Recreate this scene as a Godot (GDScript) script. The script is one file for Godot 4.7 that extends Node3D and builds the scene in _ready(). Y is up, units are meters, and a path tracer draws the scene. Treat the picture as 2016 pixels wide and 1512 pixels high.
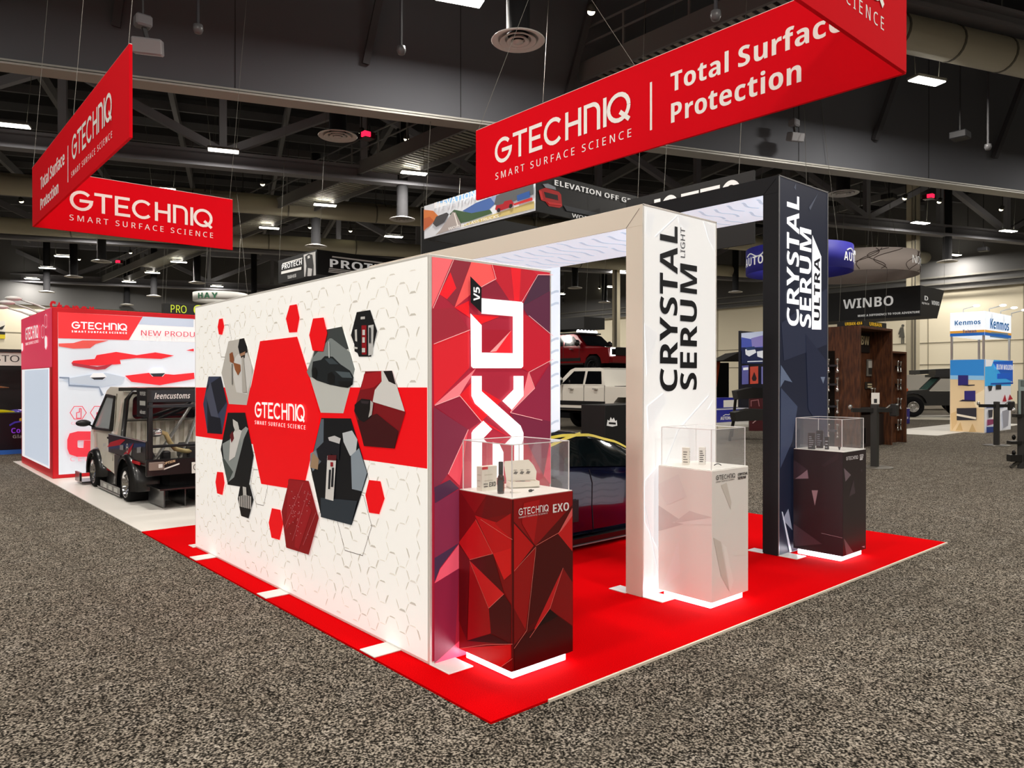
extends Node3D
# Trade-show hall with a red, white and dark car-care stand. X runs along the short end of the stand, -Z along its long white wall, metres.

const EYE := Vector3(-2.4983, 1.6902, 3.5896)
const FOCAL := 1452.36        # in pixels of the 2016 x 1512 frame
const YAW := -0.7193
const PITCH := -0.0041
const S1 := 0.976             # measured model scale to metres
var c_right: Vector3
var c_up: Vector3
var c_front: Vector3
var hall_p: Vector3           # the hall's own two axes (the roof grid is turned against the stand)
var hall_q: Vector3
var mats := {}
var used := {}
var rng := RandomNumberGenerator.new()
var fonts := {}

# ---------- pixels to places ----------
func ray(x: float, y: float) -> Vector3:
	return c_front + c_right * ((x - 1008.0) / FOCAL) - c_up * ((y - 756.0) / FOCAL)

func at_h(x: float, y: float, h: float = 0.0) -> Vector3:      # where the line of sight meets the level h
	var d := ray(x, y)
	return EYE + d * ((h - EYE.y) / d.y)

func at_d(x: float, y: float, depth: float) -> Vector3:        # at a known distance along the view axis
	return EYE + ray(x, y) * depth

func at_pl(x: float, y: float, p: Vector3, n: Vector3) -> Vector3:
	var d := ray(x, y)
	return EYE + d * ((p - EYE).dot(n) / d.dot(n))

class Pane:                                                     # a flat face in the place: origin, right, up, outward
	var o: Vector3
	var u: Vector3
	var v: Vector3
	var n: Vector3
	func at(p: Vector2, lift: float = 0.0) -> Vector3:
		return o + u * p.x + v * p.y + n * lift

func pane(o: Vector3, u: Vector3, v: Vector3 = Vector3.UP) -> Pane:
	var p := Pane.new()
	p.o = o; p.u = u.normalized(); p.v = v.normalized(); p.n = p.u.cross(p.v)
	return p

func hit(p: Pane, x: float, y: float) -> Vector2:
	var w := at_pl(x, y, p.o, p.n) - p.o
	return Vector2(w.dot(p.u), w.dot(p.v))

func px(p: Pane, flat: Array) -> PackedVector2Array:            # a list x, y, x, y ... of photo pixels onto a face
	var r := PackedVector2Array()
	for i in range(0, flat.size(), 2):
		r.append(hit(p, flat[i], flat[i + 1]))
	return r

func zm(x0: float, y0: float, s: float, flat: Array) -> Array:  # coordinates read in an enlarged crop, to photo pixels
	var r := []
	for i in range(0, flat.size(), 2):
		r.append(x0 + flat[i] / s)
		r.append(y0 + flat[i + 1] / s)
	return r

func rect(x0: float, y0: float, x1: float, y1: float) -> PackedVector2Array:
	return PackedVector2Array([Vector2(x0, y0), Vector2(x1, y0), Vector2(x1, y1), Vector2(x0, y1)])

# ---------- materials ----------
func mt(hex: String, rough: float = 0.6, metal: float = 0.0, glow: float = 0.0, coat: float = 0.0) -> StandardMaterial3D:
	var key := "%s|%.2f|%.2f|%.2f|%.2f" % [hex, rough, metal, glow, coat]
	if mats.has(key):
		return mats[key]
	var m := StandardMaterial3D.new()
	m.albedo_color = Color(hex)
	m.roughness = rough
	m.metallic = metal
	if rough >= 0.7 and metal == 0.0:
		m.metallic_specular = 0.2                                # cloth, paint and paper scatter, they hardly shine
	if glow > 0.0:
		m.emission_enabled = true
		m.emission = Color(hex)
		m.emission_energy_multiplier = glow
	if coat > 0.0:
		m.clearcoat_enabled = true
		m.clearcoat = coat
		m.clearcoat_roughness = 0.04
	mats[key] = m
	return m

func noise_tex(freq: float, size: int, ramp: Gradient, kind: int = FastNoiseLite.TYPE_SIMPLEX_SMOOTH, octaves: int = 3, sd: int = 1) -> NoiseTexture2D:
	var n := FastNoiseLite.new()
	n.noise_type = kind
	n.frequency = freq
	n.fractal_octaves = octaves
	n.seed = sd
	var t := NoiseTexture2D.new()
	t.width = size
	t.height = size
	t.seamless = true
	t.noise = n
	if ramp:
		t.color_ramp = ramp
	return t

func ramp(stops: Array) -> Gradient:
	var g := Gradient.new()
	var off := PackedFloat32Array()
	var col := PackedColorArray()
	for s in stops:
		off.append(s[0]); col.append(Color(s[1]))
	g.offsets = off
	g.colors = col
	return g

# ---------- nodes ----------
func numbered(called: String) -> String:
	var k: int = used.get(called, 0)
	used[called] = k + 1
	return called if k == 0 else "%s_%03d" % [called, k]

func thing(called: String, label: String, category: String, base: Vector3 = Vector3.ZERO, group: String = "") -> Node3D:
	var o := Node3D.new()
	o.name = numbered(called)
	add_child(o)
	o.position = base
	o.set_meta("label", label)
	o.set_meta("category", category)
	if group:
		o.set_meta("group", group)
	return o

func tag(o: Node3D, label: String, category: String, group: String = "") -> Node3D:
	o.set_meta("label", label)
	o.set_meta("category", category)
	if group:
		o.set_meta("group", group)
	return o

func put(called: String, mesh: Mesh, m: Material, parent: Node, xf: Transform3D = Transform3D()) -> MeshInstance3D:
	var o := MeshInstance3D.new()
	o.mesh = mesh
	if m:
		o.material_override = m
	o.name = numbered(called) if parent == self else called
	parent.add_child(o, true)
	o.global_transform = xf
	return o

func part(called: String, b: Shape, m: Material, parent: Node, label: String = "") -> MeshInstance3D:
	var o := put(called, b.done(), m, parent)
	if label:
		o.set_meta("label", label)
	return o

func struct(called: String, b: Shape, m: Material, label: String, category: String) -> MeshInstance3D:
	var o := put(called, b.done(), m, self)
	o.set_meta("kind", "structure")
	return tag(o, label, category)

func struct_node(called: String, label: String, category: String, base: Vector3 = Vector3.ZERO) -> Node3D:
	var o := thing(called, label, category, base)
	o.set_meta("kind", "structure")
	return o

func copy(o: Node3D, called: String, at: Transform3D, label: String = "", group: String = "") -> Node3D:
	var c: Node3D = o.duplicate()
	c.name = numbered(called)
	add_child(c)
	c.global_transform = at
	if label:
		c.set_meta("label", label)
	if group:
		c.set_meta("group", group)
	return c

# ---------- shapes ----------
class Shape:                                                    # collects boxes, tubes, strips ... into one mesh
	var st := SurfaceTool.new()
	var xf := Transform3D()
	func _init(smooth := false):
		st.begin(Mesh.PRIMITIVE_TRIANGLES)
		st.set_smooth_group(0 if smooth else 0xFFFFFFFF)
	func flat() -> Shape:
		st.set_smooth_group(0xFFFFFFFF); return self
	func soft(k := 0) -> Shape:
		st.set_smooth_group(k); return self
	func tri(a: Vector3, b: Vector3, c: Vector3):
		st.add_vertex(xf * a); st.add_vertex(xf * b); st.add_vertex(xf * c)
	func quad(a: Vector3, b: Vector3, c: Vector3, d: Vector3):
		tri(a, b, c); tri(a, c, d)
	func box(c: Vector3, s: Vector3, bevel := 0.0) -> Shape:
		var h := s / 2.0
		if bevel <= 0.0:
			var p := []
			for i in 8:
				p.append(c + Vector3(h.x if i & 1 else -h.x, h.y if i & 2 else -h.y, h.z if i & 4 else -h.z))
			for f in [[0, 4, 6, 2], [1, 3, 7, 5], [0, 1, 5, 4], [2, 6, 7, 3], [0, 2, 3, 1], [4, 5, 7, 6]]:
				quad(p[f[0]], p[f[1]], p[f[2]], p[f[3]])
			return self
		var k := h - Vector3.ONE * bevel
		for ax in 3:                                            # six faces drawn in, twelve edge strips, eight corners
			for sg in [-1.0, 1.0]:
				var a := Vector3.ZERO; var e := Vector3.ZERO; var f := Vector3.ZERO
				a[ax] = h[ax] * sg
				e[(ax + 1) % 3] = k[(ax + 1) % 3]
				f[(ax + 2) % 3] = k[(ax + 2) % 3]
				if sg > 0: quad(c + a - e - f, c + a - e + f, c + a + e + f, c + a + e - f)
				else: quad(c + a - e - f, c + a + e - f, c + a + e + f, c + a - e + f)
		for ax in 3:
			var b := (ax + 1) % 3; var d := (ax + 2) % 3
			for s1 in [-1.0, 1.0]:
				for s2 in [-1.0, 1.0]:
					var l := Vector3.ZERO; l[ax] = k[ax]
					var p1 := Vector3.ZERO; p1[b] = h[b] * s1; p1[d] = k[d] * s2
					var p2 := Vector3.ZERO; p2[b] = k[b] * s1; p2[d] = h[d] * s2
					quad(c + p1 - l, c + p1 + l, c + p2 + l, c + p2 - l)
		for i in 8:
			var sx := 1.0 if i & 1 else -1.0; var sy := 1.0 if i & 2 else -1.0; var sz := 1.0 if i & 4 else -1.0
			tri(c + Vector3(h.x * sx, k.y * sy, k.z * sz), c + Vector3(k.x * sx, h.y * sy, k.z * sz), c + Vector3(k.x * sx, k.y * sy, h.z * sz))
		return self
	func span(a: Vector3, b: Vector3, bevel := 0.0) -> Shape:    # a box between two corners
		return box((a + b) / 2.0, (b - a).abs(), bevel)
	func bar(a: Vector3, b: Vector3, w: float, h: float, up := Vector3.UP) -> Shape:  # a square bar from a to b
		var d := (b - a).normalized()
		var s := d.cross(up)
		if s.length() < 0.01: s = d.cross(Vector3.RIGHT)
		s = s.normalized() * w / 2.0
		var t := s.cross(d).normalized() * h / 2.0
		var p := [a - s - t, a + s - t, a + s + t, a - s + t, b - s - t, b + s - t, b + s + t, b - s + t]
		for f in [[0, 1, 2, 3], [7, 6, 5, 4], [0, 4, 5, 1], [1, 5, 6, 2], [2, 6, 7, 3], [3, 7, 4, 0]]:
			quad(p[f[0]], p[f[1]], p[f[2]], p[f[3]])
		return self
	func tube(path: Array, r: float, sides := 8, r_end := -1.0) -> Shape:
		var rings := []
		var prev := Vector3.ZERO
		for i in path.size():
			var d: Vector3 = (path[mini(i + 1, path.size() - 1)] - path[maxi(i - 1, 0)]).normalized()
			var s := prev - d * prev.dot(d) if prev != Vector3.ZERO else d.cross(Vector3.UP)
			if s.length() < 0.05: s = d.cross(Vector3.RIGHT)
			s = s.normalized()
			prev = s
			var t := d.cross(s)
			var rr := r if r_end < 0 else lerpf(r, r_end, float(i) / (path.size() - 1))
			var ring := []
			for k in sides:
				var a := TAU * k / sides
				ring.append(path[i] + (s * cos(a) + t * sin(a)) * rr)
			rings.append(ring)
		for i in rings.size() - 1:
			for k in sides:
				var j := (k + 1) % sides
				quad(rings[i][k], rings[i][j], rings[i + 1][j], rings[i + 1][k])
		for e in [0, rings.size() - 1]:
			for k in sides:
				tri(path[e], rings[e][k], rings[e][(k + 1) % sides])
		return self
	func lathe(base: Vector3, axis: Vector3, prof: Array, sides := 20) -> Shape:   # prof: [radius, height along axis]
		var n := axis.normalized()
		var s := n.cross(Vector3.UP)
		if s.length() < 0.05: s = n.cross(Vector3.RIGHT)
		s = s.normalized()
		var t := n.cross(s)
		for i in prof.size() - 1:
			for k in sides:
				var a0 := TAU * k / sides; var a1 := TAU * (k + 1) / sides
				var d0 := s * cos(a0) + t * sin(a0); var d1 := s * cos(a1) + t * sin(a1)
				var p: Array = prof[i]; var q: Array = prof[i + 1]
				var A: Vector3 = base + d0 * p[0] + n * p[1]; var B: Vector3 = base + d1 * p[0] + n * p[1]
				var C: Vector3 = base + d1 * q[0] + n * q[1]; var D: Vector3 = base + d0 * q[0] + n * q[1]
				if p[0] > 0.0: tri(A, B, C)
				if q[0] > 0.0: tri(A, C, D)
		return self
	func ball(c: Vector3, r: Vector3, sides := 12, rows := 8) -> Shape:
		for i in rows:
			for k in sides:
				var p := []
				for e in [[i, k], [i, k + 1], [i + 1, k + 1], [i + 1, k]]:
					var a: float = PI * e[0] / rows; var b: float = TAU * e[1] / sides
					p.append(c + Vector3(sin(a) * cos(b) * r.x, cos(a) * r.y, sin(a) * sin(b) * r.z))
				quad(p[0], p[1], p[2], p[3])
		return self
	func prism(pts: PackedVector2Array, o: Vector3, u: Vector3, v: Vector3, depth: float) -> Shape:  # an outline given thickness
		var n := u.cross(v).normalized() * depth
		var idx := Geometry2D.triangulate_polygon(pts)
		for i in range(0, idx.size(), 3):
			var a := o + u * pts[idx[i]].x + v * pts[idx[i]].y
			var b := o + u * pts[idx[i + 1]].x + v * pts[idx[i + 1]].y
			var c := o + u * pts[idx[i + 2]].x + v * pts[idx[i + 2]].y
			tri(a, b, c); tri(a + n, c + n, b + n)
		for i in pts.size():
			var p := pts[i]; var q := pts[(i + 1) % pts.size()]
			var a := o + u * p.x + v * p.y; var b := o + u * q.x + v * q.y
			quad(a, b, b + n, a + n)
		return self
	func side(pts: PackedVector2Array, wide: Callable, o: Vector3, f: Vector3, s: Vector3) -> Shape:  # a side profile (along f, up) whose half width follows wide(x, y)
		var idx := Geometry2D.triangulate_polygon(pts)
		for sg in [-1.0, 1.0]:
			for i in range(0, idx.size(), 3):
				var q := []
				for k in 3:
					var p := pts[idx[i + k]]
					q.append(o + f * p.x + Vector3.UP * p.y + s * (wide.call(p.x, p.y) * sg))
				tri(q[0], q[1], q[2])
		for i in pts.size():
			var p := pts[i]; var q := pts[(i + 1) % pts.size()]
			var wp: float = wide.call(p.x, p.y); var wq: float = wide.call(q.x, q.y)
			var a := o + f * p.x + Vector3.UP * p.y; var b := o + f * q.x + Vector3.UP * q.y
			quad(a - s * wp, b - s * wq, b + s * wq, a + s * wp)
		return self
	func skin(rows: Array, closed := false) -> Shape:            # a surface through rows of points
		for i in rows.size() - 1:
			var n: int = rows[i].size()
			for k in (n if closed else n - 1):
				var j := (k + 1) % n
				quad(rows[i][k], rows[i][j], rows[i + 1][j], rows[i + 1][k])
		return self
	func done() -> ArrayMesh:
		st.generate_normals()
		return st.commit()

# ---------- print on a face ----------
class Ink:                                                      # flat coloured shapes on one face, drawn in order, one mesh
	var p: Pane
	var sts := {}
	var lift: float
	var step: float
	var apart := false                                          # each shape becomes a part of its own
	func _init(face: Pane, first := 0.002, each := 0.0007, singly := false):
		p = face; lift = first; step = each; apart = singly
	func poly(hex: String, pts: PackedVector2Array) -> Ink:
		if apart: hex += "#%d" % sts.size()
		if not sts.has(hex):
			var s := SurfaceTool.new()
			s.begin(Mesh.PRIMITIVE_TRIANGLES)
			sts[hex] = s
		var idx := Geometry2D.triangulate_polygon(pts)
		for i in range(0, idx.size(), 3):
			tri2(hex, pts[idx[i]], pts[idx[i + 1]], pts[idx[i + 2]])
		lift += step
		return self
	func tri2(hex: String, a: Vector2, b: Vector2, c: Vector2):      # front faces run clockwise
		var t := [a, b, c] if (b - a).cross(c - a) < 0.0 else [a, c, b]
		for q in t:
			sts[hex].set_normal(p.n)
			sts[hex].add_vertex(p.at(q, lift))
	func line(hex: String, pts: PackedVector2Array, w: float, closed := false) -> Ink:
		var n := pts.size()
		if apart: hex += "#%d" % sts.size()
		if not sts.has(hex):
			var s := SurfaceTool.new()
			s.begin(Mesh.PRIMITIVE_TRIANGLES)
			sts[hex] = s
		var L := []; var R := []
		for i in n:
			var a := pts[(i - 1 + n) % n] if closed or i > 0 else pts[i]
			var b := pts[(i + 1) % n] if closed or i < n - 1 else pts[i]
			var d1 := (pts[i] - a).normalized(); var d2 := (b - pts[i]).normalized()
			if d1 == Vector2.ZERO: d1 = d2
			if d2 == Vector2.ZERO: d2 = d1
			var t := (d1 + d2).normalized()
			var m := Vector2(-t.y, t.x)
			var k := w / 2.0 / maxf(0.35, m.dot(Vector2(-d1.y, d1.x)))
			L.append(pts[i] + m * k); R.append(pts[i] - m * k)
		for i in (n if closed else n - 1):
			var j := (i + 1) % n
			tri2(hex, L[i], R[i], R[j])
			tri2(hex, L[i], R[j], L[j])
		return self
	func up() -> Ink:
		lift += step
		return self

func ink(called: String, k: Ink, parent: Node, glow: float = 0.0, rough: float = 0.5, label: String = "") -> MeshInstance3D:
	var am := ArrayMesh.new()
	var o: MeshInstance3D
	for hex in k.sts:
		k.sts[hex].set_material(mt(hex.get_slice("#", 0), rough, 0.0, glow))
		k.sts[hex].commit(am)
		if k.apart:
			o = put(called, am, null, parent)
			am = ArrayMesh.new()
	if not k.apart:
		o = put(called, am, null, parent)
	if label:
		o.set_meta("label", label)
	return o

func arc(c: Vector2, r: Vector2, a0: float, a1: float, n: int = 14) -> PackedVector2Array:
	var o := PackedVector2Array()
	for i in n + 1:
		var a := deg_to_rad(lerpf(a0, a1, float(i) / n))
		o.append(c + Vector2(cos(a) * r.x, sin(a) * r.y))
	return o

func font(bold: bool) -> Font:
	if not fonts.has(bold):
		var f := SystemFont.new()
		f.font_names = PackedStringArray(["Droid Sans"])
		f.font_weight = 700 if bold else 400
		fonts[bold] = f
	return fonts[bold]

func words(parent: Node, face: Pane, s: String, bl: Vector2, br: Vector2, tl: Vector2, m: Material, bold: bool = true, lift: float = 0.003, called: String = "lettering") -> MeshInstance3D:
	var t := TextMesh.new()
	t.text = s
	t.font = font(bold)
	t.font_size = 48
	t.pixel_size = 0.01
	t.depth = 0.02
	t.curve_step = 1.5
	var bb := t.get_aabb()
	var ex := (face.u * (br - bl).x + face.v * (br - bl).y) / maxf(bb.size.x, 0.001)
	var ey := (face.u * (tl - bl).x + face.v * (tl - bl).y) / maxf(bb.size.y, 0.001)
	var ez := face.n * 0.05
	var o := face.at(bl, lift) - ex * bb.position.x - ey * bb.position.y
	return put(called, t, m, parent, Transform3D(Basis(ex, ey, ez), o))

func squared(a: Vector2, b: Vector2, c: Vector2) -> Array:      # print runs level or upright on its face: straightens a box read off the photo
	var ex := b - a
	if absf(ex.y) < 0.14 * absf(ex.x): ex.y = 0.0
	elif absf(ex.x) < 0.14 * absf(ex.y): ex.x = 0.0
	var n := Vector2(-ex.y, ex.x).normalized()
	return [a, a + ex, a + n * (c - a).dot(n)]

func words_px(parent: Node, face: Pane, s: String, q: Array, m: Material, bold: bool = true, lift: float = 0.003) -> MeshInstance3D:   # bottom-left, bottom-right, top-left in photo pixels
	var r := squared(hit(face, q[0], q[1]), hit(face, q[2], q[3]), hit(face, q[4], q[5]))
	return words(parent, face, s, r[0], r[1], r[2], m, bold, lift)

func logo(parent: Node, face: Pane, bl: Vector2, br: Vector2, tl: Vector2, hex: String, glow: float = 0.0, lift: float = 0.003, w: float = 0.15) -> void:
	# the round-lettered eight-letter word in strokes: 6.75 cap heights long
	var g := []
	g.append(arc(Vector2(0.5, 0.5), Vector2(0.43, 0.43), 42, 360, 18) + PackedVector2Array([Vector2(0.42, 0.5)]))
	g.append(PackedVector2Array([Vector2(1.06, 0.93), Vector2(1.86, 0.93)]))
	g.append(PackedVector2Array([Vector2(1.46, 0.9), Vector2(1.46, 0)]))
	g.append(PackedVector2Array([Vector2(2.66, 0.93), Vector2(2.05, 0.93), Vector2(2.05, 0.07), Vector2(2.68, 0.07)]))
	g.append(PackedVector2Array([Vector2(2.05, 0.5), Vector2(2.58, 0.5)]))
	g.append(arc(Vector2(3.27, 0.5), Vector2(0.43, 0.43), 42, 318, 16))
	g.append(PackedVector2Array([Vector2(3.93, 1.0), Vector2(3.93, 0)]))
	g.append(PackedVector2Array([Vector2(4.55, 1.0), Vector2(4.55, 0)]))
	g.append(PackedVector2Array([Vector2(3.93, 0.52), Vector2(4.55, 0.52)]))
	g.append(PackedVector2Array([Vector2(4.82, 0), Vector2(4.82, 0.93), Vector2(5.12, 0.93)]) + arc(Vector2(5.14, 0.65), Vector2(0.28, 0.28), 84, 0, 6) + PackedVector2Array([Vector2(5.42, 0)]))
	g.append(PackedVector2Array([Vector2(5.7, 1.0), Vector2(5.7, 0)]))
	g.append(arc(Vector2(6.29, 0.5), Vector2(0.43, 0.43), 0, 360, 20))
	g.append(PackedVector2Array([Vector2(6.35, 0.34), Vector2(6.74, 0.0)]))
	var k := Ink.new(face, lift)
	var ex := (br - bl) / 6.75
	var ey := tl - bl
	for s in g:
		var q := PackedVector2Array()
		# widen in letter space so that the strokes follow the letters' proportions
		var n: int = s.size()
		var L := PackedVector2Array(); var R := PackedVector2Array()
		for i in n:
			var d1: Vector2 = (s[i] - s[maxi(i - 1, 0)]).normalized()
			var d2: Vector2 = (s[mini(i + 1, n - 1)] - s[i]).normalized()
			if d1 == Vector2.ZERO: d1 = d2
			if d2 == Vector2.ZERO: d2 = d1
			var t := (d1 + d2).normalized()
			var mm := Vector2(-t.y, t.x)
			var kk := w / 2.0 / maxf(0.5, mm.dot(Vector2(-d1.y, d1.x)))
			L.append(s[i] + mm * kk); R.append(s[i] - mm * kk)
		if not k.sts.has(hex):
			var stl := SurfaceTool.new()
			stl.begin(Mesh.PRIMITIVE_TRIANGLES)
			k.sts[hex] = stl
		for i in n - 1:
			if i == 0: k.lift += 0.0005                          # crossing strokes must not share one plane
			for e in [[L[i], R[i], R[i + 1]], [L[i], R[i + 1], L[i + 1]]]:
				k.tri2(hex, bl + ex * e[0].x + ey * e[0].y, bl + ex * e[1].x + ey * e[1].y, bl + ex * e[2].x + ey * e[2].y)
	ink("lettering", k, parent, glow, 0.5)

func logo_px(parent: Node, face: Pane, q: Array, hex: String, glow: float = 0.0, lift: float = 0.003) -> void:
	var r := squared(hit(face, q[0], q[1]), hit(face, q[2], q[3]), hit(face, q[4], q[5]))
	logo(parent, face, r[0], r[1], r[2], hex, glow, lift)

func area(parent: Node, at: Vector3, look: Vector3, size: Vector2, energy: float, hex: String) -> void:
	var l := AreaLight3D.new()
	l.name = "light"
	l.area_size = size
	l.light_energy = energy
	l.light_color = Color(hex)
	l.shadow_enabled = true
	l.area_range = 60.0
	parent.add_child(l, true)
	var up := Vector3.UP if absf(look.normalized().y) < 0.9 else hall_q
	l.global_transform = Transform3D(Basis.looking_at(look, up), at)

func _ready() -> void:
	rng.seed = 20
	var cs := cos(YAW); var sn := sin(YAW)
	var f0 := Vector3(-sn, 0, -cs)
	c_right = Vector3(cs, 0, -sn)
	c_front = f0 * cos(PITCH) + Vector3.UP * sin(PITCH)
	c_up = -f0 * sin(PITCH) + Vector3.UP * cos(PITCH)
	var az := deg_to_rad(69.5)
	hall_p = (f0 * cos(az) + c_right * sin(az)).normalized()
	hall_q = Vector3.UP.cross(hall_p).normalized()
	# camera
	var cam := Camera3D.new()
	cam.name = "camera"
	cam.fov = rad_to_deg(2.0 * atan(756.0 / FOCAL))
	cam.near = 0.05
	cam.far = 400.0
	add_child(cam)
	cam.global_transform = Transform3D(Basis(c_right, c_up, -c_front), EYE)
	cam.current = true
	# surroundings: a closed hall, so the sky gives next to nothing
	var env := Environment.new()
	env.background_mode = Environment.BG_COLOR
	env.background_color = Color("0a0a0b")
	env.ambient_light_source = Environment.AMBIENT_SOURCE_DISABLED
	env.tonemap_mode = Environment.TONE_MAPPER_LINEAR
	env.tonemap_exposure = 1.75
	env.sdfgi_enabled = true
	env.ssao_enabled = true
	env.ssil_enabled = true
	var we := WorldEnvironment.new()
	we.name = "world"
	we.environment = env
	add_child(we)
	hall_lamps()
	hall_shell()
	floors()
	roof()
	stand_wall()
	stand_arches()
	stand_plinths()
	hanging_banners()
	product_kiosk()
	drift_truck()
	sports_car()
	far_left()
	far_middle()
	far_right()

# ---------- the stand itself ----------
const WALL_L := 4.116
const WALL_H := 2.44
const DEEP := 1.0
const LIT := 0.26            # glow of the backlit fabric
const LAMP_E := 30.0          # each roof lamp

func cut(pts: PackedVector2Array, w: float, h: float, m: float = 0.0) -> PackedVector2Array:   # keeps print within its face
	var r := Geometry2D.intersect_polygons(pts, rect(m, m, w - m, h - m))
	return r[0] if r.size() else PackedVector2Array()

func keep(pts: PackedVector2Array, x0: float, y0: float, x1: float, y1: float) -> PackedVector2Array:
	var r := Geometry2D.intersect_polygons(pts, rect(x0, y0, x1, y1))
	return r[0] if r.size() else PackedVector2Array([Vector2(x0, y0), Vector2(x0 + 0.001, y0), Vector2(x0, y0 + 0.001)])

func floors() -> void:
	var grit := StandardMaterial3D.new()
	grit.albedo_texture = noise_tex(0.3, 1024, ramp([[0.0, "0a0908"], [0.3, "24221f"], [0.44, "494540"], [0.55, "716b62"], [0.68, "a39b90"], [1.0, "cbc4b8"]]), FastNoiseLite.TYPE_VALUE, 2, 7)
	grit.uv1_triplanar = true
	grit.uv1_world_triplanar = true
	grit.uv1_scale = Vector3.ONE * 0.42
	grit.roughness = 0.95
	grit.metallic_specular = 0.1
	grit.detail_enabled = true
	grit.detail_blend_mode = BaseMaterial3D.BLEND_MODE_MUL
	grit.detail_albedo = noise_tex(0.012, 512, ramp([[0.0, "dcd8d4"], [0.5, "f2f0ec"], [1.0, "ffffff"]]), FastNoiseLite.TYPE_SIMPLEX_SMOOTH, 4, 3)
	grit.detail_uv_layer = BaseMaterial3D.DETAIL_UV_1
	struct("floor", Shape.new().span(Vector3(-60, -0.2, 60), Vector3(130, 0, -130)), grit, "grey and beige speckled aisle carpet covering the hall floor", "floor")
	# red carpet of the stand with its pale edging strip, white vinyl beyond it
	var red := StandardMaterial3D.new()
	red.albedo_texture = noise_tex(0.25, 512, ramp([[0.0, "b40004"], [0.5, "cf0006"], [1.0, "e2060c"]]), FastNoiseLite.TYPE_SIMPLEX, 3, 9)
	red.uv1_triplanar = true
	red.uv1_world_triplanar = true
	red.uv1_scale = Vector3.ONE * 0.9
	red.roughness = 0.95
	red.metallic_specular = 0.1
	var c := thing("booth_carpet", "bright red carpet laid square under the wall and the two arches", "carpet", Vector3(2.9, 0, -2.2))
	part("pile", Shape.new().span(Vector3(-0.19, 0, 0.796), Vector3(5.956, 0.012, -5.31)), red, c)
	part("edging_strip", Shape.new().bar(Vector3(0.2, 0.007, 0.803), Vector3(5.956, 0.007, 0.803), 0.014, 0.014), mt("e8dccb", 0.6), c, "pale edging strip")
	var w := thing("vinyl_flooring", "glossy white vinyl flooring under the small race truck", "flooring", Vector3(2.9, 0, -10))
	part("sheet", Shape.new().span(Vector3(-0.185, 0, -5.31), Vector3(6.0, 0.01, -14.9)), mt("f4f1ea", 0.32), w)

func foot(parent: Node, a: Vector3, b: Vector3) -> void:
	part("foot_plate", Shape.new().span(a, b, 0.002), mt("e9e8e4", 0.35), parent, "white steel foot plate")

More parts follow.
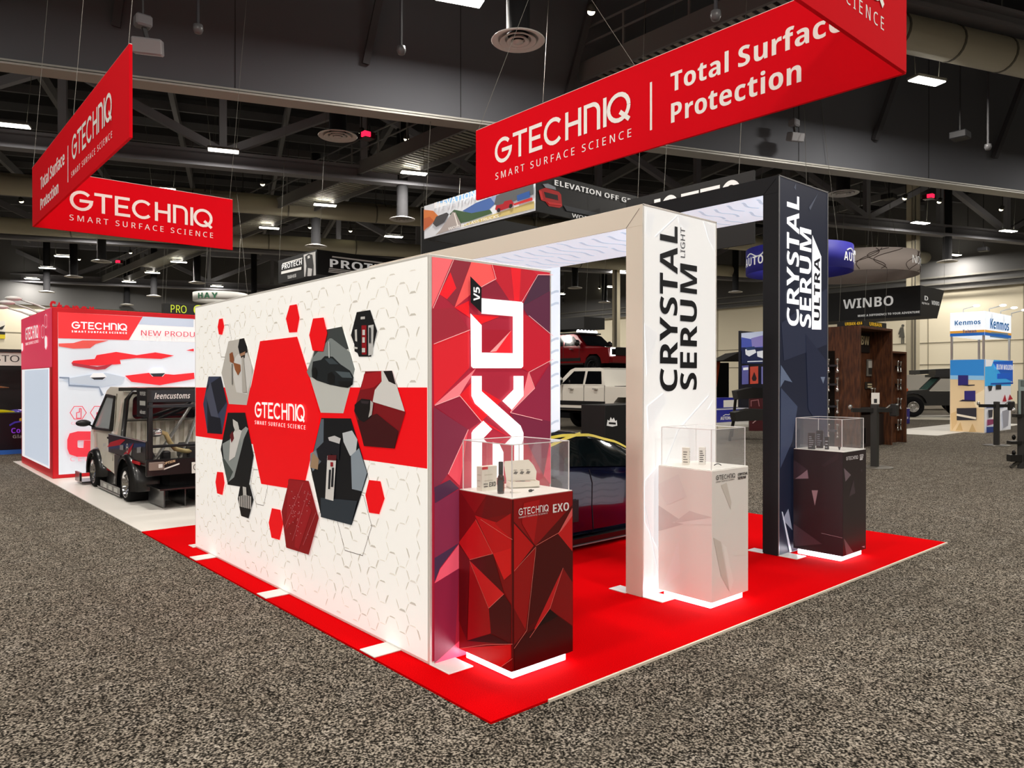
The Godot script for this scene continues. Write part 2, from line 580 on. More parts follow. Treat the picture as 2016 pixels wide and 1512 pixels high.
func stand_wall() -> void:
	var t := thing("backlit_display", "white backlit wall with hexagon pictures and a red band, red crystal end panel", "display wall", Vector3(0.5, 0, -2.06))
	part("core", Shape.new().span(Vector3(0.012, 0.012, -0.012), Vector3(DEEP - 0.01, WALL_H - 0.012, -WALL_L + 0.01)), mt("e8e4dc", 0.7), t)
	var fr := Shape.new()
	for z in [0.0, -WALL_L]:
		for x in [0.0, DEEP]:
			fr.span(Vector3(x - (0.0 if x == 0.0 else 0.022), 0.012, z - (0.022 if z == 0.0 else 0.0)), Vector3(x + (0.022 if x == 0.0 else 0.0), WALL_H, z + (0.0 if z == 0.0 else 0.022)), 0.003)
	for x in [0.011, DEEP - 0.011]:
		fr.span(Vector3(x - 0.011, WALL_H - 0.02, -0.022), Vector3(x + 0.011, WALL_H, -WALL_L + 0.022), 0.003)
		fr.span(Vector3(x - 0.011, 0.012, -0.022), Vector3(x + 0.011, 0.034, -WALL_L + 0.022), 0.003)
	for z in [-0.011, -WALL_L + 0.011]:
		fr.span(Vector3(0.022, WALL_H - 0.02, z - 0.011), Vector3(DEEP - 0.022, WALL_H, z + 0.011), 0.003)
		fr.span(Vector3(0.022, 0.012, z - 0.011), Vector3(DEEP - 0.022, 0.034, z + 0.011), 0.003)
	part("frame", fr, mt("f0eeea", 0.35, 0.1), t, "slim white aluminium frame")
	for z in [-3.70, -2.10, -0.49]:
		foot(t, Vector3(-0.188, 0.012, z), Vector3(0.02, 0.02, z + 0.178))
	foot(t, Vector3(0.0, 0.012, 0.19), Vector3(0.178, 0.02, -0.02))
	foot(t, Vector3(-0.03, 0.012, -WALL_L - 0.12), Vector3(0.1, 0.02, -WALL_L + 0.02))
	# the long white face
	var p := pane(Vector3(0, 0, -WALL_L), Vector3.BACK)
	var k := Ink.new(p, 0.001)
	k.poly("f3f1ec", rect(0.016, 0.03, WALL_L - 0.02, WALL_H - 0.016))
	var R := 0.078                                              # the printed honeycomb: only some edges of each cell show a crease
	var rows := int(WALL_H / (R * 1.732)) + 1
	for i in int(WALL_L / (R * 1.5)) + 1:
		for j in rows:
			var c := Vector2(0.08 + i * R * 1.5, 0.06 + j * R * 1.732 + (R * 0.866 if i % 2 else 0.0))
			for e in [0, 1, 2]:
				if rng.randf() > 0.62: continue
				var a := c + Vector2(cos(TAU * e / 6.0), -sin(TAU * e / 6.0)) * R
				var b := c + Vector2(cos(TAU * (e + 1) / 6.0), -sin(TAU * (e + 1) / 6.0)) * R
				var s := (c - a.lerp(b, 0.5)).normalized() * rng.randf_range(0.006, 0.015)
				if minf(a.x, b.x) < 0.03 or maxf(a.x, b.x) > WALL_L - 0.03 or minf(a.y, b.y) < 0.05 or maxf(a.y, b.y) > WALL_H - 0.03: continue
				k.poly(["d0ccc4", "c4bfb6", "dad6cf"][rng.randi() % 3], PackedVector2Array([a, b, b.lerp(a, 0.25) + s, a.lerp(b, 0.2) + s]))
				k.lift -= k.step
	k.up()
	var Z := func(f: Array) -> PackedVector2Array: return px(p, zm(380, 480, 2.3625, f))
	k.poly("e8000f", cut(Z.call([8, 668, 1098, 668, 1099, 1047, 8, 893]), WALL_L, WALL_H, 0.022))
	ink("backlit_fabric", k, t, LIT, 0.5, "white honeycomb printed fabric with red band")
	var hexes := [
		["e8000f", "red hexagon print with white lettering", [315, 453, 488, 432, 598, 787, 516, 1148, 320, 1116, 249, 780]],
		["e8000f", "", [124, 350, 141, 347, 148, 385, 139, 423, 123, 421, 117, 387]],
		["e8000f", "", [453, 287, 486, 281, 499, 345, 487, 411, 450, 413, 435, 348]],
		["e8000f", "", [115, 1060, 143, 1063, 150, 1112, 140, 1168, 115, 1160, 107, 1108]],
		["e8000f", "", [370, 1229, 410, 1237, 423, 1303, 406, 1377, 368, 1366, 355, 1297]],
		["e8000f", "", [822, 1098, 876, 1104, 895, 1185, 870, 1257, 822, 1250, 805, 1168]]]
	for h in hexes:
		var q := Ink.new(p, 0.006)
		q.poly(h[0], Z.call(h[2]))
		ink("hexagon_print", q, t, LIT, 0.5, h[1])
	picture_hexes(t, p, Z)
	var q2 := Ink.new(p, 0.0035, 0.0007, true)                                # thin grey outlines
	for o in [[148, 378, 167, 377, 181, 440, 150, 527, 133, 526, 120, 450], [282, 1050, 330, 1052, 349, 1130, 330, 1217, 297, 1210, 270, 1120], [708, 1150, 795, 1170, 833, 1312, 791, 1450, 708, 1425, 672, 1285]]:
		q2.line("5a4a48", Z.call(o), 0.004, true)
	ink("outline_print", q2, t, 0.1)
	logo_px(t, p, zm(380, 480, 2.3625, [293, 806, 527, 818, 293, 735]), "fdfdfb", LIT, 0.01)
	words_px(t, p, "S M A R T   S U R F A C E   S C I E N C E", zm(380, 480, 2.3625, [293, 838, 528, 852, 293, 821]), mt("fdfdfb", 0.5, 0, LIT), false, 0.01)
	# the red crystal end with its vertical word
	var e := pane(Vector3.ZERO, Vector3.RIGHT)
	var A := func(f: Array) -> PackedVector2Array: return px(e, zm(840, 480, 3.025, f))
	var B := func(f: Array) -> PackedVector2Array: return px(e, zm(840, 840, 2.52, f))
	var kk := Ink.new(e, 0.001, 0.0004, true)
	kk.poly("a8243a", rect(0.016, 0.03, DEEP - 0.016, WALL_H - 0.018))
	for f in [["f06a70", [25, 66, 155, 90, 30, 385]], ["8c2a38", [155, 90, 265, 108, 165, 375, 75, 290]], ["f0202c", [75, 300, 140, 170, 175, 265, 120, 330]], ["f25a58", [265, 108, 380, 120, 405, 210, 310, 262, 165, 380]],
			["c02030", [380, 122, 620, 150, 655, 185, 560, 345, 420, 330, 405, 210]], ["e8202c", [500, 140, 560, 145, 550, 340, 520, 340]], ["c8283a", [620, 152, 745, 168, 745, 186, 655, 185]], ["4a2c40", [655, 186, 745, 190, 745, 275, 565, 375]],
			["8a2236", [310, 262, 405, 210, 495, 345, 315, 325]], ["ee1c26", [165, 380, 250, 340, 250, 420, 430, 435, 315, 480]], ["a02838", [30, 390, 165, 380, 250, 510, 35, 595]], ["d8222e", [35, 600, 250, 515, 250, 740, 40, 960]],
			["5c2a42", [565, 375, 745, 275, 745, 550, 600, 430]], ["c01c30", [600, 430, 745, 550, 745, 690, 600, 760, 560, 740, 562, 420]], ["a81c30", [250, 510, 500, 515, 380, 650, 317, 650]], ["f02430", [500, 515, 502, 650, 380, 650]], ["f0a0a0", [500, 515, 410, 640, 372, 645]],
			["f08088", [40, 960, 290, 740, 190, 905]], ["8e2038", [40, 965, 190, 905, 320, 1060, 240, 1105]], ["e01c28", [190, 905, 260, 830, 440, 935, 330, 1050, 490, 1150, 320, 1060]], ["f08088", [600, 765, 635, 860, 490, 1005, 500, 985, 565, 905]],
			["8c2440", [635, 860, 745, 690, 745, 1060, 490, 1005]], ["74243e", [490, 1005, 745, 1060, 690, 1380, 565, 1130]], ["7c2840", [36, 970, 240, 1105, 120, 1370, 36, 1480]], ["e04858", [120, 1370, 240, 1110, 190, 1440]], ["c83050", [690, 1380, 745, 1100, 745, 1450]]]:
		kk.poly(f[0], cut(A.call(f[1]), DEEP, WALL_H, 0.017))
	for f in [["4a2a44", [33, 300, 110, 262, 155, 305, 35, 380]], ["802c48", [33, 380, 155, 310, 155, 575, 33, 650]], ["42304a", [33, 650, 155, 575, 60, 700, 33, 770]], ["e85a70", [33, 775, 60, 705, 155, 580, 155, 700]],
			["84203c", [33, 775, 155, 700, 135, 1085, 32, 1170]], ["e8486a", [32, 1172, 155, 1060, 205, 1130, 33, 1190]]]:
		kk.poly(f[0], cut(B.call(f[1]), DEEP, WALL_H, 0.017))
	for f in [[155, 90, 30, 385], [380, 120, 405, 210, 310, 262], [655, 185, 560, 345], [655, 185, 745, 186], [35, 597, 250, 513], [600, 428, 745, 550], [40, 962, 190, 905, 320, 1060], [600, 765, 635, 860, 490, 1005], [600, 765, 745, 688], [490, 1005, 680, 1050], [240, 1105, 120, 1370]]:
		kk.line("f6b4b4", A.call(f), 0.004)
	ink("facet_print", kk, t, 0.28, 0.4, "red crystal facet print")
	var ex := Ink.new(e, 0.018)
	for f in [[315, 325, 555, 347, 564, 356, 564, 730, 553, 741, 266, 741, 254, 730, 250, 415, 317, 486, 317, 648, 502, 652, 502, 433, 315, 417],
			[255, 787, 317, 787, 317, 878, 548, 1082, 565, 1125, 565, 1450, 510, 1450, 510, 1195, 480, 1195, 497, 1148, 275, 950, 255, 905],
			[505, 787, 565, 787, 565, 905, 495, 988, 438, 935, 505, 868], [325, 1053, 378, 1103, 318, 1165, 317, 1450, 255, 1450, 255, 1125, 265, 1108], [380, 1178, 422, 1192, 445, 1240, 445, 1380, 380, 1400]]:
		ex.poly("f6f6f8", A.call(f))
	ink("lettering", ex, t, 0.45, 0.4, "tall white vertical word")
	var tb := Ink.new(e, 0.02)
	tb.poly("15181f", A.call([248, 195, 315, 262, 315, 413, 250, 350]))
	ink("tag_print", tb, t, 0.0, 0.4, "black tag print")
	words(t, e, "V5", A.call([302, 345])[0], A.call([302, 262])[0], A.call([265, 340])[0], mt("f6f6f8", 0.4, 0, 0.3), true, 0.024)

func picture_hexes(t: Node, p: Pane, Z: Callable) -> void:
	# hexagon-shaped printed pictures: flat print in solid tones
	var q := Ink.new(p, 0.006)
	q.poly("e6e3de", Z.call([168, 453, 243, 438, 285, 590, 253, 750, 170, 745, 135, 600]))
	q.poly("ffffff", Z.call([178, 560, 210, 515, 250, 500, 275, 560, 278, 620, 255, 700, 205, 690, 190, 620]))
	q.poly("1d1d22", Z.call([213, 480, 220, 443, 240, 439, 256, 480, 257, 505, 240, 512, 222, 520]))
	q.poly("c89878", Z.call([222, 512, 248, 500, 244, 526, 228, 532]))
	q.poly("26262a", Z.call([226, 524, 246, 516, 244, 530, 232, 534]))
	q.poly("a8623c", Z.call([174, 512, 188, 503, 196, 540, 192, 556, 176, 548]))
	q.poly("b06a40", Z.call([192, 552, 225, 562, 226, 590, 214, 612, 200, 585]))
	q.poly("9c9a96", Z.call([184, 558, 190, 556, 190, 655, 185, 655]))
	q.poly("d8d5d0", Z.call([232, 530, 240, 525, 255, 690, 235, 690]))
	ink("hexagon_picture", q, t, 0.0, 0.5, "picture of a person in a white coat and dark cap")
	q = Ink.new(p, 0.006)
	q.poly("465070", Z.call([75, 617, 133, 617, 163, 745, 138, 885, 70, 880, 50, 745]))
	q.poly("262a3a", Z.call([68, 660, 133, 617, 160, 735, 70, 860]))
	q.poly("5a6078", Z.call([62, 700, 85, 640, 128, 830, 100, 850]))
	q.poly("1c2030", Z.call([80, 800, 130, 810, 138, 885, 70, 880]))
	ink("hexagon_picture", q, t, 0.0, 0.5, "dark blue bodywork picture")
	q = Ink.new(p, 0.0065)
	q.poly("14181e", Z.call([165, 785, 246, 785, 286, 985, 262, 1135, 165, 1120, 132, 955]))
	q.poly("a8b2b4", Z.call([140, 930, 230, 880, 245, 890, 195, 1085, 165, 1110, 150, 1040]))
	q.poly("55605f", Z.call([150, 1000, 190, 1060, 165, 1115, 140, 1000]))
	q.poly("b4bcbc", Z.call([215, 880, 250, 850, 262, 860, 230, 930]))
	q.poly("ffffff", Z.call([178, 905, 205, 855, 232, 870, 200, 990, 172, 1010]))
	q.poly("f0f0ee", Z.call([190, 815, 213, 830, 220, 860, 203, 875, 192, 845]))
	q.poly("7a1e28", Z.call([176, 890, 190, 870, 196, 905, 184, 925]))
	ink("hexagon_picture", q, t, 0.0, 0.5, "picture of a white spray bottle on a car wing")
	q = Ink.new(p, 0.008)
	q.poly("15171c", Z.call([227, 1105, 268, 1120, 286, 1190, 263, 1277, 228, 1265, 212, 1185]))
	for i in 7:
		q.poly("e6e6e4", Z.call([218 + i * 9, 1165 + absf(i - 3) * 3, 223 + i * 9, 1165 + absf(i - 3) * 3, 223 + i * 9, 1222 + i * 2, 218 + i * 9, 1220 + i * 2]))
	q.poly("e6e6e4", Z.call([238, 1128, 254, 1132, 256, 1170, 240, 1168]))
	ink("hexagon_picture", q, t, 0.0, 0.5, "small dark picture of a row of white bottles")
	q = Ink.new(p, 0.006)
	q.poly("e8ecea", Z.call([595, 405, 697, 385, 757, 583, 703, 788, 590, 785, 533, 595]))
	q.poly("4a5254", Z.call([595, 405, 697, 385, 728, 488, 640, 520, 560, 530]))
	q.poly("98a2a4", Z.call([560, 530, 640, 440, 650, 440, 735, 505, 757, 583, 745, 640, 545, 620, 533, 595]))
	q.poly("20272c", Z.call([556, 590, 562, 548, 600, 540, 618, 522, 655, 525, 690, 560, 735, 590, 752, 620, 748, 655, 725, 670, 690, 665, 640, 655, 580, 635, 558, 620]))
	q.poly("46525a", Z.call([618, 535, 650, 532, 682, 560, 640, 560]))
	q.poly("0e1114", Z.call([632, 605, 650, 595, 665, 615, 662, 650, 642, 655, 630, 635]))
	q.poly("0e1114", Z.call([562, 580, 574, 572, 584, 595, 578, 630, 565, 622]))
	q.poly("5c6a72", Z.call([668, 592, 735, 598, 748, 625, 700, 622]))
	q.poly("12161a", Z.call([680, 640, 746, 640, 740, 664, 690, 662]))
	q.poly("eef4f4", Z.call([637, 455, 641, 455, 643, 530, 638, 530]))
	ink("hexagon_picture", q, t, 0.0, 0.5, "picture of a dark sports coupe in a grey studio")
	q = Ink.new(p, 0.012)
	q.poly("e8000f", Z.call([565, 348, 615, 343, 631, 415, 612, 500, 563, 497, 547, 425]))
	ink("hexagon_print", q, t, LIT)
	q = Ink.new(p, 0.006)
	q.poly("14161c", Z.call([765, 318, 828, 308, 860, 405, 832, 525, 775, 525, 738, 425]))
	for b in [[752, 388, 774, 385, 776, 512, 755, 500, "1e2026"], [788, 380, 811, 379, 812, 515, 790, 515, "b01020"], [820, 380, 845, 376, 842, 515, 820, 520, "e4e6e8"]]:
		q.poly(b[8], Z.call(b.slice(0, 8)))
	q.poly("e8e8e8", Z.call([785, 340, 805, 338, 805, 350, 785, 352]))
	for b in [[758, 400, 768, 398, 769, 455, 760, 452], [794, 400, 806, 400, 806, 425, 794, 425], [794, 435, 806, 435, 806, 460, 794, 460], [754, 478, 772, 482, 772, 490, 754, 488], [793, 485, 808, 485, 808, 505, 793, 505]]:
		q.poly("f0f0ee", Z.call(b))
	q.poly("30343c", Z.call([826, 390, 834, 389, 834, 460, 826, 462]))
	ink("hexagon_picture", q, t, 0.0, 0.5, "dark picture of three retail boxes")
	q = Ink.new(p, 0.006)
	q.poly("960e1c", Z.call([805, 593, 930, 590, 992, 785, 942, 952, 800, 940, 752, 775]))
	q.poly("c81826", Z.call([800, 605, 880, 592, 880, 640, 845, 668, 785, 680]))
	q.poly("ffffff", Z.call([880, 592, 930, 590, 990, 780, 840, 735, 850, 680, 882, 640]))
	q.poly("20141a", Z.call([890, 592, 930, 590, 948, 655, 915, 640]))
	q.poly("4a0812", Z.call([770, 820, 860, 790, 960, 870, 942, 952, 800, 940]))
	q.poly("181216", Z.call([757, 748, 790, 720, 830, 725, 842, 750, 835, 805, 800, 830, 775, 815, 757, 780]))
	q.poly("3a3036", Z.call([785, 728, 826, 732, 820, 745, 790, 742]))
	q.poly("d8d4d2", Z.call([832, 728, 845, 740, 838, 795, 822, 808, 830, 770]))
	ink("hexagon_picture", q, t, 0.0, 0.5, "picture of a black glove polishing red paint")
	q = Ink.new(p, 0.006)
	q.poly("10141c", Z.call([600, 810, 738, 812, 817, 1070, 742, 1307, 600, 1270, 547, 1030]))
	q.poly("6e7c8c", Z.call([600, 815, 612, 815, 610, 1000, 560, 1060, 550, 1030]))
	q.poly("9aa6b2", Z.call([550, 975, 575, 960, 590, 1010, 565, 1055, 548, 1030]))
	q.poly("c0a080", Z.call([550, 1040, 560, 970, 590, 1000, 585, 1050]))
	q.poly("e4ecf4", Z.call([700, 880, 745, 868, 770, 910, 760, 990, 735, 985, 705, 920]))
	q.poly("a4b4c4", Z.call([740, 985, 778, 950, 815, 1065, 790, 1150, 745, 1140]))
	q.poly("36424e", Z.call([600, 1180, 770, 1195, 742, 1307, 600, 1270]))
	q.poly("181a26", Z.call([580, 955, 620, 915, 660, 900, 690, 930, 685, 1010, 650, 975, 625, 1030, 590, 1000]))
	q.poly("e8e8ec", Z.call([635, 900, 665, 892, 694, 905, 688, 930, 640, 915]))
	q.poly("ffffff", Z.call([632, 985, 674, 985, 660, 1195, 622, 1185]))
	q.poly("6a1a24", Z.call([634, 982, 675, 982, 673, 1008, 632, 1005]))
	q.poly("20242c", Z.call([640, 1050, 650, 1050, 645, 1140, 636, 1140]))
	q.poly("20242c", Z.call([655, 1040, 664, 1040, 660, 1130, 650, 1130]))
	q.poly("b02030", Z.call([648, 1015, 660, 1015, 660, 1035, 648, 1035]))
	ink("hexagon_picture", q, t, 0.0, 0.5, "picture of a gloved hand holding a white spray can")
	q = Ink.new(p, 0.012)
	q.poly("a8121c", Z.call([455, 1092, 545, 1102, 592, 1275, 545, 1445, 440, 1412, 418, 1245]))
	for l in [[450, 1095, 545, 1108, 560, 1180, 440, 1330], [500, 1150, 560, 1240, 500, 1420, 480, 1410]]:
		q.poly("bc1a26", Z.call(l))
	for l in [[520, 1110, 430, 1330], [545, 1150, 470, 1380], [580, 1250, 520, 1400]]:
		q.line("d86870", Z.call(l), 0.006)
	for i in 46:
		var u := rng.randf_range(0.12, 0.88); var v := rng.randf_range(0.1, 0.9)
		var c := Vector2(lerpf(440, 570, u) - 10 * v, lerpf(1115, 1400, v))
		q.poly("e09098", Z.call([c.x, c.y, c.x + 4, c.y + 1, c.x + 4, c.y + 5, c.x, c.y + 4]))
		q.lift -= q.step
	ink("hexagon_picture", q, t, 0.0, 0.5, "picture of beaded water on dark red paint")

func arch(called: String, label: String, x0: float, h: float, skin: String, frame_hex: String, end_hex: String, end_glow: float) -> Node3D:
	var t := thing(called, label, "archway", Vector3(x0 + 0.5, 0, -2.06))
	var z0 := -0.04; var z1 := -0.04 - WALL_L
	var w := 0.165
	var m := mt(skin, 0.75)
	for z in [z0, z1 + w]:
		part("column", Shape.new().span(Vector3(x0, 0.012, z), Vector3(x0 + DEEP, h - w, z - w), 0.002), m, t)
	part("beam", Shape.new().span(Vector3(x0, h - w, z0), Vector3(x0 + DEEP, h, z1), 0.002), m, t)
	var seam := Shape.new()                                      # mitre joints of the fabric frame
	seam.bar(Vector3(x0 - 0.0005, h - w, z0 - w), Vector3(x0 - 0.0005, h - 0.03, z0 - 0.03), 0.003, 0.003)
	part("mitre_seam", seam, mt("8a8278" if skin != "26272a" else "17181a", 0.8), t)
	var fr := Shape.new()
	for x in [x0 + 0.007, x0 + DEEP - 0.007]:
		fr.span(Vector3(x - 0.007, 0.012, z0 - 0.002), Vector3(x + 0.007, h, z0 + 0.006), 0.002)
	fr.span(Vector3(x0, h - 0.012, z0 - 0.002), Vector3(x0 + DEEP, h + 0.002, z0 + 0.006), 0.002)
	fr.span(Vector3(x0, 0.012, z0 - 0.002), Vector3(x0 + DEEP, 0.024, z0 + 0.006), 0.002)
	part("frame", fr, mt(frame_hex, 0.35, 0.3), t)
	# lit lining with printed waves: soffit and the inner faces of both columns
	for f in [[pane(Vector3(x0, h - w, z1 + w), Vector3.RIGHT, Vector3.BACK), DEEP, WALL_L - 2 * w, "soffit_light"], [pane(Vector3(x0, 0, z1 + w), Vector3.RIGHT), DEEP, h - w, "column_light"], [pane(Vector3(x0 + DEEP, 0, z0 - w), Vector3.LEFT), DEEP, h - w, "column_light"]]:
		var k := Ink.new(f[0], 0.001)
		k.poly("e6f0fb", rect(0.004, 0.02, f[1] - 0.004, f[2] - 0.004))
		var y := 0.06
		while y < f[2] - 0.06:
			var x := 0.03 + rng.randf() * 0.12
			while x < f[1] - 0.3:
				var l := PackedVector2Array()
				var n := minf(rng.randf_range(0.3, 0.7), f[1] - 0.03 - x)
				for i in 15:
					l.append(Vector2(x + n * i / 14.0, y + 0.03 * sin(TAU * (x + n * i / 14.0) / 0.42) + 0.004))
				k.line("c0ccda", l, 0.034)
				x += n + rng.randf_range(0.03, 0.12)
			y += 0.17
		ink(f[3], k, t, 0.32, 0.6, "glowing white lining with faint waves")
	var e := pane(Vector3(x0, 0, z0 + 0.001), Vector3.RIGHT)
	var k2 := Ink.new(e, 0.001)
	k2.poly(end_hex, rect(0.012, 0.024, DEEP - 0.012, h - 0.012))
	ink("end_panel", k2, t, end_glow, 0.45)
	foot(t, Vector3(x0, 0.012, z0 + 0.19), Vector3(x0 + 0.178, 0.02, z0 - 0.01))
	foot(t, Vector3(x0 - 0.02, 0.012, z0 - w - 0.16), Vector3(x0 + 0.12, 0.02, z0 - w + 0.01))
	foot(t, Vector3(x0, 0.012, z1 + w + 0.17), Vector3(x0 + 0.178, 0.02, z1 + w - 0.01))
	return t

func stand_arches() -> void:
	var x2 := 2.022; var x3 := 4.07
	var a := arch("white_archway", "white archway with glowing lining and black vertical lettering on its end", x2, 3.06, "e6dccf", "f2f0ec", "f1f2f2", 0.22)
	var e := pane(Vector3(x2, 0, -0.039), Vector3.RIGHT)
	var Z := func(f: Array) -> PackedVector2Array: return px(e, zm(1220, 340, 1.89, f))
	var k := Ink.new(e, 0.0025, 0.0007, true)
	for f in [[100, 140, 130, 160, 110, 240, 95, 220], [215, 150, 262, 190, 250, 215, 220, 190], [310, 180, 350, 200, 352, 290, 330, 250], [90, 560, 140, 600, 100, 760], [200, 900, 330, 880, 352, 840, 250, 1000], [88, 1150, 150, 1080, 140, 1400, 92, 1300], [100, 870, 160, 820, 175, 850, 105, 960]]:
		k.poly("e9ebee", cut(Z.call(f), DEEP, 3.06, 0.02))
	for l in [[330, 830, 215, 960, 150, 1130], [92, 1240, 140, 1480], [215, 160, 130, 240]]:
		k.line("dde0e4", Z.call(l), 0.008)
	ink("facet_print", k, a, 0.22)
	var blk := mt("14161c", 0.45)
	words_px(a, e, "CRYSTAL", [1332.7, 770, 1332.7, 447, 1298, 768], blk, true, 0.006)
	words_px(a, e, "SERUM", [1370.8, 767, 1370.8, 524, 1338, 768], blk, true, 0.006)
	words_px(a, e, "LIGHT", [1347.5, 508, 1347.5, 449.5, 1339, 508], mt("4a4c52", 0.45), false, 0.006)
	var b := arch("black_archway", "tall black archway with navy end panel and white vertical lettering", x3, 3.66, "26272a", "8a8c90", "1c2133", 0.25)
	e = pane(Vector3(x3, 0, -0.039), Vector3.RIGHT)
	k = Ink.new(e, 0.0025, 0.0007, true)
	for f in [["4c5262", [655, 40, 648, 55, 655, 65]], ["4a5060", [738, 75, 708, 140, 703, 130]], ["272d42", [600, 560, 770, 430, 770, 640, 610, 700]], ["5c6880", [598, 715, 641, 780, 612, 772, 596, 800]], ["39425a", [598, 800, 660, 870, 640, 1000, 596, 1100]], ["20263c", [690, 600, 768, 700, 768, 980, 700, 880]], ["6a7488", [745, 760, 762, 760, 755, 785]], ["8a94a8", [625, 1250, 640, 1330, 604, 1290]], ["c8d4e4", [600, 1260, 604, 1262, 640, 1420, 632, 1425]]]:
		k.poly(f[0], cut(px(e, zm(1220, 340, 1.89, f[1])), DEEP, 3.66, 0.02))
	ink("facet_print", k, b, 0.25)
	var wh := mt("f4f4f6", 0.45, 0, 0.5)
	words_px(b, e, "CRYSTAL", [1571.9, 642.6, 1571.9, 388, 1548, 644], wh, true, 0.006)
	words_px(b, e, "SERUM", [1595.7, 645.5, 1595.7, 453, 1573.5, 647], wh, true, 0.006)
	k = Ink.new(e, 0.006)
	k.poly("f4f4f6", px(e, zm(1220, 340, 1.89, [713, 583, 748, 584, 748, 312, 715, 232])))
	ink("tag_print", k, b, 0.5, 0.45, "white tag print")
	words_px(b, e, "ULTRA", [1612.5, 632, 1612.5, 508, 1601, 633], mt("1a1e2e", 0.45), true, 0.009)

func plinth(label: String, x0: float, z0: float, body: String, body_rough: float) -> Node3D:
	var t := thing("plinth", label, "plinth", Vector3(x0 + 0.245, 0.012, z0 - 0.24), "glowing product plinths")
	part("body", Shape.new().span(Vector3(x0, 0.066, z0), Vector3(x0 + 0.49, 1.03, z0 - 0.485), 0.002), mt(body, body_rough), t)
	part("top_board", Shape.new().span(Vector3(x0 + 0.003, 1.03, z0 - 0.003), Vector3(x0 + 0.487, 1.035, z0 - 0.482), 0.001), mt("f0eee8", 0.5), t, "white top board")
	part("base_light", Shape.new().span(Vector3(x0 + 0.03, 0.012, z0 - 0.03), Vector3(x0 + 0.46, 0.064, z0 - 0.455), 0.004), mt("eef6ff", 0.5, 0, 2.6), t, "glowing white base")
	for d in [Vector3.LEFT, Vector3.BACK]:                       # the two open sides of the glowing foot
		area(t, Vector3(x0 + 0.245, 0.036, z0 - 0.2425) + (d * 0.22 if d == Vector3.LEFT else d * 0.2175), d + Vector3.DOWN * 0.4, Vector2(0.42, 0.03), 0.03, "eaf4ff")
	return t

func acrylic_case(label: String, x0: float, z0: float) -> void:
	var t := thing("acrylic_case", label, "display case", Vector3(x0 + 0.245, 1.035, z0 - 0.24), "clear acrylic cases on the plinths")
	var g := StandardMaterial3D.new()
	g.albedo_color = Color(0.97, 0.98, 1.0, 0.07)
	g.transparency = BaseMaterial3D.TRANSPARENCY_ALPHA
	g.roughness = 0.02
	var a := Vector3(x0 + 0.018, 1.0355, z0 - 0.018); var b := Vector3(x0 + 0.472, 1.332, z0 - 0.467)
	for q in [[Vector3(a.x, a.y, a.z), Vector3(b.x, a.y, a.z), Vector3(b.x, b.y, a.z), Vector3(a.x, b.y, a.z)], [Vector3(a.x, a.y, b.z), Vector3(b.x, a.y, b.z), Vector3(b.x, b.y, b.z), Vector3(a.x, b.y, b.z)],
			[Vector3(a.x, a.y, a.z), Vector3(a.x, a.y, b.z), Vector3(a.x, b.y, b.z), Vector3(a.x, b.y, a.z)], [Vector3(b.x, a.y, a.z), Vector3(b.x, a.y, b.z), Vector3(b.x, b.y, b.z), Vector3(b.x, b.y, a.z)], [Vector3(a.x, b.y, a.z), Vector3(b.x, b.y, a.z), Vector3(b.x, b.y, b.z), Vector3(a.x, b.y, b.z)]]:
		var s := Shape.new()
		s.quad(q[0], q[1], q[2], q[3])
		part("pane", s, g, t)
	var em := mt("f4f2f4", 0.15)
	for x in [a.x, b.x]:
		for z in [a.z, b.z]:
			part("edge", Shape.new().bar(Vector3(x, a.y, z), Vector3(x, b.y, z), 0.005, 0.005), em, t)
	for x in [a.x, b.x]:
		part("edge", Shape.new().bar(Vector3(x, b.y, a.z), Vector3(x, b.y, b.z), 0.005, 0.005), em, t)
	for z in [a.z, b.z]:
		part("edge", Shape.new().bar(Vector3(a.x, b.y, z), Vector3(b.x, b.y, z), 0.005, 0.005), em, t)

func carton(label: String, at: Vector3, size: Vector3, turn: float, body: String, marks: String, rows: int) -> Node3D:
	var t := thing("carton", label, "box", at)
	t.rotation.y = turn
	var xf := Transform3D(Basis(Vector3.UP, turn), at)
	var s := Shape.new(); s.xf = xf
	part("box", s.box(Vector3(0, size.y / 2, 0), size, 0.001), mt(body, 0.5), t)
	for f in 2:
		var p: Pane
		if f == 0: p = pane(xf * Vector3(-size.x / 2, 0, size.z / 2), xf.basis.x)
		else: p = pane(xf * Vector3(-size.x / 2, 0, -size.z / 2), xf.basis.z)
		var wd := size.x if f == 0 else size.z
		var k := Ink.new(p, 0.0006, 0.0002)
		for i in rows:
			k.poly(marks, rect(wd * 0.15, size.y * (0.15 + 0.72 * i / rows), wd * (0.5 + 0.35 * rng.randf()), size.y * (0.15 + 0.72 * i / rows) + size.y * 0.05))
		ink("print", k, t)
	return t

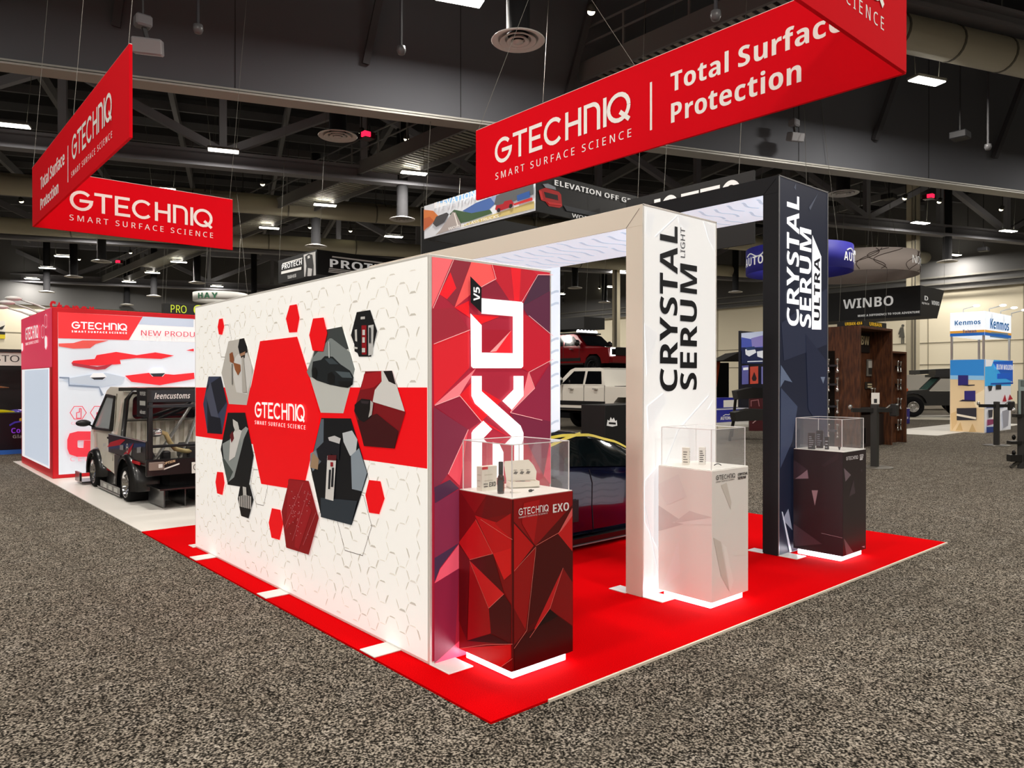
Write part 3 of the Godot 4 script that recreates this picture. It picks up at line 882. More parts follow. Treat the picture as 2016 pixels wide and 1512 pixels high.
func stand_plinths() -> void:
	var z0 := 0.5
	# red
	var r := plinth("red crystal-print plinth with glowing base beside the red end panel", 0.205, z0, "8a0a0c", 0.35)
	var pl := pane(Vector3(0.205, 0, z0 - 0.485), Vector3.BACK)
	var pf := pane(Vector3(0.205, 0, z0), Vector3.RIGHT)
	var k := Ink.new(pl, 0.0008, 0.0002, true)
	for f in [["a01214", [160, 312, 300, 335, 240, 430]], ["7c0c10", [300, 335, 428, 355, 428, 430, 270, 460]], ["d81418", [240, 440, 330, 470, 430, 500, 430, 600, 330, 630]], ["e01a1c", [245, 460, 330, 630, 215, 660, 160, 575]], ["e81c1c", [330, 630, 430, 600, 430, 720, 385, 760]], ["5a080a", [215, 665, 330, 630, 385, 830]],
			["e02022", [215, 665, 385, 830, 310, 900]], ["6a0a0c", [160, 580, 215, 660, 200, 1060, 160, 960]], ["a81012", [215, 670, 310, 900, 320, 1025, 205, 1060]], ["4a0608", [310, 900, 385, 830, 430, 900, 430, 1080, 320, 1025]], ["d81416", [160, 1100, 430, 1080, 430, 1230]], ["7a0a0c", [365, 1195, 430, 1140, 430, 1230]], ["2c0406", [200, 1062, 320, 1028, 430, 1080]], ["c01416", [340, 480, 420, 430, 428, 560]]]:
		var c := px(pl, zm(840, 840, 2.52, f[1]))
		var w := PackedVector2Array()
		for v in c: w.append(v - Vector2(0, 0.066))
		w = cut(w, 0.485, 0.964, 0.002)
		for i in w.size(): w[i] += Vector2(0, 0.066)
		k.poly(f[0], w)
	for l in [[245, 460, 330, 630, 215, 660], [215, 665, 310, 900, 385, 830], [165, 1100, 300, 1080, 428, 1078], [428, 1150, 365, 1195], [270, 460, 400, 545, 428, 560]]:
		k.line("f08478", px(pl, zm(840, 840, 2.52, l)), 0.0025)
	ink("facet_print", k, r, 0.0, 0.3, "red crystal facet print")
	k = Ink.new(pf, 0.0008, 0.0002, true)
	k.poly("5a0608", rect(0.002, 0.068, 0.488, 1.028))
	for f in [["9a0e12", [432, 360, 738, 318, 738, 370, 540, 590, 432, 470]], ["d01a1c", [540, 590, 655, 525, 738, 400, 740, 640, 650, 530]], ["e86060", [655, 525, 738, 378, 738, 420, 668, 516]], ["c81416", [432, 480, 530, 590, 432, 720]], ["a01012", [432, 720, 540, 600, 490, 1010, 432, 900]], ["4c0507", [540, 600, 650, 535, 740, 640, 740, 1000, 610, 900, 500, 1000]], ["c81c20", [675, 700, 610, 900, 515, 1040]],
			["8a0a0e", [675, 700, 740, 800, 740, 1000, 650, 935, 610, 905]], ["1c0304", [610, 905, 650, 940, 500, 1060]], ["7a0a0c", [432, 900, 490, 1015, 432, 1080]], ["3a0406", [432, 1090, 495, 1025, 650, 940, 738, 1005, 738, 1080, 700, 1136, 434, 1222]], ["b81418", [480, 380, 560, 360, 530, 580, 470, 480]]]:
		k.poly(f[0], keep(px(pf, zm(840, 840, 2.52, f[1])), 0.002, 0.068, 0.483, 1.028))
	for l in [[540, 600, 495, 1010, 432, 1100], [540, 590, 655, 525, 720, 405], [675, 700, 610, 900, 510, 1045], [432, 716, 540, 596]]:
		k.line("f08478", px(pf, zm(840, 840, 2.52, l)), 0.0025)
	ink("facet_print", k, r, 0.0, 0.3, "dark red crystal facet print")
	logo_px(r, pf, [1019.8, 1015, 1077, 1004, 1019.8, 1001], "f4f0f0", 0.0, 0.005)
	words_px(r, pf, "SMART SURFACE SCIENCE", [1019.8, 1020.5, 1077, 1009.5, 1019.8, 1017.5], mt("e0c8c8", 0.4), false, 0.005)
	words_px(r, pf, "EXO", [1087.5, 1009.5, 1119, 1003, 1087.5, 993], mt("f4f0f0", 0.4), true, 0.005)
	# white
	var x1 := 2.15
	var w2 := plinth("white crystal-print plinth with glowing base before the white archway", x1, z0, "f4f0ec", 0.45)
	pl = pane(Vector3(x1, 0, z0 - 0.485), Vector3.BACK)
	pf = pane(Vector3(x1, 0, z0), Vector3.RIGHT)
	k = Ink.new(pl, 0.0008, 0.0002, true)
	for f in [["dcd4d2", [402, 690, 610, 830, 402, 888]], ["f4f0ee", [515, 820, 798, 790, 798, 840, 610, 835]], ["f6f2f0", [440, 1300, 560, 950, 575, 1180]], ["e2dad8", [520, 830, 640, 740, 700, 760, 798, 785]], ["f0eae8", [402, 560, 560, 480, 620, 640, 480, 700]]]:
		k.poly(f[0], keep(px(pl, zm(1180, 800, 3.6, f[1])), 0.002, 0.068, 0.483, 1.028))
	ink("facet_print", k, w2, 0.0, 0.4)
	k = Ink.new(pf, 0.0008, 0.0002, true)
	for f in [["f4f1ec", [806, 915, 930, 730, 1060, 570, 1066, 600, 930, 760]], ["faf8f4", [870, 970, 925, 1318, 950, 1240, 900, 1000]], ["f4f1ec", [1066, 940, 940, 1060, 1060, 1050]], ["dcd6ce", [930, 730, 860, 560, 900, 540, 935, 680]], ["dad4cc", [806, 930, 860, 960, 920, 1310, 860, 1200]]]:
		k.poly(f[0], keep(px(pf, zm(1180, 800, 3.6, f[1])), 0.002, 0.068, 0.483, 1.028))
	ink("facet_print", k, w2, 0.0, 0.4)
	logo_px(w2, pf, [1409, 945.5, 1445, 940.8, 1409, 936.3], "1c1c1e", 0.0, 0.004)
	words_px(w2, pf, "SMART SURFACE SCIENCE", [1409, 950, 1445, 945, 1409, 948], mt("6a6864", 0.4), false, 0.004)
	words_px(w2, pf, "CRYSTAL", [1452, 936.5, 1471.5, 933.5, 1452, 931.5], mt("1c1c1e", 0.4), true, 0.004)
	words_px(w2, pf, "SERUM", [1452, 944, 1467.5, 941.5, 1452, 938.5], mt("1c1c1e", 0.4), true, 0.004)
	# dark
	var x2 := 4.29
	var d := plinth("dark plum crystal-print plinth with glowing base before the black archway", x2, z0 - 0.02, "2a2126", 0.3)
	pl = pane(Vector3(x2, 0, z0 - 0.505), Vector3.BACK)
	pf = pane(Vector3(x2, 0, z0 - 0.02), Vector3.RIGHT)
	k = Ink.new(pl, 0.0008, 0.0002, true)
	for f in [["3c2f38", [345, 450, 490, 555, 497, 630, 350, 640]], ["8a7480", [430, 600, 487, 555, 497, 632, 380, 634]], ["9a8088", [525, 735, 580, 735, 553, 870]], ["4a3840", [350, 1015, 615, 1205, 380, 1225]], ["80687a", [338, 1150, 370, 1170, 338, 1195]], ["33272d", [610, 520, 760, 400, 760, 460, 640, 530]]]:
		k.poly(f[0], keep(px(pl, zm(1480, 800, 4.4475, f[1])), 0.002, 0.068, 0.483, 1.028))
	k.line("a8909a", px(pl, zm(1480, 800, 4.4475, [610, 1110, 795, 1152])), 0.003)
	ink("facet_print", k, d, 0.0, 0.3)
	k = Ink.new(pf, 0.0008, 0.0002, true)
	for f in [["7a6a74", [806, 540, 868, 600, 820, 660]], ["7a5f68", [806, 1155, 890, 1280, 830, 1320]], ["b090a0", [960, 1228, 988, 1220, 988, 1240]], ["463a42", [890, 640, 905, 760, 850, 790]], ["544650", [955, 560, 965, 545, 965, 580]]]:
		k.poly(f[0], keep(px(pf, zm(1480, 800, 4.4475, f[1])), 0.002, 0.068, 0.483, 1.028))
	ink("facet_print", k, d, 0.0, 0.3)
	logo_px(d, pf, [1665, 906.4, 1687, 902.9, 1665, 899.5], "ecebee", 0.0, 0.004)
	words_px(d, pf, "CRYSTAL", [1691.8, 898, 1699.5, 896.6, 1691.8, 895], mt("ecebee", 0.4), true, 0.004)
	words_px(d, pf, "SERUM", [1692, 902, 1698.4, 901, 1692, 898.6], mt("ecebee", 0.4), true, 0.004)
	k = Ink.new(pf, 0.004)
	k.poly("ecebee", px(pf, [1692, 906, 1697.5, 905, 1697.5, 901.8, 1692, 902.6]))
	ink("tag_print", k, d)
	acrylic_case("clear acrylic case on the red plinth over an amber bottle", 0.205, z0)
	acrylic_case("clear acrylic case on the white plinth over white cartons", x1, z0)
	acrylic_case("clear acrylic case on the dark plinth over black cartons", x2, z0 - 0.02)
	plinth_goods()

func plinth_goods() -> void:
	var y := 1.0352
	# on the red plinth
	var q := at_h(949, 967.5, y)
	var b := carton("white retail carton with red top label beside an amber bottle", q + Vector3(0.058, 0, -0.026), Vector3(0.115, 0.145, 0.052), 0.0, "efe9dc", "d9d0c0", 3)
	var p := pane(q, Vector3.RIGHT)
	var k := Ink.new(p, 0.001)
	k.poly("d8121c", rect(0.0, 0.128, 0.045, 0.1445))
	ink("label_print", k, b, 0.0, 0.5, "red label print")
	words(b, p, "CRYSTAL\nSERUM", Vector2(0.01, 0.022), Vector2(0.045, 0.022), Vector2(0.01, 0.045), mt("2a2826"), false, 0.0015)
	words(b, p, "EXO", Vector2(0.056, 0.022), Vector2(0.105, 0.022), Vector2(0.056, 0.05), mt("2a2826"), true, 0.0015)
	q = at_h(986, 971.5, y)
	var t := thing("bottle", "slim amber bottle with tall black cap and printed label", "bottle", q)
	part("glass", Shape.new(true).lathe(q, Vector3.UP, [[0, 0], [0.019, 0], [0.0205, 0.003], [0.0205, 0.088], [0.017, 0.1], [0.0125, 0.11], [0.0125, 0.122]], 24), mt("3a1408", 0.12, 0, 0, 0.6), t, "dark amber glass")
	part("cap", Shape.new(true).lathe(q, Vector3.UP, [[0.0135, 0.112], [0.0135, 0.182], [0.012, 0.185], [0, 0.185]], 20), mt("101012", 0.4), t, "black cap")
	part("label", Shape.new(true).lathe(q, Vector3.UP, [[0.0207, 0.012], [0.0209, 0.013], [0.0209, 0.078], [0.0207, 0.079]], 24), mt("2c2a2a", 0.5), t, "dark printed label")
	var mk := Shape.new()
	for i in 7:
		var an := deg_to_rad(70 - i * 5)
		var dd := Vector3(cos(an) * 0.6, 0, sin(an)).normalized()
		mk.box(q + Vector3(0.0045 + 0.002 * (i % 3), 0.02 + i * 0.008, 0.0205), Vector3(0.006, 0.004, 0.002))
	part("flame_print", mk, mt("d8602a", 0.5), t, "orange flame print")
	var o := Vector3(0.543, y, 0.219)
	t = thing("gift_box", "open white presentation box with lid folded back beside the carton", "box", o)
	var tw := 0.19; var td := 0.08; var th := 0.04
	var gx := Transform3D(Basis(Vector3.UP, deg_to_rad(-25)), o)
	var tray := Shape.new(); tray.xf = gx
	tray.box(Vector3(0, 0.004, 0), Vector3(tw, 0.008, td))
	for s: float in [-1.0, 1.0]:
		tray.box(Vector3(s * (tw / 2 - 0.004), th / 2, 0), Vector3(0.008, th, td))
		tray.box(Vector3(0, th / 2, s * (td / 2 - 0.004)), Vector3(tw - 0.016, th, 0.008))
	part("tray", tray, mt("efe9dc", 0.6), t)
	var ln := Shape.new(); ln.xf = gx
	part("liner", ln.box(Vector3(0, 0.027, 0), Vector3(tw - 0.018, 0.01, td - 0.018)), mt("b8a898", 0.8), t, "brown liner")
	for i in 3:
		var sc := Shape.new(); sc.xf = gx
		part("sachet", sc.box(Vector3(-0.03 + i * 0.03, 0.036, 0.008 - 0.012 * (i % 2)), Vector3(0.034, 0.006, 0.024), 0.002), mt(["6a2a28", "3a2c2a", "8a3a34"][i], 0.5), t)
	var lid := PackedVector2Array([Vector2(-tw / 2, 0), Vector2(tw / 2, 0), Vector2(tw / 2 + 0.008, 0.05), Vector2(tw / 2 - 0.01, 0.09), Vector2(tw / 2 - 0.04, 0.125), Vector2(-tw / 2 - 0.005, 0.12), Vector2(-tw / 2 - 0.01, 0.1)])
	var up := gx.basis * Vector3(0, cos(0.2), -sin(0.2))
	var hinge := gx * Vector3(0, th, -td / 2 + 0.002)
	part("lid", Shape.new().prism(lid, hinge, gx.basis.x, up, 0.005), mt("efe9dc", 0.6), t)
	p = pane(hinge - gx.basis.x * tw / 2, gx.basis.x, up)
	k = Ink.new(p, 0.006)
	for i in 3:
		k.poly("6a6660", PackedVector2Array([Vector2(0.045 + i * 0.04, 0.04), Vector2(0.065 + i * 0.04, 0.036), Vector2(0.077 + i * 0.04, 0.05), Vector2(0.057 + i * 0.04, 0.055)]))
		k.poly("9a948a", PackedVector2Array([Vector2(0.05 + i * 0.04, 0.06), Vector2(0.07 + i * 0.04, 0.06), Vector2(0.07 + i * 0.04, 0.064), Vector2(0.05 + i * 0.04, 0.064)]))
	ink("picture_print", k, t)
	q = at_h(1014, 969.5, y)
	tag(part("applicator_pad", Shape.new(true).lathe(q, Vector3.UP, [[0, 0], [0.03, 0], [0.031, 0.003], [0.03, 0.006], [0, 0.006]], 24), mt("f2eee4", 0.8), self), "round white applicator pad lying before the open presentation box", "applicator pad")
	q = at_h(1045, 968.5, y)
	tag(part("dropper_stopper", Shape.new(true).lathe(q + Vector3(0, 0.008, 0), Vector3(1, 0.15, 0.4), [[0, -0.014], [0.006, -0.013], [0.0085, -0.005], [0.0085, 0.006], [0.004, 0.008], [0.003, 0.02], [0, 0.021]], 16), mt("121214", 0.4), self), "small black dropper cap lying before the presentation box", "bottle cap")
	# on the white plinth
	q = at_h(1357, 915.5, y)
	carton("white carton with cream band on the white plinth, far from the black curl", q + Vector3(0, 0, -0.03), Vector3(0.05, 0.135, 0.055), 0.5, "efeae0", "6a665e", 5)
	q = at_h(1389, 914.5, y)
	carton("white carton with black square on the white plinth", q + Vector3(0, 0, -0.03), Vector3(0.055, 0.135, 0.05), 0.5, "eceae6", "3a3a3c", 6)
	q = at_h(1411, 917.5, y)
	var cv := []
	for i in 9:
		cv.append(q + Vector3(-0.02 + i * 0.006, 0.006 + 0.012 * sin(PI * i / 8.0), -0.01 + 0.004 * i))
	tag(part("applicator_strap", Shape.new(true).tube(cv, 0.0035, 6), mt("18181a", 0.5), self), "small black curled strap on the white plinth top", "strap")
	# on the dark plinth
	q = at_h(1599, 885, y)
	carton("black carton with white print standing alone on the dark plinth", q + Vector3(0.05, 0, -0.03), Vector3(0.06, 0.155, 0.06), 0.35, "15171c", "8a8e98", 6)
	q = at_h(1622, 882.5, y)
	carton("black carton with white print standing behind a small bottle box", q + Vector3(0.02, 0, -0.05), Vector3(0.06, 0.17, 0.06), 0.35, "161a22", "7c828e", 6)
	q = at_h(1628, 884.5, y)
	carton("narrow black carton with white square on the dark plinth", q + Vector3(0, 0, 0.0), Vector3(0.04, 0.12, 0.035), 0.35, "101216", "c8ccd4", 3)
	q = at_h(1652.5, 886, y)
	tag(part("dropper_tip", Shape.new(true).lathe(q, Vector3.UP, [[0, 0], [0.004, 0.001], [0.013, 0.028], [0.012, 0.03], [0, 0.03]], 14), mt("101012", 0.4), self), "small black cone standing on its tip on the dark plinth", "dropper tip")

# ---------- the hall ----------
const LAMP_H := 11.3
var x_wall := 0.0
var z_wall := 0.0

func hall_lamps() -> void:
	var spots := []
	for q in [[905, 0], [1825, 160], [22, 247], [440, 297], [815, 341], [640, 404], [320, 372], [530, 449], [185, 465], [775, 466], [125, 505], [93, 528], [63, 549], [35, 569], [14, 582], [352, 516], [300, 537], [254, 555], [207, 575], [176, 589],
			[290, 602], [367, 580], [427, 564], [667, 497], [1218, 533], [1199, 565], [1102, 579], [1127, 597], [1117, 613], [1226, 585], [1228, 601], [1415, 577], [1812, 439], [1716, 491], [1878, 502], [1985, 455], [1630, 555], [2000, 515], [1814, 536], [1560, 545], [1335, 522], [1045, 545], [700, 566], [560, 588], [900, 575]]:
		spots.append(at_h(q[0], q[1], LAMP_H))
	for q in [[-20, -19], [-8, -19], [4, -19], [16, -19], [-14, -28], [-1, -28], [12, -28], [-13, -9], [-2, -9], [9, -9], [-14, 0], [-5, 0], [5, 0], [15, 0], [-15, 9], [-5, 9], [5, 9], [14, 9], [23, 9], [-19, 18], [20, 19], [26, 28], [36, 40], [43, 50], [51, 60], [-30, 34], [-44, 52]]:      # the same grid goes on above and behind the camera
		var f := Vector3(c_front.x, 0, c_front.z).normalized()
		spots.append(Vector3(EYE.x, LAMP_H, EYE.z) + c_right * q[0] + f * q[1])
	var t := thing("high_bay_lamp", "slim rectangular LED high-bay lamp hung on wires under the hall roof", "lamp", Vector3.ZERO, "high-bay lamps under the roof")
	part("housing", Shape.new().box(Vector3(0, 0.06, 0), Vector3(1.24, 0.09, 0.46), 0.02), mt("8c8c88", 0.5, 0.2), t)
	part("lens", Shape.new().box(Vector3(0, 0.0, 0), Vector3(1.18, 0.04, 0.4), 0.012), mt("fffbee", 0.5, 0, 7.0), t, "glowing white lens")
	part("uplight", Shape.new().box(Vector3(0, 0.112, 0), Vector3(0.9, 0.012, 0.3)), mt("fff6e6", 0.5, 0, 9.0), t, "glowing upper slot")
	for s in [-1.0, 1.0]:
		part("hanger_wire", Shape.new().tube([Vector3(s * 0.5, 0.1, 0), Vector3(s * 0.8, 3.53, 0)], 0.012, 5), mt("77776f", 0.4, 0.5), t)
	area(t, Vector3(0, -0.03, 0), Vector3.DOWN, Vector2(1.18, 0.4), LAMP_E, "fff8ee")
	var b := Basis(hall_p, Vector3.UP, hall_p.cross(Vector3.UP))
	for i in spots.size():
		var xf := Transform3D(b, spots[i])
		var lb := "slim rectangular LED high-bay lamp hung on wires behind the bulkhead"
		if i in [4, 5, 7, 15, 16, 17, 18, 19]: lb = "slim rectangular LED high-bay lamp hung under the slatted catwalk"
		elif i < 2 or i > 44: lb = "slim rectangular LED high-bay lamp hung on wires before the bulkhead"
		if i == 0:
			t.global_transform = xf
			t.set_meta("label", lb)
		else: copy(t, "high_bay_lamp", xf, lb)

func hall_shell() -> void:
	x_wall = at_h(1700, 582, 9.0).x
	z_wall = at_h(50, 600, 9.0).z
	var cream := mt("ece3cb", 0.8)
	var dim := mt("6a6a6a", 0.85)
	var x0 := -45.0; var z0 := 45.0
	var wr := struct_node("wall_right", "cream panelled hall wall behind the wooden hitch stand", "wall", Vector3(x_wall, 0, 0))
	part("panel", Shape.new().span(Vector3(x_wall, 0, z0), Vector3(x_wall + 0.4, 9.0, z_wall)), cream, wr)
	part("fascia", Shape.new().span(Vector3(x_wall - 0.3, 9.0, z0), Vector3(x_wall + 0.4, 16.4, z_wall)), dim, wr, "dark grey upper wall")
	for h in [8.9, 9.35, 9.9]:
		part("rail", Shape.new().bar(Vector3(x_wall - 0.4, h, z0), Vector3(x_wall - 0.4, h, z_wall), 0.14, 0.14), mt("6e6c66", 0.6), wr)
	for h in [3.0, 4.75]:
		part("seam", Shape.new().bar(Vector3(x_wall - 0.01, h, z0), Vector3(x_wall - 0.01, h, z_wall), 0.05, 0.06), mt("8e8776", 0.8), wr)
	for i in 14:
		var z := 20.0 - i * 6.5
		part("seam", Shape.new().bar(Vector3(x_wall - 0.01, 0, z), Vector3(x_wall - 0.01, 9.0, z), 0.06, 0.05), mt("a39b87", 0.8), wr)
	var wb := struct_node("wall_back", "cream panelled hall wall far behind the left stands", "wall", Vector3(0, 0, z_wall))
	part("panel", Shape.new().span(Vector3(x0, 0, z_wall), Vector3(x_wall, 9.0, z_wall - 0.4)), cream, wb)
	part("fascia", Shape.new().span(Vector3(x0, 9.0, z_wall + 0.3), Vector3(x_wall, 16.4, z_wall - 0.4)), dim, wb, "dark grey upper wall")
	for h in [3.6, 6.3]:
		part("seam", Shape.new().bar(Vector3(x0, h, z_wall + 0.01), Vector3(x_wall, h, z_wall + 0.01), 0.05, 0.05), mt("6e6858", 0.8), wb)
	for i in 16:
		var x := -30.0 + i * 6.0
		part("seam", Shape.new().bar(Vector3(x, 0, z_wall + 0.01), Vector3(x, 9.0, z_wall + 0.01), 0.05, 0.05), mt("6e6858", 0.8), wb)
	struct("wall_left", Shape.new().span(Vector3(x0, 0, z0), Vector3(x0 - 0.4, 16.4, z_wall)), cream, "cream hall wall beyond the left aisle", "wall")
	struct("wall_front", Shape.new().span(Vector3(x0, 0, z0), Vector3(x_wall, 16.4, z0 + 0.4)), cream, "cream hall wall across the aisle from the red stand", "wall")
	for q in [[1797, 49.0, 0.8, "cream square column behind the hanging black trapezoid sign"], [1213, 62.0, 0.62, "cream square column behind the red pickup"]]:
		var p := at_d(q[0], 750, q[1]); p.y = 0
		var c := struct_node("column", q[3], "column", p)
		var d: Vector3 = Vector3(1, 0, 0)
		part("shaft", Shape.new().box(p + Vector3(0, 7.6, 0), Vector3(q[2] * 0.8, 15.2, q[2] * 0.8), 0.03), mt("d6cdb4", 0.8), c)
		part("conduit", Shape.new().tube([p + Vector3(-q[2] * 0.48, 0, 0.1), p + Vector3(-q[2] * 0.48, 14, 0.1)], 0.06, 8), mt("8c8474", 0.6), c)
		part("conduit", Shape.new().tube([p + Vector3(-q[2] * 0.48, 0, 0.28), p + Vector3(-q[2] * 0.48, 14, 0.28)], 0.05, 8), mt("6c675c", 0.6), c)

func along(p: Vector3, k: float, dy: float = 0.0) -> Vector3:
	return p + hall_p * k + Vector3(0, dy, 0)

func truss(called: String, label: String, p: Vector3, lo: float, hi: float, tall: float, bay: float, w: float) -> void:
	var t := struct_node(called, label, "truss", p)
	var m := mt("84848a", 0.7)
	part("bottom_chord", Shape.new().bar(along(p, lo), along(p, hi), w, w * 0.3).bar(along(p, lo, w * 0.9), along(p, hi, w * 0.9), w, w * 0.2).bar(along(p, lo, w * 0.45), along(p, hi, w * 0.45), w * 0.12, w * 0.8), m, t)
	part("top_chord", Shape.new().bar(along(p, lo, tall), along(p, hi, tall), w * 0.9, w * 0.7), m, t)
	var k := lo
	var i := 0
	while k < hi:
		part("web_post", Shape.new().bar(along(p, k, w), along(p, k, tall), w * 0.5, w * 0.5, hall_p), m, t)
		var a := along(p, k, w) if i % 2 else along(p, k, tall)
		var b := along(p, k + bay, tall) if i % 2 else along(p, k + bay, w)
		part("web_diagonal", Shape.new().bar(a, b, w * 0.55, w * 0.55), m, t)
		k += bay
		i += 1

func duct(label: String, p: Vector3, lo: float, hi: float, r: float, hex: String, ribs: float) -> void:
	var t := thing("air_duct", label, "duct", p)
	part("pipe", Shape.new(true).tube([along(p, lo), along(p, hi)], r, 18), mt(hex, 0.6), t)
	var k := lo + ribs
	var n := 0
	while k < hi and n < 60:
		part("joint_ring", Shape.new(true).tube([along(p, k - 0.04), along(p, k + 0.04)], r * 1.03, 18), mt("6e6a5e", 0.6), t)
		part("hanger_rod", Shape.new().bar(along(p, k, r), along(p, k, 15.4 - p.y), 0.03, 0.03, hall_p), mt("4a4a48", 0.6), t)
		k += ribs
		n += 1

func roof() -> void:
	var up := 15.6
	# roof deck with its grid of joists
	var c := struct_node("ceiling", "dark roof deck and joists high above the hall", "ceiling", Vector3(10, up, -15))
	part("deck", Shape.new().span(Vector3(-45.4, up + 0.5, 45.4), Vector3(x_wall + 0.4, up + 0.8, z_wall - 0.4)), mt("2c2c2e", 0.9), c)
	for i in 34:
		var p := Vector3(EYE.x, up, EYE.z) + hall_q * (-14.0 + i * 2.9)
		part("joist", Shape.new().bar(p - hall_p * 44.0, p + hall_p * 62.0, 0.14, 0.42), mt("747476", 0.8), c)
	for i in 16:
		var p := Vector3(EYE.x, up - 0.5, EYE.z) + hall_p * (-34.0 + i * 5.2)
		part("joist", Shape.new().bar(p - hall_q * 14.0, p + hall_q * 84.0, 0.22, 0.5), mt("7a7a7c", 0.8), c)
	# the great bulkhead across the hall with the track of a movable wall
	var b0 := at_h(1008, 258, 9.6)
	var b := struct_node("trim_1", "wide dark grey bulkhead with a pale track rail, hung across the hall", "bulkhead", b0)
	part("face", Shape.new().bar(along(b0, -40, 3.6), along(b0, 70, 3.6), 0.4, 7.0), mt("66686e", 0.85), b)
	for h in [0.0, 0.1]:
		part("track_rail", Shape.new().bar(along(b0, -40, h), along(b0, 70, h), 0.62 - h * 1.4, 0.05), mt("b4b2ac", 0.5, 0.2), b, "pale track rail")
	for i in 9:
		part("panel_seam", Shape.new().bar(along(b0, -25 + i * 6.45 + 3.9, 0.1) + hall_q * -0.2, along(b0, -25 + i * 6.45 + 3.9, 6.9) + hall_q * -0.2, 0.03, 0.02, hall_p), mt("3a3a3c", 0.8), b)
		part("brace", Shape.new().bar(along(b0, -24 + i * 6.45, 1.3) + hall_q * -0.3, along(b0, -23.2 + i * 6.45, 5.8) + hall_q * -1.6, 0.2, 0.2, hall_p), mt("4c4c4f", 0.8), b)
	truss("trim_2", "deep dark roof truss just behind the bulkhead", at_h(560, 340, 11.2), -46, 60, 3.6, 6.2, 0.62)
	truss("trim_3", "second dark roof truss farther behind the bulkhead", at_h(200, 478, 11.2), -46, 60, 3.6, 6.2, 0.7)
	truss("trim_4", "farthest dark roof truss near the back wall", at_h(200, 560, 11.2), -46, 60, 3.6, 6.2, 0.7)
	truss("trim_5", "dark roof truss above the aisle before the bulkhead", at_h(1900, 38, 12.6), -50, 40, 2.6, 6.2, 0.5)
	duct("wide cream air duct running before the dark bulkhead", at_h(1900, 92, 11.9), -5, 30, 0.52, "c8c2ae", 2.2)
	duct("pale air duct just behind the bulkhead", at_h(200, 289, 12.4), -30, 60, 0.36, "ccc6b0", 5.0)
	duct("pale air duct left behind the red corner banner", at_h(30, 358, 11.9), -16, 60, 0.42, "c0bba6", 5.0)
	duct("pale air duct far behind the bulkhead", at_h(740, 422, 11.6), -60, 50, 0.5, "b8b39e", 5.0)
	duct("farthest pale air duct above the black hanging signs", at_h(700, 487, 11.4), -60, 60, 0.5, "bcb7a2", 6.0)
	# catwalk along the stand's long direction
	var cw := struct_node("trim_6", "dark steel catwalk with slatted deck and railings crossing the hall", "catwalk", Vector3(15.9, 11.5, -30))
	var m := mt("7a7a7c", 0.7)
	for x in [15.0, 16.85]:
		part("side_beam", Shape.new().bar(Vector3(x, 11.7, 9), Vector3(x, 11.7, -88), 0.12, 0.6), m, cw)
		for h in [12.55, 13.05]:
			part("hand_rail", Shape.new().bar(Vector3(x, h, 9), Vector3(x, h, -88), 0.05, 0.05), m, cw)
		for i in 40:
			part("rail_post", Shape.new().bar(Vector3(x, 11.9, 8 - i * 2.4), Vector3(x, 13.05, 8 - i * 2.4), 0.06, 0.06, Vector3.RIGHT), m, cw)
	for i in 240:
		part("deck_slat", Shape.new().bar(Vector3(15.05, 11.62, 6 - i * 0.3), Vector3(16.8, 11.62, 6 - i * 0.3), 0.16, 0.03), mt(["a6a69a", "96968c"][i % 2], 0.5, 0.3), cw)
	# round air diffusers on drop ducts
	var t := thing("air_diffuser", "round ringed white air diffuser under a drop duct", "air diffuser", Vector3.ZERO, "round air diffusers under the roof")
	part("drop_duct", Shape.new(true).tube([Vector3(0, 0.1, 0), Vector3(0, 5.34, 0)], 0.27, 20), mt("363638", 0.7), t)
	part("ring", Shape.new(true).lathe(Vector3.ZERO, Vector3.UP, [[0.27, 0.12], [0.6, 0.02], [0.62, 0.0], [0.6, -0.02], [0.46, 0.03]], 32), mt("d8d6d2", 0.5), t)
	part("ring", Shape.new(true).lathe(Vector3.ZERO, Vector3.UP, [[0.24, 0.1], [0.42, -0.01], [0.425, -0.03], [0.4, -0.03], [0.3, 0.02]], 32), mt("d2d0cc", 0.5), t)
	part("ring", Shape.new(true).lathe(Vector3.ZERO, Vector3.UP, [[0.16, 0.07], [0.26, -0.02], [0.265, -0.04], [0.24, -0.04], [0.16, 0.0]], 28), mt("d2d0cc", 0.5), t)
	part("hub", Shape.new(true).lathe(Vector3.ZERO, Vector3.UP, [[0, 0.02], [0.12, -0.02], [0.12, -0.045], [0, -0.05]], 24), mt("d6d4d0", 0.5), t)
	var first := true
	for q in [[1020, 80], [665, 268], [792, 432], [622, 485], [1660, 381], [200, 515], [145, 545], [92, 575], [388, 557], [303, 583], [250, 600], [1132, 567], [1190, 595], [1448, 575], [1865, 515], [500, 588]]:
		var xf := Transform3D(Basis(), at_h(q[0], q[1], 9.5))
		if first: t.global_transform = xf
		else: copy(t, "air_diffuser", xf)
		first = false
	# small emergency spots
	t = thing("roof_spotlight", "tiny bright spotlight clamped to the roof steel", "spotlight", Vector3.ZERO, "tiny spotlights in the roof")
	part("head", Shape.new(true).lathe(Vector3.ZERO, Vector3(-0.3, 0.8, 0.5), [[0.1, 0], [0.14, 0.03], [0.1, 0.22], [0, 0.24]], 14), mt("3a3a34", 0.5), t)
	part("bulb_light", Shape.new(true).ball(Vector3(0.0, -0.02, 0.0), Vector3(0.11, 0.09, 0.11)), mt("fff2c8", 0.5, 0, 6.0), t, "glowing lens")
	part("clamp_rod", Shape.new().bar(Vector3(-0.06, 0.2, 0.1), Vector3(-0.06, 1.6, 0.1), 0.04, 0.04, Vector3.RIGHT), mt("3a3a38", 0.5), t)
	first = true
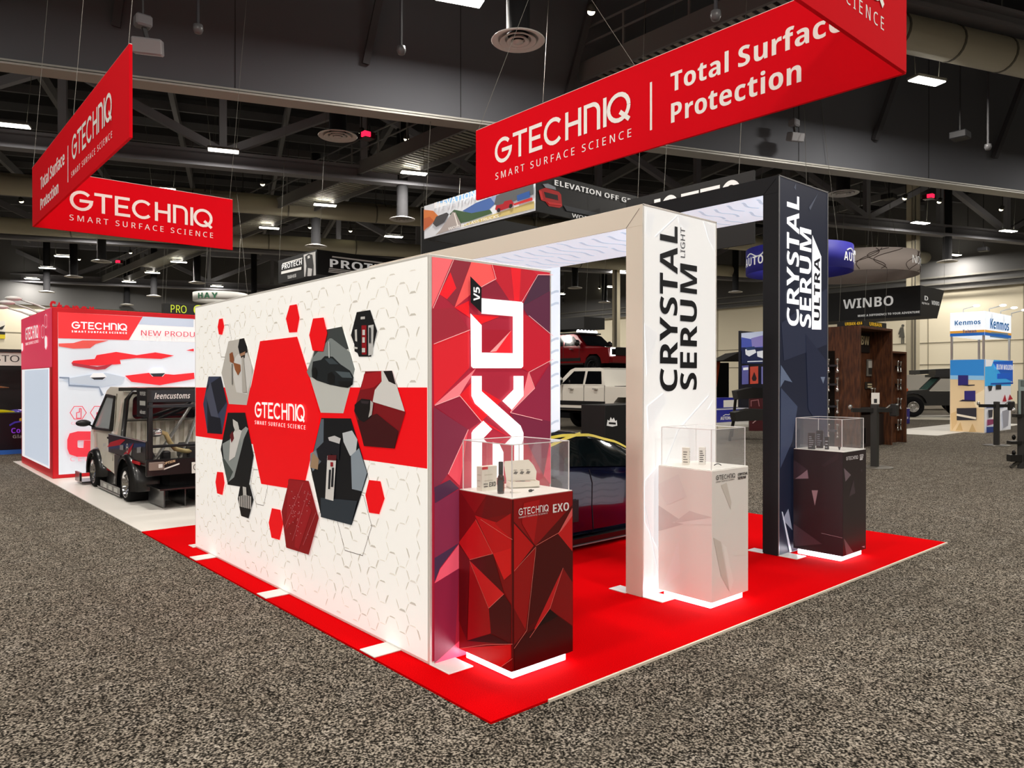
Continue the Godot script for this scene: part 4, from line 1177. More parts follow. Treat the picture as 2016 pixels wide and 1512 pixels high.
	for q in [[1164, 22], [712, 262], [479, 383], [517, 362], [728, 312], [800, 273], [610, 447], [690, 454], [1588, 373], [1781, 390], [1849, 397], [1971, 412], [42, 396], [257, 497], [156, 510], [270, 516], [1180, 567]]:
		var xf := Transform3D(Basis(), at_h(q[0], q[1], 12.4))
		if first: t.global_transform = xf
		else: copy(t, "roof_spotlight", xf)
		first = false
	# exit signs
	for q in [[723, 268, "small red exit sign behind a round diffuser"], [235, 516, "small red exit sign above the red kiosk"], [1828, 388, "small red exit sign right of the tall black archway"]]:
		var p := at_h(q[0], q[1], 12.0)
		t = thing("exit_sign", q[2], "exit sign", p)
		part("case", Shape.new().box(p, Vector3(0.5, 0.26, 0.5), 0.01), mt("3a1014", 0.5), t)
		part("sign_face", Shape.new().box(p + Vector3(-0.16, 0, 0.17) , Vector3(0.3, 0.2, 0.3), 0.01), mt("e01838", 0.5, 0, 1.5), t, "glowing red face")
		part("hanger_rod", Shape.new().bar(p + Vector3(0, 0.12, 0), p + Vector3(0, 3.4, 0), 0.03, 0.03, Vector3.RIGHT), mt("3a3a38", 0.5), t)
	# loudspeakers, junction boxes and rods before the bulkhead
	for q in [[291, 92, 16.5, 0.62, "grey loudspeaker tilted down before the bulkhead at its left"], [1566, 270, 26.0, 0.55, "grey loudspeaker tilted down above the black archway"]]:
		var p := at_d(q[0], q[1], q[2])
		t = thing("loudspeaker", q[4], "loudspeaker", p)
		var sh := Shape.new()
		sh.xf = Transform3D(Basis(Vector3.UP, YAW + 0.3) * Basis(Vector3.RIGHT, 0.3), p)
		part("cabinet", sh.box(Vector3.ZERO, Vector3(q[3], q[3] * 0.55, q[3] * 0.6), 0.03), mt("8a898c", 0.6), t)
		part("bracket", Shape.new().bar(p + Vector3(0, q[3] * 0.2, 0), p + Vector3(-0.1, q[3] * 0.75, 0), 0.08, 0.08, Vector3.RIGHT), mt("3a3a3c", 0.6), t)
		part("junction_box", Shape.new().box(p + Vector3(-0.1, q[3] * 0.85, 0), Vector3(0.34, 0.26, 0.3), 0.04), mt("77767a", 0.5), t)
		part("hanger_rod", Shape.new().bar(p + Vector3(-0.1, q[3], 0), Vector3(p.x - 0.1, 15.2, p.z), 0.03, 0.03, Vector3.RIGHT), mt("4a4a4c", 0.6), t)
	for q in [[390, 58, 16.5, "small grey camera dome on a rod before the bulkhead"], [790, 100, 17.5, "thin rod with a small white disc before the bulkhead"], [1945, 290, 25.0, "thin rod with a bracket end right of the red banner"], [1409, 32, 15.0, "grey security camera on a rod above the red banner"]]:
		var p := at_d(q[0], q[1], q[2])
		t = thing("ceiling_rod", q[3], "rod", p)
		part("rod", Shape.new().bar(p, Vector3(p.x, 15.2, p.z), 0.05, 0.05, Vector3.RIGHT), mt("35353a", 0.6), t)
		part("end_cap", Shape.new(true).lathe(p, Vector3.UP, [[0, -0.1], [0.08, -0.08], [0.11, 0.0], [0.1, 0.1], [0, 0.12]], 14), mt("5a5a5c", 0.4), t)
	for q in [[1890, 267, 26.0, 0.55, "flat black projector box before the bulkhead"], [1750, 388, 38.0, 0.6, "black speaker box behind the bulkhead"], [1936, 491, 50.0, 0.6, "black speaker box under the far truss"]]:
		var p := at_d(q[0], q[1], q[2])
		t = thing("projector", q[4], "projector", p)
		part("case", Shape.new().box(p, Vector3(q[3], 0.26, q[3]), 0.03), mt("17171a", 0.6), t)
		part("hanger_rod", Shape.new().bar(p, Vector3(p.x, 15.2, p.z), 0.04, 0.04, Vector3.RIGHT), mt("2a2a2c", 0.6), t)

# ---------- the red banners over the stand ----------
func banner_panel(parent: Node, a: Vector3, b: Vector3, tall: float) -> Pane:     # a and b: its lower ends, as seen from the side that is read
	var u := (b - a).normalized()
	var n := u.cross(Vector3.UP)
	part("fabric_panel", Shape.new().bar(a + Vector3(0, tall / 2, 0) - n * 0.02, b + Vector3(0, tall / 2, 0) - n * 0.02, 0.04, tall), mt("e4061a", 0.8), parent, "red fabric panel")
	part("top_piping", Shape.new().bar(a + Vector3(0, tall + 0.004, 0) - n * 0.02, b + Vector3(0, tall + 0.004, 0) - n * 0.02, 0.03, 0.012), mt("e8d8d8", 0.5), parent)
	return pane(a, u)

func cable(parent: Node, a: Vector3, b: Vector3, r: float = 0.004) -> void:
	part("cable", Shape.new().tube([a, b], r, 5), mt("77756e", 0.4, 0.4), parent)

func hanging_banners() -> void:
	var h := 4.877; var tall := 1.22
	var w := mt("fffcf8", 0.6)
	var xa := 0.1; var xc := 5.6
	var t := thing("corner_banner", "red L-shaped hanging banner over the white flooring, farther from the aisle corner", "banner", Vector3(2, h, -12), "red corner banners over the stand")
	var p := banner_panel(t, Vector3(xa, h, -14.39), Vector3(xa, h, -6.97), tall)
	logo_px(t, p, [142, 318, 220.7, 229, 141.7, 270], "fffcf8")
	words_px(t, p, "S M A R T   S U R F A C E   S C I E N C E", [140.7, 350, 221, 252, 140.7, 339], w, false)
	words_px(t, p, "Total Surface", [80, 375, 127.3, 325, 80, 349], w)
	words_px(t, p, "Protection", [80, 414, 115.3, 380, 80, 391], w)
	var k := Ink.new(p, 0.002)
	k.line("fffcf8", px(p, [134, 287, 134, 359]), 0.05)
	ink("divider_line", k, t)
	var q := banner_panel(t, Vector3(xa, h, -14.39), Vector3(4.22, h, -14.39), tall)
	logo_px(t, q, [137.3, 412, 416.7, 446, 137.3, 372.5], "fffcf8")
	words_px(t, q, "S M A R T   S U R F A C E   S C I E N C E", [136.7, 433.3, 419.3, 466.7, 136.7, 422], w, false)
	for e in [Vector3(xa, h + tall, -6.99), Vector3(xa, h + tall, -14.3), Vector3(4.15, h + tall, -14.39), Vector3(xa, h + tall, -10.4)]:
		cable(t, e, Vector3(e.x, 14.84, e.z) + Vector3(0.6, 0, 0.4))
	t = thing("corner_banner", "red L-shaped hanging banner above the archways with a two-line slogan", "banner", Vector3(4.5, h, -2), "red corner banners over the stand")
	p = banner_panel(t, Vector3(xc, h, -6.62), Vector3(xc, h, 0.51), tall)
	logo_px(t, p, [974.6, 325, 1240, 239, 974.6, 276], "fffcf8")
	words_px(t, p, "S M A R T   S U R F A C E   S C I E N C E", [975.7, 354.3, 1243, 272, 975.7, 341], w, false)
	words_px(t, p, "Total Surface", [1320.4, 182.3, 1664, 54, 1320.4, 143], w)
	words_px(t, p, "Protection", [1321.4, 242.5, 1577.7, 158, 1321.4, 202], w)
	k = Ink.new(p, 0.002)
	k.line("fffcf8", px(p, [1281.8, 161.7, 1281.8, 256.3]), 0.035)
	ink("divider_line", k, t)
	q = banner_panel(t, Vector3(1.48, h, 0.53), Vector3(xc, h, 0.53), tall)
	var br := hit(q, 1739.3, 60.6)
	words(t, q, "S M A R T   S U R F A C E   S C I E N C E", br - Vector2(3.0, 0), br, br + Vector2(-3.0, 0.125), w, false)
	logo(t, q, br + Vector2(-3.0, 0.23), br + Vector2(-0.02, 0.23), br + Vector2(-3.0, 0.7), "fffcf8")
	for e in [[Vector3(xc, h + tall, -6.55), [952, 246, 1040, 0]], [Vector3(xc, h + tall, -3.05), [1248, 130, 1165, 0]]]:
		var far: Vector3 = at_pl(e[1][2], e[1][3], e[0], c_front)
		var dir: Vector3 = (far - e[0]).normalized()
		cable(t, e[0], e[0] + dir * ((14.84 - e[0].y) / dir.y))
	cable(t, Vector3(xc, h + tall, 0.4), Vector3(xc + 0.4, 14.84, 0.9))
	cable(t, Vector3(1.6, h + tall, 0.53), Vector3(1.2, 14.84, 0.9))

# ---------- the red product kiosk ----------
func product_kiosk() -> void:
	var x0 := -0.09; var x1 := 5.95; var z0 := -11.12; var z1 := -14.5; var tall := 2.96
	var t := thing("product_kiosk", "red framed product kiosk with bright picture front behind the race truck", "kiosk", Vector3(2.9, 0.01, -12.8))
	part("box", Shape.new().span(Vector3(x0, 0.01, z0), Vector3(x1, tall, z1), 0.01), mt("d8041a", 0.45), t, "red cabinet")
	var p := pane(Vector3(x0, 0, z0), Vector3.RIGHT)
	var A := func(f: Array) -> PackedVector2Array: return px(p, zm(30, 580, 5.449, f))
	var B := func(f: Array) -> PackedVector2Array: return px(p, zm(0, 460, 2.52, f))
	var tl: Vector2 = A.call([455, 187])[0]
	var bl: Vector2 = B.call([291, 1196])[0]
	var xr := 5.8
	var k := Ink.new(p, 0.006, 0.003)
	k.poly("dfe7f2", PackedVector2Array([bl, Vector2(xr, bl.y), Vector2(xr, tl.y), tl]))
	k.poly("f6f7fa", PackedVector2Array([A.call([1215, 488])[0], Vector2(xr, A.call([1215, 488])[0].y), Vector2(xr, tl.y), A.call([1365, 238])[0]]))
	k.poly("c6d3e8", A.call([1315, 320, 1365, 238, 1912, 262, 1912, 350]))
	k.poly("f5333a", A.call([455, 187, 1365, 238, 1215, 488, 458, 468]))
	k.poly("ee5a54", A.call([462, 525, 620, 520, 720, 492, 1000, 492, 860, 530, 800, 575, 620, 580, 465, 556]))
	k.poly("ee2430", A.call([600, 735, 620, 710, 850, 690, 870, 650, 1080, 615, 1300, 650, 1500, 620, 1700, 655, 1560, 690, 1300, 680, 1120, 700, 1130, 745, 900, 762, 620, 757]))
	k.poly("ee2430", A.call([1830, 598, 1910, 580, 1912, 608]))
	k.poly("c2cddc", B.call([292, 712, 345, 716, 440, 700, 520, 690, 620, 712, 600, 745, 500, 760, 345, 740]))
	k.poly("b23040", B.call([352, 640, 480, 660, 560, 646, 520, 672, 480, 676, 360, 655]))
	k.poly("f02430", B.call([618, 705, 740, 690, 860, 700, 960, 690, 962, 720, 790, 752, 650, 735]))
	k.poly("8492a8", B.call([292, 710, 342, 712, 342, 748, 490, 758, 512, 800, 500, 805, 488, 766, 338, 757, 336, 718, 292, 718]))
	for d in [[485, 710, 42, 18], [778, 690, 42, 24]]:
		k.poly("f4f6fa", B.call([d[0] - d[2], d[1], d[0] - d[2] * 0.6, d[1] - d[3], d[0] + d[2] * 0.6, d[1] - d[3], d[0] + d[2], d[1], d[0] + d[2] * 0.6, d[1] + d[3] * 0.8, d[0] - d[2] * 0.6, d[1] + d[3] * 0.8]))
		k.poly("2a2c34", B.call([d[0] - d[2] * 0.9, d[1] + 4, d[0] + d[2] * 0.9, d[1] + 2, d[0] + d[2] * 0.5, d[1] + d[3] * 0.8, d[0] - d[2] * 0.5, d[1] + d[3] * 0.8]))
	for c in [385, 485]:
		var hx := []
		for i in 6:
			hx.append(c + 40 * cos(TAU * i / 6)); hx.append(888 + 36 * sin(TAU * i / 6))
		k.line("e8485c", B.call(hx), 0.012, true)
		k.line("e8485c", B.call([c - 8, 915, c - 8, 888, c + 6, 885, c + 6, 868, c + 14, 868, c + 14, 915]), 0.014, true)
	k.line("f0384a", B.call([455, 1002, 385, 1002, 362, 1008, 356, 1024, 356, 1060, 362, 1076, 385, 1084, 455, 1084]), 0.155)
	k.line("f0384a", B.call([412, 1044, 455, 1044]), 0.13)
	ink("picture_sign", k, t, 0.16, 0.5, "backlit picture front in red and pale blue")
	logo(t, p, A.call([598, 366])[0], A.call([1185, 388])[0], A.call([598, 290])[0], "fbfbfb", 0.5, 0.06)
	words(t, p, "S M A R T  S U R F A C E  S C I E N C E", A.call([598, 406])[0], A.call([1188, 424])[0], A.call([598, 386])[0], mt("fbfbfb", 0.5, 0, 0.5), true, 0.06)
	words(t, p, "NEW PRODUCTS", A.call([1340, 440])[0], A.call([2080, 462])[0], A.call([1340, 384])[0], mt("c83048", 0.5, 0, 0.3), false, 0.06)
	words(t, p, "C E R A M I C", B.call([345, 1128])[0], B.call([590, 1124])[0], B.call([345, 1106])[0], mt("e89aa8", 0.5, 0, 0.3), false, 0.06)
	words(t, p, "CLEAR", B.call([350, 946])[0], B.call([420, 946])[0], B.call([350, 934])[0], mt("e88a98", 0.5, 0, 0.3), false, 0.06)
	# side panel
	var s := pane(Vector3(x0, 0, z1), Vector3.BACK)
	var wide := z0 - z1
	var C := func(f: Array) -> PackedVector2Array: return px(s, zm(0, 560, 3.78, f))
	k = Ink.new(s, 0.004, 0.003)
	k.poly("d23a58", PackedVector2Array([Vector2(0.03, 1.93), Vector2(wide - 0.02, 1.93), Vector2(wide - 0.02, tall - 0.01), Vector2(0.03, tall - 0.01)]))
	k.poly("f4f4f8", rect(0.12, 0.16, wide - 0.24, 1.92))
	k.poly("cdd9ea", rect(0.5, 0.2, wide - 0.3, 1.9))
	for hx in [[346, 380, 356, 395, 357, 455, 348, 487, 340, 470, 338, 400], [172, 433, 178, 445, 178, 485, 172, 500, 166, 488, 166, 445]]:
		k.poly("fbfbfd", C.call(hx))
	for hx in [[350, 222, 358, 235, 358, 310, 350, 325, 343, 310, 343, 235], [328, 300, 337, 315, 337, 385, 328, 402, 319, 388, 319, 318]]:
		k.line("f4d8e0", C.call(hx), 0.015, true)
	ink("side_sign", k, t, 0.3, 0.5, "pink and white side graphic")
	logo(t, s, C.call([203, 416])[0], C.call([300, 398])[0], C.call([203, 325])[0], "fbfbfb", 0.3, 0.03)
	words(t, s, "S M A R T  S U R F A C E  S C I E N C E", C.call([203, 455])[0], C.call([300, 432])[0], C.call([203, 435])[0], mt("fbfbfb", 0.5, 0, 0.3), false, 0.03)
	# three arm lamps clipped to its upper side edge
	for a in [[34.5, 588, 88, 605, "white arm lamp on the kiosk edge, the one closest to the picture front"], [21.4, 596, 71.4, 613, "white arm lamp on the kiosk edge, middle of three"], [9, 604.8, 57, 619.5, "white arm lamp on the kiosk edge, the one farthest from the picture front"]]:
		var e := at_pl(a[2], a[3], Vector3(x0, 0, 0), Vector3.RIGHT)
		e.y = tall
		var hd := at_pl(a[0], a[1], e, Vector3.BACK)
		var l := thing("arm_lamp", a[4], "lamp", e, "arm lamps on the kiosk")
		part("clamp", Shape.new().box(e + Vector3(0.05, 0.02, 0), Vector3(0.1, 0.04, 0.06), 0.01), mt("c8c8c8", 0.4, 0.3), l)
		part("arm", Shape.new(true).tube([e + Vector3(0, 0.03, 0), e.lerp(hd, 0.3) + Vector3(0, 0.03, 0), hd], 0.022, 8, 0.012), mt("d8d8d8", 0.4, 0.3), l)
		part("head", Shape.new(true).ball(hd + Vector3(-0.06, 0.0, 0), Vector3(0.13, 0.04, 0.09)), mt("e8e8e6", 0.4), l)
	# red letters of the stand behind, standing above the kiosk roof
	var st := at_d(98, 600, 21.0)
	var pn := pane(Vector3(st.x, 0, st.z), Vector3.RIGHT)
	var sg := thing("channel_letter_sign", "red channel letters showing above the red kiosk roof", "sign", Vector3(st.x, 0, st.z))
	var la := hit(pn, 98, 622); var lb := hit(pn, 185, 626); var lc := hit(pn, 98, 592)
	words(sg, pn, "Stoner", la, Vector2(lb.x, la.y), Vector2(la.x, lc.y), mt("e01424", 0.4, 0, 0.15), true, 0.0)
	part("post", Shape.new().box(Vector3(st.x + 1.2, la.y / 2, st.z - 0.1), Vector3(0.12, la.y, 0.12)), mt("2a2a2c", 0.6), sg)
	part("rail", Shape.new().bar(Vector3(st.x - 0.1, la.y - 0.05, st.z - 0.05), Vector3(st.x + 2.9, la.y - 0.05, st.z - 0.05), 0.08, 0.1), mt("2a2a2c", 0.6), sg)

# ---------- vehicles ----------
func wheel(parent: Node, c: Vector3, axis: Vector3, r: float, w: float, rim: float, rim_m: Material, spokes: int) -> void:   # c: centre of the outer face, axis points outwards
	var n := axis.normalized()
	var o := c - n * w
	var tyre := part("tyre", Shape.new(true).lathe(o, n, [[rim, 0.0], [r * 0.93, 0.0], [r, w * 0.12], [r, w * 0.88], [r * 0.93, w], [rim * 1.02, w], [rim, w * 0.96]], 36), mt("161617", 0.85), parent, "black tyre")
	var rm := part("rim", Shape.new(true).lathe(o, n, [[rim, 0.02], [rim * 0.98, w * 0.97], [rim * 1.02, w * 1.0], [rim * 0.93, w * 0.98], [rim * 0.9, w * 0.72], [rim * 0.3, w * 0.66], [rim * 0.22, w * 0.8], [0, w * 0.82]], 32), rim_m, parent, "bright wheel rim")
	var s := n.cross(Vector3.UP).normalized()
	var sp := Shape.new()
	for i in spokes:
		var a := TAU * i / spokes
		var d := s * cos(a) + Vector3.UP * sin(a)
		sp.bar(c - n * w * 0.2 + d * rim * 0.15, c - n * w * 0.1 + d * rim * 0.92, rim * 0.09, rim * 0.12, n)
	part("spokes", sp, rim_m, rm)
	if tyre: pass

func strip(parent: Node, called: String, face: Pane, hex: String, x0: float, y0: float, x1: float, y1: float, lift: float = 0.003) -> void:
	var k := Ink.new(face, lift)
	k.poly(hex, rect(x0, y0, x1, y1))
	ink(called, k, parent)

func drift_truck() -> void:
	var t := thing("race_truck", "small cream and black race truck with wide wheels, wing and sponsor stickers", "truck", Vector3(0.95, 0.01, -8.4))
	var xl := 0.27; var xr := 1.63
	var xm := (xl + xr) / 2.0; var hw := (xr - xl) / 2.0
	var cream := mt("eae4d6", 0.35, 0, 0, 0.4)
	var black := mt("141416", 0.3, 0, 0, 0.5)
	var f := Vector3.FORWARD; var s := Vector3.RIGHT; var o := Vector3(xm, 0, 0)
	var taper := func(_x: float, y: float) -> float: return hw - maxf(0.0, y - 0.92) * 0.1
	part("cab", Shape.new().side(PackedVector2Array([Vector2(8.36, 0.5), Vector2(8.36, 0.9), Vector2(8.22, 1.52), Vector2(8.3, 1.59), Vector2(9.05, 1.6), Vector2(9.25, 1.54), Vector2(9.98, 0.9), Vector2(10.05, 0.86), Vector2(10.08, 0.42), Vector2(9.9, 0.4), Vector2(9.86, 0.52), Vector2(9.36, 0.52), Vector2(9.3, 0.4), Vector2(8.4, 0.3)]), taper, o, f, s), cream, t, "cream cab")
	for sd: float in [-1.0, 1.0]:
		var wn := func(_x: float, y: float) -> float: return hw + 0.006 - maxf(0.0, y - 0.92) * 0.1
		var g := Shape.new()
		var pts := PackedVector2Array([Vector2(8.72, 0.95), Vector2(8.66, 1.45), Vector2(9.16, 1.47), Vector2(9.86, 0.93)])
		var q := []
		for v in pts: q.append(o + f * v.x + Vector3.UP * v.y + s * (wn.call(v.x, v.y) * sd))
		g.quad(q[0], q[1], q[2], q[3])
		part("side_window", g, mt("c4ccd0", 0.08, 0.2), t, "side window")
		var fr := Shape.new()
		for i in 4: fr.bar(q[i], q[(i + 1) % 4], 0.035, 0.045, s)
		part("window_frame", fr, mt("101012", 0.5), t, "black window frame")
		part("door_handle", Shape.new().box(o + f * 8.82 + Vector3(0, 0.83, 0) + s * (hw + 0.012) * sd, Vector3(0.02, 0.03, 0.1), 0.005), mt("1a1a1c", 0.5), t)
		var dl := Shape.new()
		dl.bar(o + f * 8.6 + Vector3(0, 0.5, 0) + s * (hw + 0.001) * sd, o + f * 8.58 + Vector3(0, 1.5, 0) + s * (hw - 0.05) * sd, 0.008, 0.01, s)
		part("door_seam", dl, mt("6a655a", 0.7), t)
	# rear face of the cab: ribs and dark window
	var cb := pane(Vector3(xl, 0, -8.345), Vector3.RIGHT)
	for i in 9:
		part("panel_rib", Shape.new().bar(Vector3(xl + 0.14 + i * 0.135, 0.6, -8.335), Vector3(xl + 0.14 + i * 0.135, 1.08, -8.3), 0.05, 0.03, Vector3.BACK), cream, t)
	var rw := PackedVector2Array()
	for c in [[0.2, 1.22, 180], [1.16, 1.22, 270], [1.16, 1.42, 0], [0.2, 1.42, 90]]:
		rw.append_array(arc(Vector2(c[0], c[1]), Vector2(0.07, 0.07), c[2], c[2] + 90, 4))
	var cbt := pane(Vector3(xl, 0, -8.335), Vector3.RIGHT, Vector3(0, 1, 0.16))
	part("rear_window", Shape.new().prism(rw, cbt.o + Vector3(0, 0, 0.115) - Vector3(0, 0, 0.0), Vector3.RIGHT, Vector3(0, 0.99, 0.13), 0.01), mt("17181c", 0.06, 0.1), t, "dark rear window")
	part("roof_drip", Shape.new().bar(Vector3(xl - 0.01, 1.57, -8.2), Vector3(xr + 0.01, 1.57, -8.2), 0.06, 0.05), mt("2a2824", 0.5), t)
	part("cab_hoop", Shape.new(true).tube([Vector3(xl + 0.03, 0.62, -8.25), Vector3(xl + 0.07, 1.42, -8.1), Vector3(xl + 0.14, 1.53, -8.08), Vector3(xr - 0.14, 1.53, -8.08), Vector3(xr - 0.07, 1.42, -8.1), Vector3(xr - 0.03, 0.62, -8.25)], 0.035, 8), black, t, "black edge hoop")
	part("mirror", Shape.new(true).ball(Vector3(xl - 0.17, 1.02, -9.72), Vector3(0.11, 0.055, 0.05)).tube([Vector3(xl - 0.1, 1.0, -9.72), Vector3(xl + 0.02, 0.93, -9.7)], 0.014, 6), mt("131315", 0.4), t, "black door mirror")
	# load bed
	var bw := 0.035
	part("bed_floor", Shape.new().span(Vector3(xl, 0.56, -6.78), Vector3(xr, 0.6, -8.4)), black, t)
	for x in [xl - 0.03, xr + 0.03 - bw]:
		part("bed_side", Shape.new().span(Vector3(x, 0.62, -6.78), Vector3(x + bw, 0.9, -8.75), 0.008), black, t, "black bed side")
		part("side_panel", Shape.new().span(Vector3(x, 0.3, -8.05), Vector3(x + bw, 0.62, -8.4), 0.006), black, t)
	part("tailgate", Shape.new().span(Vector3(xl - 0.03, 0.44, -6.74), Vector3(xr + 0.03, 0.66, -6.8), 0.01), black, t, "black tailgate")
	part("bed_rail", Shape.new(true).tube([Vector3(xl, 0.82, -6.9), Vector3(xr, 0.82, -6.9)], 0.02, 8), mt("5a5a5e", 0.3, 0.8), t)
	var ls := pane(Vector3(xl - 0.03, 0, -8.75), Vector3.BACK)
	var Q := func(fl: Array) -> PackedVector2Array: return px(ls, zm(140, 740, 5.4, fl))
	var k := Ink.new(ls, 0.003, 0.0007, true)
	for r in [["c01424", [385, 755, 420, 705, 530, 672, 580, 678, 520, 735, 440, 750]], ["b81424", [560, 830, 610, 780, 668, 712, 640, 800, 600, 850]], ["a8a6a0", [622, 830, 645, 790, 650, 780, 640, 850]], ["c8c6c2", [345, 720, 378, 712, 372, 745, 345, 752]], ["8c8c8e", [522, 735, 560, 735, 560, 790, 522, 785]], ["8c8c8e", [705, 760, 748, 755, 748, 815, 705, 820]]]:
		k.poly(r[0], Q.call(r[1]))
	k.line("e8e6e2", arc(Q.call([602, 768])[0], Vector2(0.045, 0.06), 0, 360, 18), 0.01)
	k.line("e8e6e2", Q.call([590, 775, 602, 755, 614, 775]), 0.01)
	ink("sticker_print", k, t, 0.0, 0.4, "red swoosh and sponsor stickers")
	# body below the bed: door-side valance, flares and skirt
	var vp := PackedVector2Array([Vector2(7.98, 0.62), Vector2(8.35, 0.62), Vector2(8.35, 0.1), Vector2(8.02, 0.1)])
	for sd: float in [-1.0, 1.0]:
		var xo := xm + sd * (hw + 0.03)
		for az in [[-7.68, 0.56], [-9.62, 0.5]]:
			var fl := Shape.new(true)
			var rows := []
			for i in 13:
				var a := deg_to_rad(lerpf(-8, 188, i / 12.0))
				var d := Vector3(0, sin(a), -cos(a))
				var c0 := Vector3(0, 0.25, az[0])
				rows.append([c0 + d * (az[1] - 0.2) + Vector3(xo + sd * 0.05, 0, 0), c0 + d * (az[1] - 0.17) + Vector3(xo + sd * 0.06, 0, 0), c0 + d * (az[1] - 0.11) + Vector3(xo - sd * 0.03, 0, 0), c0 + d * (az[1] - 0.1) + Vector3(xo - sd * 0.3, 0, 0)])
			fl.skin(rows)
			part("wheel_flare", fl, black, t, "glossy black wheel flare")
		part("valance", Shape.new().span(Vector3(xo - sd * 0.12, 0.06, -8.0), Vector3(xo - sd * 0.1, 0.62, -9.3)), black, t)
		part("red_trim", Shape.new().box(Vector3(xo - sd * 0.085, 0.36, -8.8), Vector3(0.012, 0.11, 0.8)), mt("c41420", 0.35), t, "red trim strip")
		part("side_skirt", Shape.new().span(Vector3(xo - sd * 0.2, 0.035, -8.0), Vector3(xo + sd * 0.02, 0.06, -9.35)), black, t)
		part("skirt_fin", Shape.new().span(Vector3(xo + sd * 0.0, 0.05, -8.02), Vector3(xo + sd * 0.012, 0.16, -9.2)), black, t, "black skirt fin with stickers")
		for i in 3:
			part("skirt_sticker", Shape.new().box(Vector3(xo + sd * 0.014, 0.105, -8.25 - i * 0.32), Vector3(0.004, 0.06, 0.2)), mt("b8b8b4", 0.5), t)
	part("fender_highlight", Shape.new().span(Vector3(xl - 0.035, 0.57, -7.42), Vector3(xl - 0.025, 0.61, -7.05)), mt("c41420", 0.3), t, "red fender strip")
	part("front_splitter", Shape.new().span(Vector3(xl - 0.16, 0.04, -9.9), Vector3(xr + 0.16, 0.065, -10.4), 0.004), black, t)
	for x in [xl - 0.16, xr + 0.13]:
		part("splitter_fin", Shape.new().span(Vector3(x, 0.06, -10.05), Vector3(x + 0.03, 0.2, -10.4)), black, t)
	part("front_bumper", Shape.new().span(Vector3(xl, 0.1, -10.0), Vector3(xr, 0.45, -10.12), 0.02), black, t)
	var rim := mt("d8d8da", 0.12, 0.95)
	for sd: float in [-1.0, 1.0]:
		for z in [-7.68, -9.62]:
			wheel(t, Vector3(xm + sd * (hw + 0.06), 0.255, z), Vector3(sd, 0, 0), 0.245, 0.31 if z > -8.0 else 0.24, 0.185, rim, 10)
	# rear: lamps, plate, sticker, diffuser fins
	var rp := pane(Vector3(xl, 0, -6.738), Vector3.RIGHT)
	var R := func(fl: Array) -> PackedVector2Array: return px(rp, zm(140, 740, 5.4, fl))
	for x in [0.0, 1.17]:
		part("tail_lamp", Shape.new().box(Vector3(xl + 0.09 + x, 0.575, -6.735), Vector3(0.19, 0.11, 0.03), 0.01), mt("8a7a72", 0.15), t, "smoked tail lamp")
		part("lamp_lens", Shape.new().box(Vector3(xl + 0.135 + x, 0.575, -6.718), Vector3(0.05, 0.05, 0.01), 0.003), mt("e8e4e0", 0.2), t)
	part("number_plate", Shape.new().box(Vector3(xl + 0.68, 0.52, -6.725), Vector3(0.3, 0.15, 0.01), 0.002), mt("e8e8e4", 0.4), t, "white number plate")
	words(t, pane(Vector3(xl + 0.53, 0.445, -6.719), Vector3.RIGHT), "OH", Vector2(0.02, 0.045), Vector2(0.12, 0.045), Vector2(0.02, 0.12), mt("1a1a1c"), false, 0.002)
	words(t, rp, "OPTION", R.call([985, 945])[0], R.call([1105, 915])[0], R.call([985, 920])[0], mt("e8c8a0", 0.5), true, 0.004)
	k = Ink.new(rp, 0.004)
	k.poly("e8e6e2", R.call([982, 985, 1150, 925, 1152, 940, 985, 1000]))
	ink("sticker_print", k, t)
	for i in 5:
		part("diffuser_fin", Shape.new().span(Vector3(xl + 0.14 + i * 0.26, 0.04, -6.6), Vector3(xl + 0.155 + i * 0.26, 0.26, -7.3)), black, t)
	part("diffuser_tray", Shape.new().span(Vector3(xl + 0.1, 0.26, -6.62), Vector3(xr - 0.1, 0.28, -7.4)), black, t)
	part("chassis", Shape.new().span(Vector3(xl + 0.3, 0.2, -6.9), Vector3(xr - 0.3, 0.5, -9.8)), mt("1c1c1e", 0.7), t)
	# cage, hose, filter
	var steel := mt("a8a6a0", 0.25, 0.8)
	for l in [[Vector3(xl + 0.12, 0.62, -6.95), Vector3(1.3, 1.42, -8.1)], [Vector3(xl + 0.45, 0.62, -6.95), Vector3(1.42, 1.44, -8.1)], [Vector3(xr - 0.1, 0.62, -6.95), Vector3(xr - 0.3, 1.4, -8.1)]]:
		part("cage_tube", Shape.new(true).tube(l, 0.024, 8), steel, t, "bare steel cage tube")
	part("cross_bar", Shape.new(true).tube([Vector3(xl + 0.03, 1.12, -8.15), Vector3(xr - 0.03, 1.12, -8.15)], 0.02, 8), steel, t)
	part("air_filter", Shape.new(true).lathe(Vector3(0.36, 1.0, -6.95), Vector3(1, 0.0, 0), [[0, 0], [0.055, 0.0], [0.055, 0.1], [0.04, 0.12], [0, 0.12]], 16), mt("c8c8ca", 0.2, 0.8), t, "silver air filter")
	part("hose", Shape.new(true).tube([Vector3(0.46, 1.01, -6.95), Vector3(0.54, 0.98, -6.96), Vector3(0.6, 0.86, -7.0), Vector3(0.68, 0.76, -7.02), Vector3(0.82, 0.72, -7.05), Vector3(0.95, 0.71, -7.1)], 0.032, 10), mt("b8a878", 0.4), t, "yellowish ribbed hose")
	part("engine", Shape.new().box(Vector3(1.05, 0.7, -7.3), Vector3(0.4, 0.22, 0.5), 0.03).box(Vector3(0.6, 0.66, -7.2), Vector3(0.12, 0.14, 0.12), 0.02), mt("3a3a3c", 0.4, 0.4), t)
